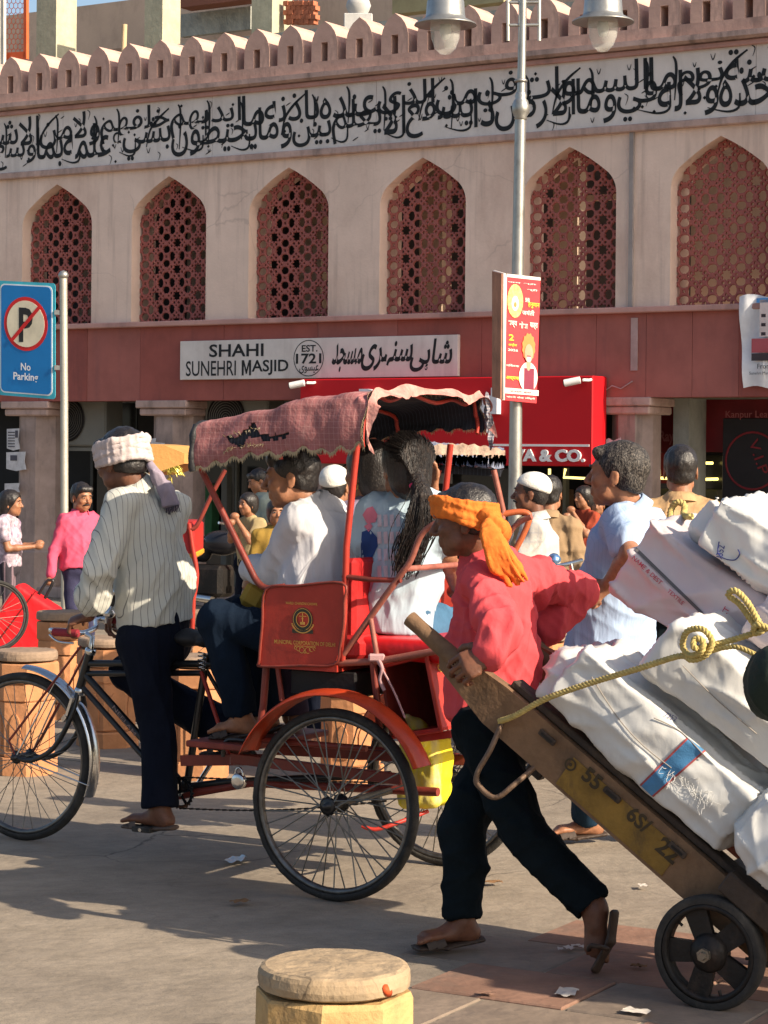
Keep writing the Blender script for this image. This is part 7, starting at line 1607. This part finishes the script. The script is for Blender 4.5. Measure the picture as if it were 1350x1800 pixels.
for y in (4, 44): tbo('ladder_rung', [lq(893, y + .4), lq(948, y)], .014, steel, lp, 8)
clg = glass('dusty_clear_glass', (.75, .76, .72), .15, .32)
for cx, cy in ((783, 43), (1060, 38)):
    tbo('lamp_arm', bez([lq(918, -60), lq((918 + cx) / 2, -95), lq(cx, -70), lq(cx, -15)], 16), .018, steel, lp, 10)
    c_ = lq(cx, cy); b = MB(); b.lathe([(.03, .36), (.05, .28), (.075, .23), (.15, .20), (.155, .19), (.165, .07), (.17, .05), (.255, .005), (.262, -.008), (.25, -.004), (.16, .03), (0, .035)], c_, n=36); hd = b.obj('lantern_hood', steel, lp)
    b = MB(); b.lathe([(.125, .02), (.128, -.03), (.118, -.12), (.088, -.20), (.045, -.245), (.0, -.256)], c_, n=28); b.obj('lantern_glass', clg, lp)
    b = MB(); b.lathe([(0, .0), (.045, 0), (.05, -.06), (.03, -.12), (0, -.13)], c_, n=14); b.obj('lamp_bulb', mat('frosted_bulb', (.5, .5, .46), .4), lp)
# ---- two poster boards on the pole
pb = thing('poster_board', 'tilted red festival poster board facing right on the lamp post', 'poster', lq(915, 708, -.15))
YB = 18.8
q4 = [P(887, 483, YB), P(950, 490, YB - .12 + .3), P(943, 709, YB + .18), P(883, 703, YB)]
nrm = (q4[1] - q4[0]).cross(q4[3] - q4[0]).normalized(); nrm = nrm if nrm.y < 0 else -nrm
b = MB(); b.prism(q4, -nrm * .03); o = b.obj('board', mat('poster_red', (.60, .035, .045), .6, var=.06, vs=6), pb); fixn(o.data)
EX = (q4[1] - q4[0]); EY = (q4[0] - q4[3])
def pbx(u, v, lift=.004): return q4[3] + EX * u + EY * v + nrm * lift
def pbr(nm, u0, v0, u1, v1, m, lift=.003): b = MB(); b.prism([pbx(u0, v0, lift), pbx(u1, v0, lift), pbx(u1, v1, lift), pbx(u0, v1, lift)], -nrm * .002); return b.obj(nm, m, pb)
wp = mat('poster_white', (.72, .66, .60), .6, bump=0); yp = mat('poster_yellow', (.75, .55, .05), .6, bump=0); gp = mat('poster_gold', (.66, .46, .16), .6, var=.5, vs=40, bump=0); sp_ = mat('poster_skin', (.50, .30, .20), .6, bump=0); mp_ = mat('poster_maroon', (.20, .02, .05), .6, bump=0); op = mat('poster_orange', (.70, .22, .06), .6, bump=0)
pbr('white_edge', -.01, -.0, .06, 1.01, wp); pbr('white_edge', 0, .985, 1, 1.01, wp); pbr('white_footer', .06, .055, 1, .10, wp)
def pdisc(nm, u, v, ru, rv, m, lift, n=24, wav=0):
    b = MB(); b.add([pbx(u, v, lift)] + [pbx(u + ru * (1 + wav * (i % 2)) * math.cos(2 * math.pi * i / n), v + rv * (1 + wav * (i % 2)) * math.sin(2 * math.pi * i / n), lift) for i in range(n)], [(0, 1 + i, 1 + (i + 1) % n) for i in range(n)]); return b.obj(nm, m, pb)
pdisc('round_emblem', .30, .80, .22, .135, gp, .004); pdisc('round_emblem_centre', .30, .78, .10, .06, wp, .005); pdisc('round_emblem_heart', .30, .77, .04, .022, op, .006)
def ptx(s, u, v, h, m, w=None, nm='poster_text'):
    b = MB(); write(b, s, pbx(u, v, .0045), EX.normalized(), EY.normalized(), h=h * EY.length, w=(w * EX.length if w else None), off=.02); b.obj(nm, m, pb)
ptx('SHRI', .58, .80, .035, wp, .12); ptx('हनुमान', .66, .755, .045, yp, .32); ptx('जयंती', .50, .695, .045, wp, .34); ptx('भव्य', .12, .585, .055, wp, .24); ptx('शोभा', .42, .585, .055, wp, .24); ptx('यात्रा', .72, .585, .055, wp, .22)
ptx('श्री', .62, .89, .02, wp, .3); ptx('2', .14, .48, .05, yp, .14); ptx('अप्रैल', .13, .43, .03, yp, .24); ptx('2026', .12, .395, .02, wp, .28); ptx('निवेदक', .08, .27, .022, wp, .36); ptx('अध्यक्ष', .08, .16, .035, yp, .46); ptx('संपर्क सूत्र', .20, .066, .018, mp_, .6); ptx('चांदनी चौक दिल्ली', .1, .018, .02, wp, .8); ptx('जय श्री', .08, .94, .014, wp, .8)
pdisc('portrait_halo', .70, .44, .17, .105, op, .004, wav=.12); pdisc('portrait_shoulders', .70, .20, .26, .12, wp, .005); pbr('portrait_waistcoat', .58, .10, .86, .27, mp_, .006); pdisc('portrait_neck', .70, .30, .06, .05, sp_, .0068); pdisc('portrait_head', .70, .39, .115, .075, sp_, .0075); pdisc('portrait_beard', .70, .345, .06, .025, wp, .008); pbr('portrait_moustache', .65, .362, .75, .372, mp_, .0085)
p2 = thing('poster_board', 'second poster board seen nearly edge on behind the red one', 'poster', lq(878, 705, -.2))
q5 = [P(869, 477, 18.9), P(886, 481, 18.55), P(884, 702, 18.55), P(869, 697, 18.9)]
b = MB(); b.prism(q5, Vector((-.02, -.01, 0))); o = b.obj('board', mat('faded_board', (.36, .17, .10), .7, var=.4, vs=4), p2); fixn(o.data)
tbo('board_frame', [q5[0], q5[1], q5[2], q5[3], q5[0]], .012, wp, p2, 6)
# ---- no parking sign
npn = thing('no_parking_sign', 'blue no parking sign on a steel pole at the left edge', 'road sign', Vector((G(114, 1130).x, 20.2, 0)))
YS = 20.2; np_ = lambda x, y, d=0: P(x, y, YS + d)
b0 = np_(114, 1120); b0.z = 0
tbo('pole', [b0, np_(113, 700), np_(111.5, 488)], .034, mat('striped_pole_steel', (.44, .42, .36), .5, metal=.5, var=.15, stain=(.16, .28, .30), stain_amt=.3, stain_s=2), npn, 12)
b = MB(); b.lathe([(0, -.04), (.03, -.035), (.045, -.01), (.045, .01), (.03, .035), (0, .045)], np_(111.5, 484), n=14); b.obj('pole_finial', steel, npn)
sgb = mat('road_sign_blue', (.01, .17, .46), .35, var=.08, vs=3, bump=.02); sgw = mat('road_sign_white', (.70, .72, .74), .4, bump=0); sgc = mat('road_sign_cream', (.68, .62, .46), .4, bump=0); sgr = mat('road_sign_red', (.55, .02, .02), .4, bump=0); blk = mat('road_sign_black', (.02, .02, .02), .4, bump=0); sgt = mat('road_sign_edge', (.05, .40, .52), .4, bump=0)
a0, a1 = np_(-4, 493, .3), np_(97, 498, -.0); c0, c1 = np_(-4, 694, .3), np_(96, 697, -.0); SX = (a1 - a0); SY = (a0 - c0); sn = SX.cross(SY).normalized(); sn = sn if sn.y < 0 else -sn
def sp(u, v, l=0.): return c0 + SX * u + SY * v + sn * l
def rrect(u0, v0, u1, v1, r, l, n=5):
    W_, H_ = SX.length, SY.length; pts = []
    for cx, cy, s0 in ((u1 - r / W_, v1 - r / H_, 0), (u0 + r / W_, v1 - r / H_, 1), (u0 + r / W_, v0 + r / H_, 2), (u1 - r / W_, v0 + r / H_, 3)):
        for i in range(n + 1): a = (s0 + i / n) * math.pi / 2; pts.append(sp(cx + r / W_ * math.cos(a), cy + r / H_ * math.sin(a), l))
    return pts
def plate(nm, pts, m, th=.003): b = MB(); b.prism(pts, -sn * th); o = b.obj(nm, m, npn); fixn(o.data); return o
plate('sign_plate', rrect(0, 0, 1, 1, .03, 0), sgt, .006); plate('white_border', rrect(.045, .025, .955, .975, .05, .003), sgw); plate('blue_field', rrect(.065, .036, .935, .964, .045, .0055), sgb)
def sdisc(nm, u, v, r, m, l, n=36): plate(nm, [sp(u, v, l) + (SX.normalized() * math.cos(2 * math.pi * i / n) + SY.normalized() * math.sin(2 * math.pi * i / n)) * r for i in range(n)], m, .002)
rr = SY.length * .235; sdisc('red_ring', .50, .635, rr * 1, sgr, .008); sdisc('cream_disc', .50, .635, rr * .86, sgc, .0102)
def stx(s, u, v, h, w, m, l=.012, off=.02): b = MB(); write(b, s, sp(u, v, l), SX.normalized(), SY.normalized(), h=h * SY.length, w=w * SX.length, off=off); b.obj('sign_letters', m, npn)
stx('P', .385, .475, .30, .24, blk, .0115, .03)
dd = (SX.normalized() * .70 + SY.normalized() * .71); cc_ = sp(.5, .635, .0135); b = MB(); w_ = sn.cross(dd).normalized() * rr * .07; b.prism([cc_ + dd * rr * .93 + w_, cc_ + dd * rr * .93 - w_, cc_ - dd * rr * .93 - w_, cc_ - dd * rr * .93 + w_], -sn * .002); b.obj('red_slash', sgr, npn)
stx('No', .42, .23, .065, .17, sgw); stx('Parking', .29, .125, .085, .43, sgw)
for y in (549, 646):
    b = MB(); b.bar(np_(96, y), np_(113, y + 1), .03, .04); b.obj('sign_clamp', steel, npn)
# ---- red trolley suitcase and bicycle wheel at the left edge
sc_ = thing('trolley_suitcase', 'bright red suitcase with black pull handle tilted beside the man in the pink shirt', 'suitcase', G(40, 1140))
Yc = 17.0; S = Solid(); ax_ = (P(78, 1062, Yc) - P(20, 1148, Yc)).normalized(); sx_ = Vector((0, 1, 0)); tz = ax_.cross(sx_)
S.box(P(38, 1098, Yc), (.22, .12, .155), Matrix((ax_, sx_, tz)).transposed(), .04)
solid_obj('case_shell', S.net(.012, crinkle(.004, 3)), mat('bright_red_fabric', (.62, .01, .015), .6, var=.1, bump=.2), sc_)
tbo('pull_handle', bez([P(55, 1066, Yc), P(80, 1025, Yc), P(88, 1020, Yc), P(92, 1026, Yc), P(68, 1072, Yc)], 20), .012, blackpaint, sc_, 8)
tbo('case_zip', [P(62, 1040, Yc - .16), P(-8, 1134, Yc - .16)], .006, mat('dark_red_zip', (.2, .01, .01)), sc_, 6)
for x in (2, 40): b = MB(); b.lathe([(0, -.02), (.04, -.02), (.04, .02), (0, .02)], Vector((P(x, 1146, Yc).x, Yc, .04)), (0, 1, 0), 14); b.obj('case_wheel', rubber, sc_)
bc = thing('bicycle', 'bicycle mostly outside the picture whose wheel shows at the left edge', 'bicycle', Vector((P(-12, 1100, 15.2).x, 15.2, 0)))
wc_ = P(-14, 1083, 15.2); rw_ = .245; wheel(wc_, Vector((.3, -1, 0)).normalized(), rw_, bc, 28, tr=.016)
tbo('fork', [wc_, wc_ + Vector((-.12, 0, .45))], .012, blackpaint, bc, 8); tbo('frame_tube', [wc_ + Vector((-.12, 0, .45)), wc_ + Vector((-.7, 0, .3))], .014, blackpaint, bc, 8); tbo('handlebar', [wc_ + Vector((-.12, -.25, .5)), wc_ + Vector((-.12, .25, .5))], .011, chrome, bc, 8)
wheel(wc_ + Vector((-.95, .1, 0)), Vector((.3, -1, 0)).normalized(), rw_, bc, 28, tr=.016)
# ---- rickshaw behind on the left of the canopy (red frame, yellow seat, tan hood)
r3 = thing('parked_rickshaw', 'red framed rickshaw with tan hood and yellow seat parked behind the puller', 'rickshaw', G(330, 1120))
Y3 = 13.2; p3 = lambda x, y, d=0: P(x, y, Y3 + d)
for d in (0, .7):
    tbo('seat_frame', bez([p3(332, 920, d), p3(338, 960, d), p3(346, 1010, d), p3(340, 1052, d)], 10), .014, redpaint, r3, 8)
    tbo('hood_arm', bez([p3(396, 826, d), p3(372, 870, d), p3(345, 925, d), p3(330, 928, d)], 12), .013, maroon, r3, 8)
    tbo('seat_post', [p3(340, 1050, d), p3(338, 1110, d)], .014, redpaint, r3, 8)
b = MB(); b.box(p3(325, 945, .35), (.085, .34, .10), bev=.02); b.obj('red_seat_back', MATS['red_vinyl'], r3); b = MB(); b.box(p3(322, 972, .35), (.10, .34, .025), bev=.015); b.obj('yellow_seat', mat('orange_yellow_vinyl', (.62, .28, .02), .5), r3)
b = MB(); b.prism([p3(258, 780), p3(290, 783), p3(324, 797), p3(324, 815), p3(300, 822), (p3(262, 836))], Vector((.1, .75, 0)))
o = b.obj('tan_hood', mat('tan_orange_cloth', (.50, .26, .08), .9, var=.15, bump=.3), r3); fixn(o.data)
b = MB()
for i in range(160): q = p3(302 + rng.normal() * 6, 818 + rng.normal() * 9, .0); b.add([q, q + Vector((rng.uniform(-.04, .04), 0, rng.uniform(-.05, .01))), q + Vector((rng.uniform(-.01, .01), .01, .015))], [(0, 1, 2), (2, 1, 0)])
tag(b.obj('tinsel_tuft', mat('gold_tinsel', (.65, .55, .12), .3, metal=.6), r3), kind='stuff')
for l in (0, .8): wheel(p3(300, 1120, l) * 1 + UP * (.34 - p3(300, 1120, l).z), Vector((.2, -1, 0)).normalized(), .34, r3, 28)
tbo('rear_axle', [p3(300, 1120, 0) + UP * (.34 - p3(300, 1120, 0).z), p3(300, 1120, .8) + UP * (.34 - p3(300, 1120, .8).z)], .014, blackpaint, r3, 8)
# ---- rickshaw behind on the right of the canopy
r2 = thing('second_rickshaw', 'rickshaw with grey blue fringed hood and orange tube arms behind the girl', 'rickshaw', G(830, 1300))
Y2 = 10.9; p2_ = lambda x, y, d=0: P(x, y, Y2 + d)
b = MB(); N_, M_ = 18, 16; vs = []
for i in range(N_ + 1):
    for j in range(M_ + 1):
        u, v = i / N_, j / M_; x = 740 + 146 * u; a = math.pi * v; y = 812 - 36 * math.sin(a) ** .6 + 12 * u; q = p2_(x, y, .75 * v); vs.append(q + UP * .006 * math.sin(i * 2.2 + j) + HD * 0)
vs = vs
b.add(vs, [(i * (M_ + 1) + j, i * (M_ + 1) + j + 1, (i + 1) * (M_ + 1) + j + 1, (i + 1) * (M_ + 1) + j) for i in range(N_) for j in range(M_)], True)
b.obj('hood_cloth', stripes(mat('grey_blue_hood_cloth', (.20, .23, .32), .9, var=.3, vs=5, bump=.5, stain=(.35, .22, .2), stain_s=5), (1, 0, 0), .03, .004, (.4, .38, .4), .5), r2)
b = MB(); vs = []
for i in range(25):
    u = i / 24; 
    for k in range(5): vs.append(p2_(758 + 130 * u, 782 + 10 * u - 6 * math.sin(u * 3) + k * 5 + 2 * math.sin(i * 1.7), -.02 - .01 * k))
b.add(vs, [(i * 5 + k, i * 5 + k + 1, (i + 1) * 5 + k + 1, (i + 1) * 5 + k) for i in range(24) for k in range(4)], True); b.obj('hood_valance', mat('buff_rag_edge', (.38, .27, .2), .9, var=.4, vs=20, bump=.5), r2)
b = MB()
for i in range(260): q = p2_(758 + 130 * rng.rand(), 799 + 8 * rng.rand(), -.07); b.add([q, q + Vector((.008, 0, 0)), q + Vector((0, 0, -.045))], [(0, 1, 2), (2, 1, 0)])
tag(b.obj('hood_fringe', MATS['fringe_thread'], r2), kind='stuff')
b = MB(); b.prism([p2_(742, 815, .05), p2_(884, 826, .05), p2_(880, 838, .05), p2_(742, 830, .05)], Vector((0, .65, 0))); o = b.obj('hood_lining', lin_m, r2); fixn(o.data)
for d in (0, .7):
    tbo('hood_post', [p2_(868, 826, d), p2_(884, 896, d), p2_(880, 1010, d)], .014, MATS['rubbed_red_tube'], r2, 8); tbo('hood_post', [p2_(772, 826, d), p2_(752, 900, d), p2_(742, 1010, d)], .012, redpaint, r2, 8)
    tbo('arm_tube', bez([p2_(876, 906, d), p2_(905, 900, d), p2_(927, 902, d), p2_(930, 915, d), p2_(915, 950, d), p2_(895, 985, d)], 16), .015, mat('orange_tube_paint', (.42, .10, .035), .45, var=.15), r2, 8)
tbo('cross_tube', [p2_(884, 900, 0), p2_(884, 900, .7)], .013, MATS['orange_tube_paint'], r2, 8)
b = MB(); b.box(p2_(820, 1030, .4), (.22, .33, .12), bev=.02); b.obj('seat_box', redpaint, r2); b = MB(); b.box(p2_(770, 960, .4), (.03, .33, .18), bev=.02); b.obj('seat_back', MATS['red_vinyl'], r2)
for l in (0, .8): c_ = p2_(850, 1300, l); c_.z = .35; wheel(c_, NR, .35, r2, 32)
b = MB(); a_ = p2_(850, 1300, 0); a_.z = .35; b_ = p2_(850, 1300, .8); b_.z = .35; b.tube([a_, b_], .014); b.obj('rear_axle', blackpaint, r2)
# bicycle handlebar behind the porter
bk = thing('bicycle', 'black bicycle with chrome handlebar and blue bell behind the porter shoulder', 'bicycle', G(985, 1250)); Yk = 11.6; pk_ = lambda x, y, d=0: P(x, y, Yk + d)
tbo('handlebar', bez([pk_(948, 998, -.1), pk_(975, 996, -.1), pk_(1000, 991, 0), pk_(1022, 985, .15)], 14), .012, chrome, bk, 8)
tbo('stem', [pk_(1003, 991), pk_(1008, 1015), pk_(1018, 1045)], .013, chrome, bk, 8); b = MB(); b.lathe([(0, .03), (.025, .024), (.036, .004), (.034, 0)], pk_(974, 984, -.1), (0, -.6, .8), 16); b.obj('bell', mat('blue_chrome', (.25, .45, .75), .2, metal=.8), bk)
tbo('frame_tube', [pk_(1010, 1020), pk_(940, 1110)], .014, blackpaint, bk, 8); tbo('frame_tube', [pk_(1014, 1035), pk_(950, 1125)], .012, blackpaint, bk, 8); tbo('seat_tube', [pk_(925, 1060), pk_(940, 1160)], .013, blackpaint, bk, 8); tbo('fork', [pk_(1018, 1045), pk_(1040, 1150)], .012, blackpaint, bk, 8)
c_ = pk_(1045, 1180); c_.z = .34; wheel(c_, NR, .34, bk, 28); c_ = pk_(905, 1180, .4); c_.z = .34; wheel(c_, NR, .34, bk, 28)
# ---- motorcycles in front of the shops
def moto(px, Y, lab, tankm):
    c = P(px, 1000, Y); c.z = 0; t = thing('parked_motorcycle', lab, 'motorcycle', c, group='motorcycles parked before the shops'); d = SD; 
    for s_ in (-.55, .6):
        w_ = c + d * s_ + UP * .29; b = MB(); b.lathe([(.20, -.04), (.27, -.045), (.29, 0), (.27, .045), (.20, .04)], w_, NB, 28); W_ = b.obj('wheel', rubber, t); b = MB(); b.lathe([(.2, .02), (.19, 0), (.2, -.02)], w_, NB, 24); b.lathe([(0, .05), (.05, .04), (.05, -.04), (0, -.05)], w_, NB, 12); b.obj('rim', chrome, W_)
    S = Solid(); S.ell(c + d * .12 + UP * .78, (.22, .12, .12), Matrix((d, NB, UP)).transposed()); S.cap(c - d * .1 + UP * .68, c - d * .5 + UP * .70, .09, .07, k=.05); solid_obj('tank_and_body', S.net(.02), tankm, t)
    S = Solid(); S.ecap(c - d * .08 + UP * .80, c - d * .62 + UP * .82, (.11, .04), (.10, .035), NB, k=.03); solid_obj('saddle', S.net(.02), blackpaint, t)
    b = MB(); b.box(c + UP * .42, (.2, .13, .15), Matrix((d, NB, UP)).transposed(), .04); b.obj('engine', iron, t)
    tbo('fork', [c + d * .6 + UP * .29, c + d * .36 + UP * .9], .025, chrome, t, 8); tbo('handlebar', [c + d * .3 - NB * .3 + UP * .98, c + d * .36 + UP * .94, c + d * .3 + NB * .3 + UP * .98], .013, chrome, t, 8); tbo('exhaust', [c + d * .1 + UP * .25 - NB * .12, c - d * .6 + UP * .3 - NB * .12], .04, chrome, t, 10)
    b = MB(); b.lathe([(0, .03), (.07, .02), (.08, -.06), (0, -.08)], c + d * .5 + UP * .86, d, 14); b.obj('headlight', chrome, t)
moto(372, 21.5, 'dark motorcycle parked before the shops left of the white kurta man', mat('dark_tank', (.02, .02, .025), .25)); moto(250, 22.0, 'red tanked motorcycle parked before the shops behind the puller back', mat('dark_red_tank', (.10, .01, .01), .25))
moto(1230, 20.5, 'dark motorcycle parked at the right below the dim red shop', MATS['dark_tank'])
# ---- paving, litter
slabm = [mat('red_paving_slab', (.22, .125, .088), .85, var=.25, vs=4, bump=.5, bs=25, stain=(.13, .10, .08), stain_amt=.7, stain_s=4), mat('grey_paving_slab', (.20, .155, .12), .85, var=.25, vs=4, bump=.5, bs=25, stain=(.10, .08, .07), stain_amt=.7, stain_s=4)]
O = G(1130, 1650); rs4 = np.random.RandomState(12)
for r in range(5):
    for k in range(9):
        c_ = O + HD * (-1.5 + k * .52 + (r % 2) * .26) + NR * (.05 + r * .40)
        if (c_ - O).dot(HD) > .55 - r * .02: continue
        b = MB(); b.box((c_.x, c_.y, -.012 + rs4.uniform(0, .004)), (.255, .195, .016), Matrix((HD, NR, UP)).transposed() @ Matrix.Rotation(rs4.uniform(-.008, .008), 3, 'X'), .005)
        o = b.obj('paving_slab', slabm[int(rs4.rand() < .45)]); o['kind'] = 'structure'
def scrap(px, py, s, m, label, cat='litter', asp=.6, seed=0):
    r_ = np.random.RandomState(seed); c_ = G(px, py, .012); b = MB(); n = 7; vs = []
    a0 = r_.rand() * 3
    for i in range(n):
        for j in range(n):
            u, v = (i / 6 - .5) * s, (j / 6 - .5) * s * asp; vs.append(c_ + Vector((u * math.cos(a0) - v * math.sin(a0), u * math.sin(a0) + v * math.cos(a0), .004 + .004 * math.sin(i * 1.7 + seed) * math.cos(j * 1.3) * s / .08 + r_.uniform(0, .004))))
    b.add(vs, [(i * n + j, i * n + j + 1, (i + 1) * n + j + 1, (i + 1) * n + j) for i in range(n - 1) for j in range(n - 1)], True); tag(b.obj('litter_scrap', m), label, cat, 'litter on the street')
foil = mat('blue_silver_packet', (.45, .60, .66), .3, metal=.5, var=.3, vs=30); pap = mat('dirty_paper', (.55, .50, .44), .9, var=.15); leaf = mat('dry_brown_leaf', (.20, .11, .05), .9)
scrap(414, 1512, .13, foil, 'crumpled blue and silver packet on the road left of the big wheel', seed=1, asp=.5); scrap(996, 1746, .10, pap, 'flat pale paper scrap on the slabs left of the cart wheel', seed=2)
scrap(1130, 1558, .05, pap, 'tiny paper scrap on the road behind the porter rear foot', seed=3); scrap(855, 1748, .05, slabm[0], 'small red brown chip near the bottom between bollard and cart', seed=4); scrap(422, 1586, .07, leaf, 'brown leaf fragment on the sunlit road below the packet', seed=5)
scrap(1118, 1780, .08, pap, 'torn pale scrap at the bottom right below the cart wheel', seed=6); scrap(866, 1552, .07, leaf, 'brown leaf on the road between the porter legs', seed=7); scrap(1123, 1700, .05, leaf, 'dark leaf left of the cart wheel', seed=8)
for i, (px, py, s_) in enumerate(((1000, 1668, .05), (1012, 1664, .03), (1028, 1666, .04), (985, 1670, .03))): scrap(px, py, s_, pap, ['pale crumbs by the heel of the porter rear foot, leftmost but one', 'pale crumb in the middle of the row by the porter rear foot', 'pale crumb at the right end of the row by the porter rear foot', 'pale crumb at the left end of the row by the porter rear foot'][i], seed=20 + i)

# ---- unseen people added outside the right edge to throw shadow bands into the picture
def off(label, X, Y, face, sm, seed):
    k_ = 1.0; g0 = Vector((X, Y, 0)); px = HX + F * X / Y; py = HY - F * (1.70 - CAMZ) / Y
    bgp(label, px, py, Y, face, sm, navy, h=.02, seed=seed, eyes=False)
off('pedestrian in white shirt walking just outside the right edge near the cart tail', 2.05, 6.35, (-1, .3), plaid, 61)
off('pedestrian in tan shirt walking just outside the right edge nearest the camera', 2.9, 5.35, (-1, .2), MATS['tan_shirt'], 62)
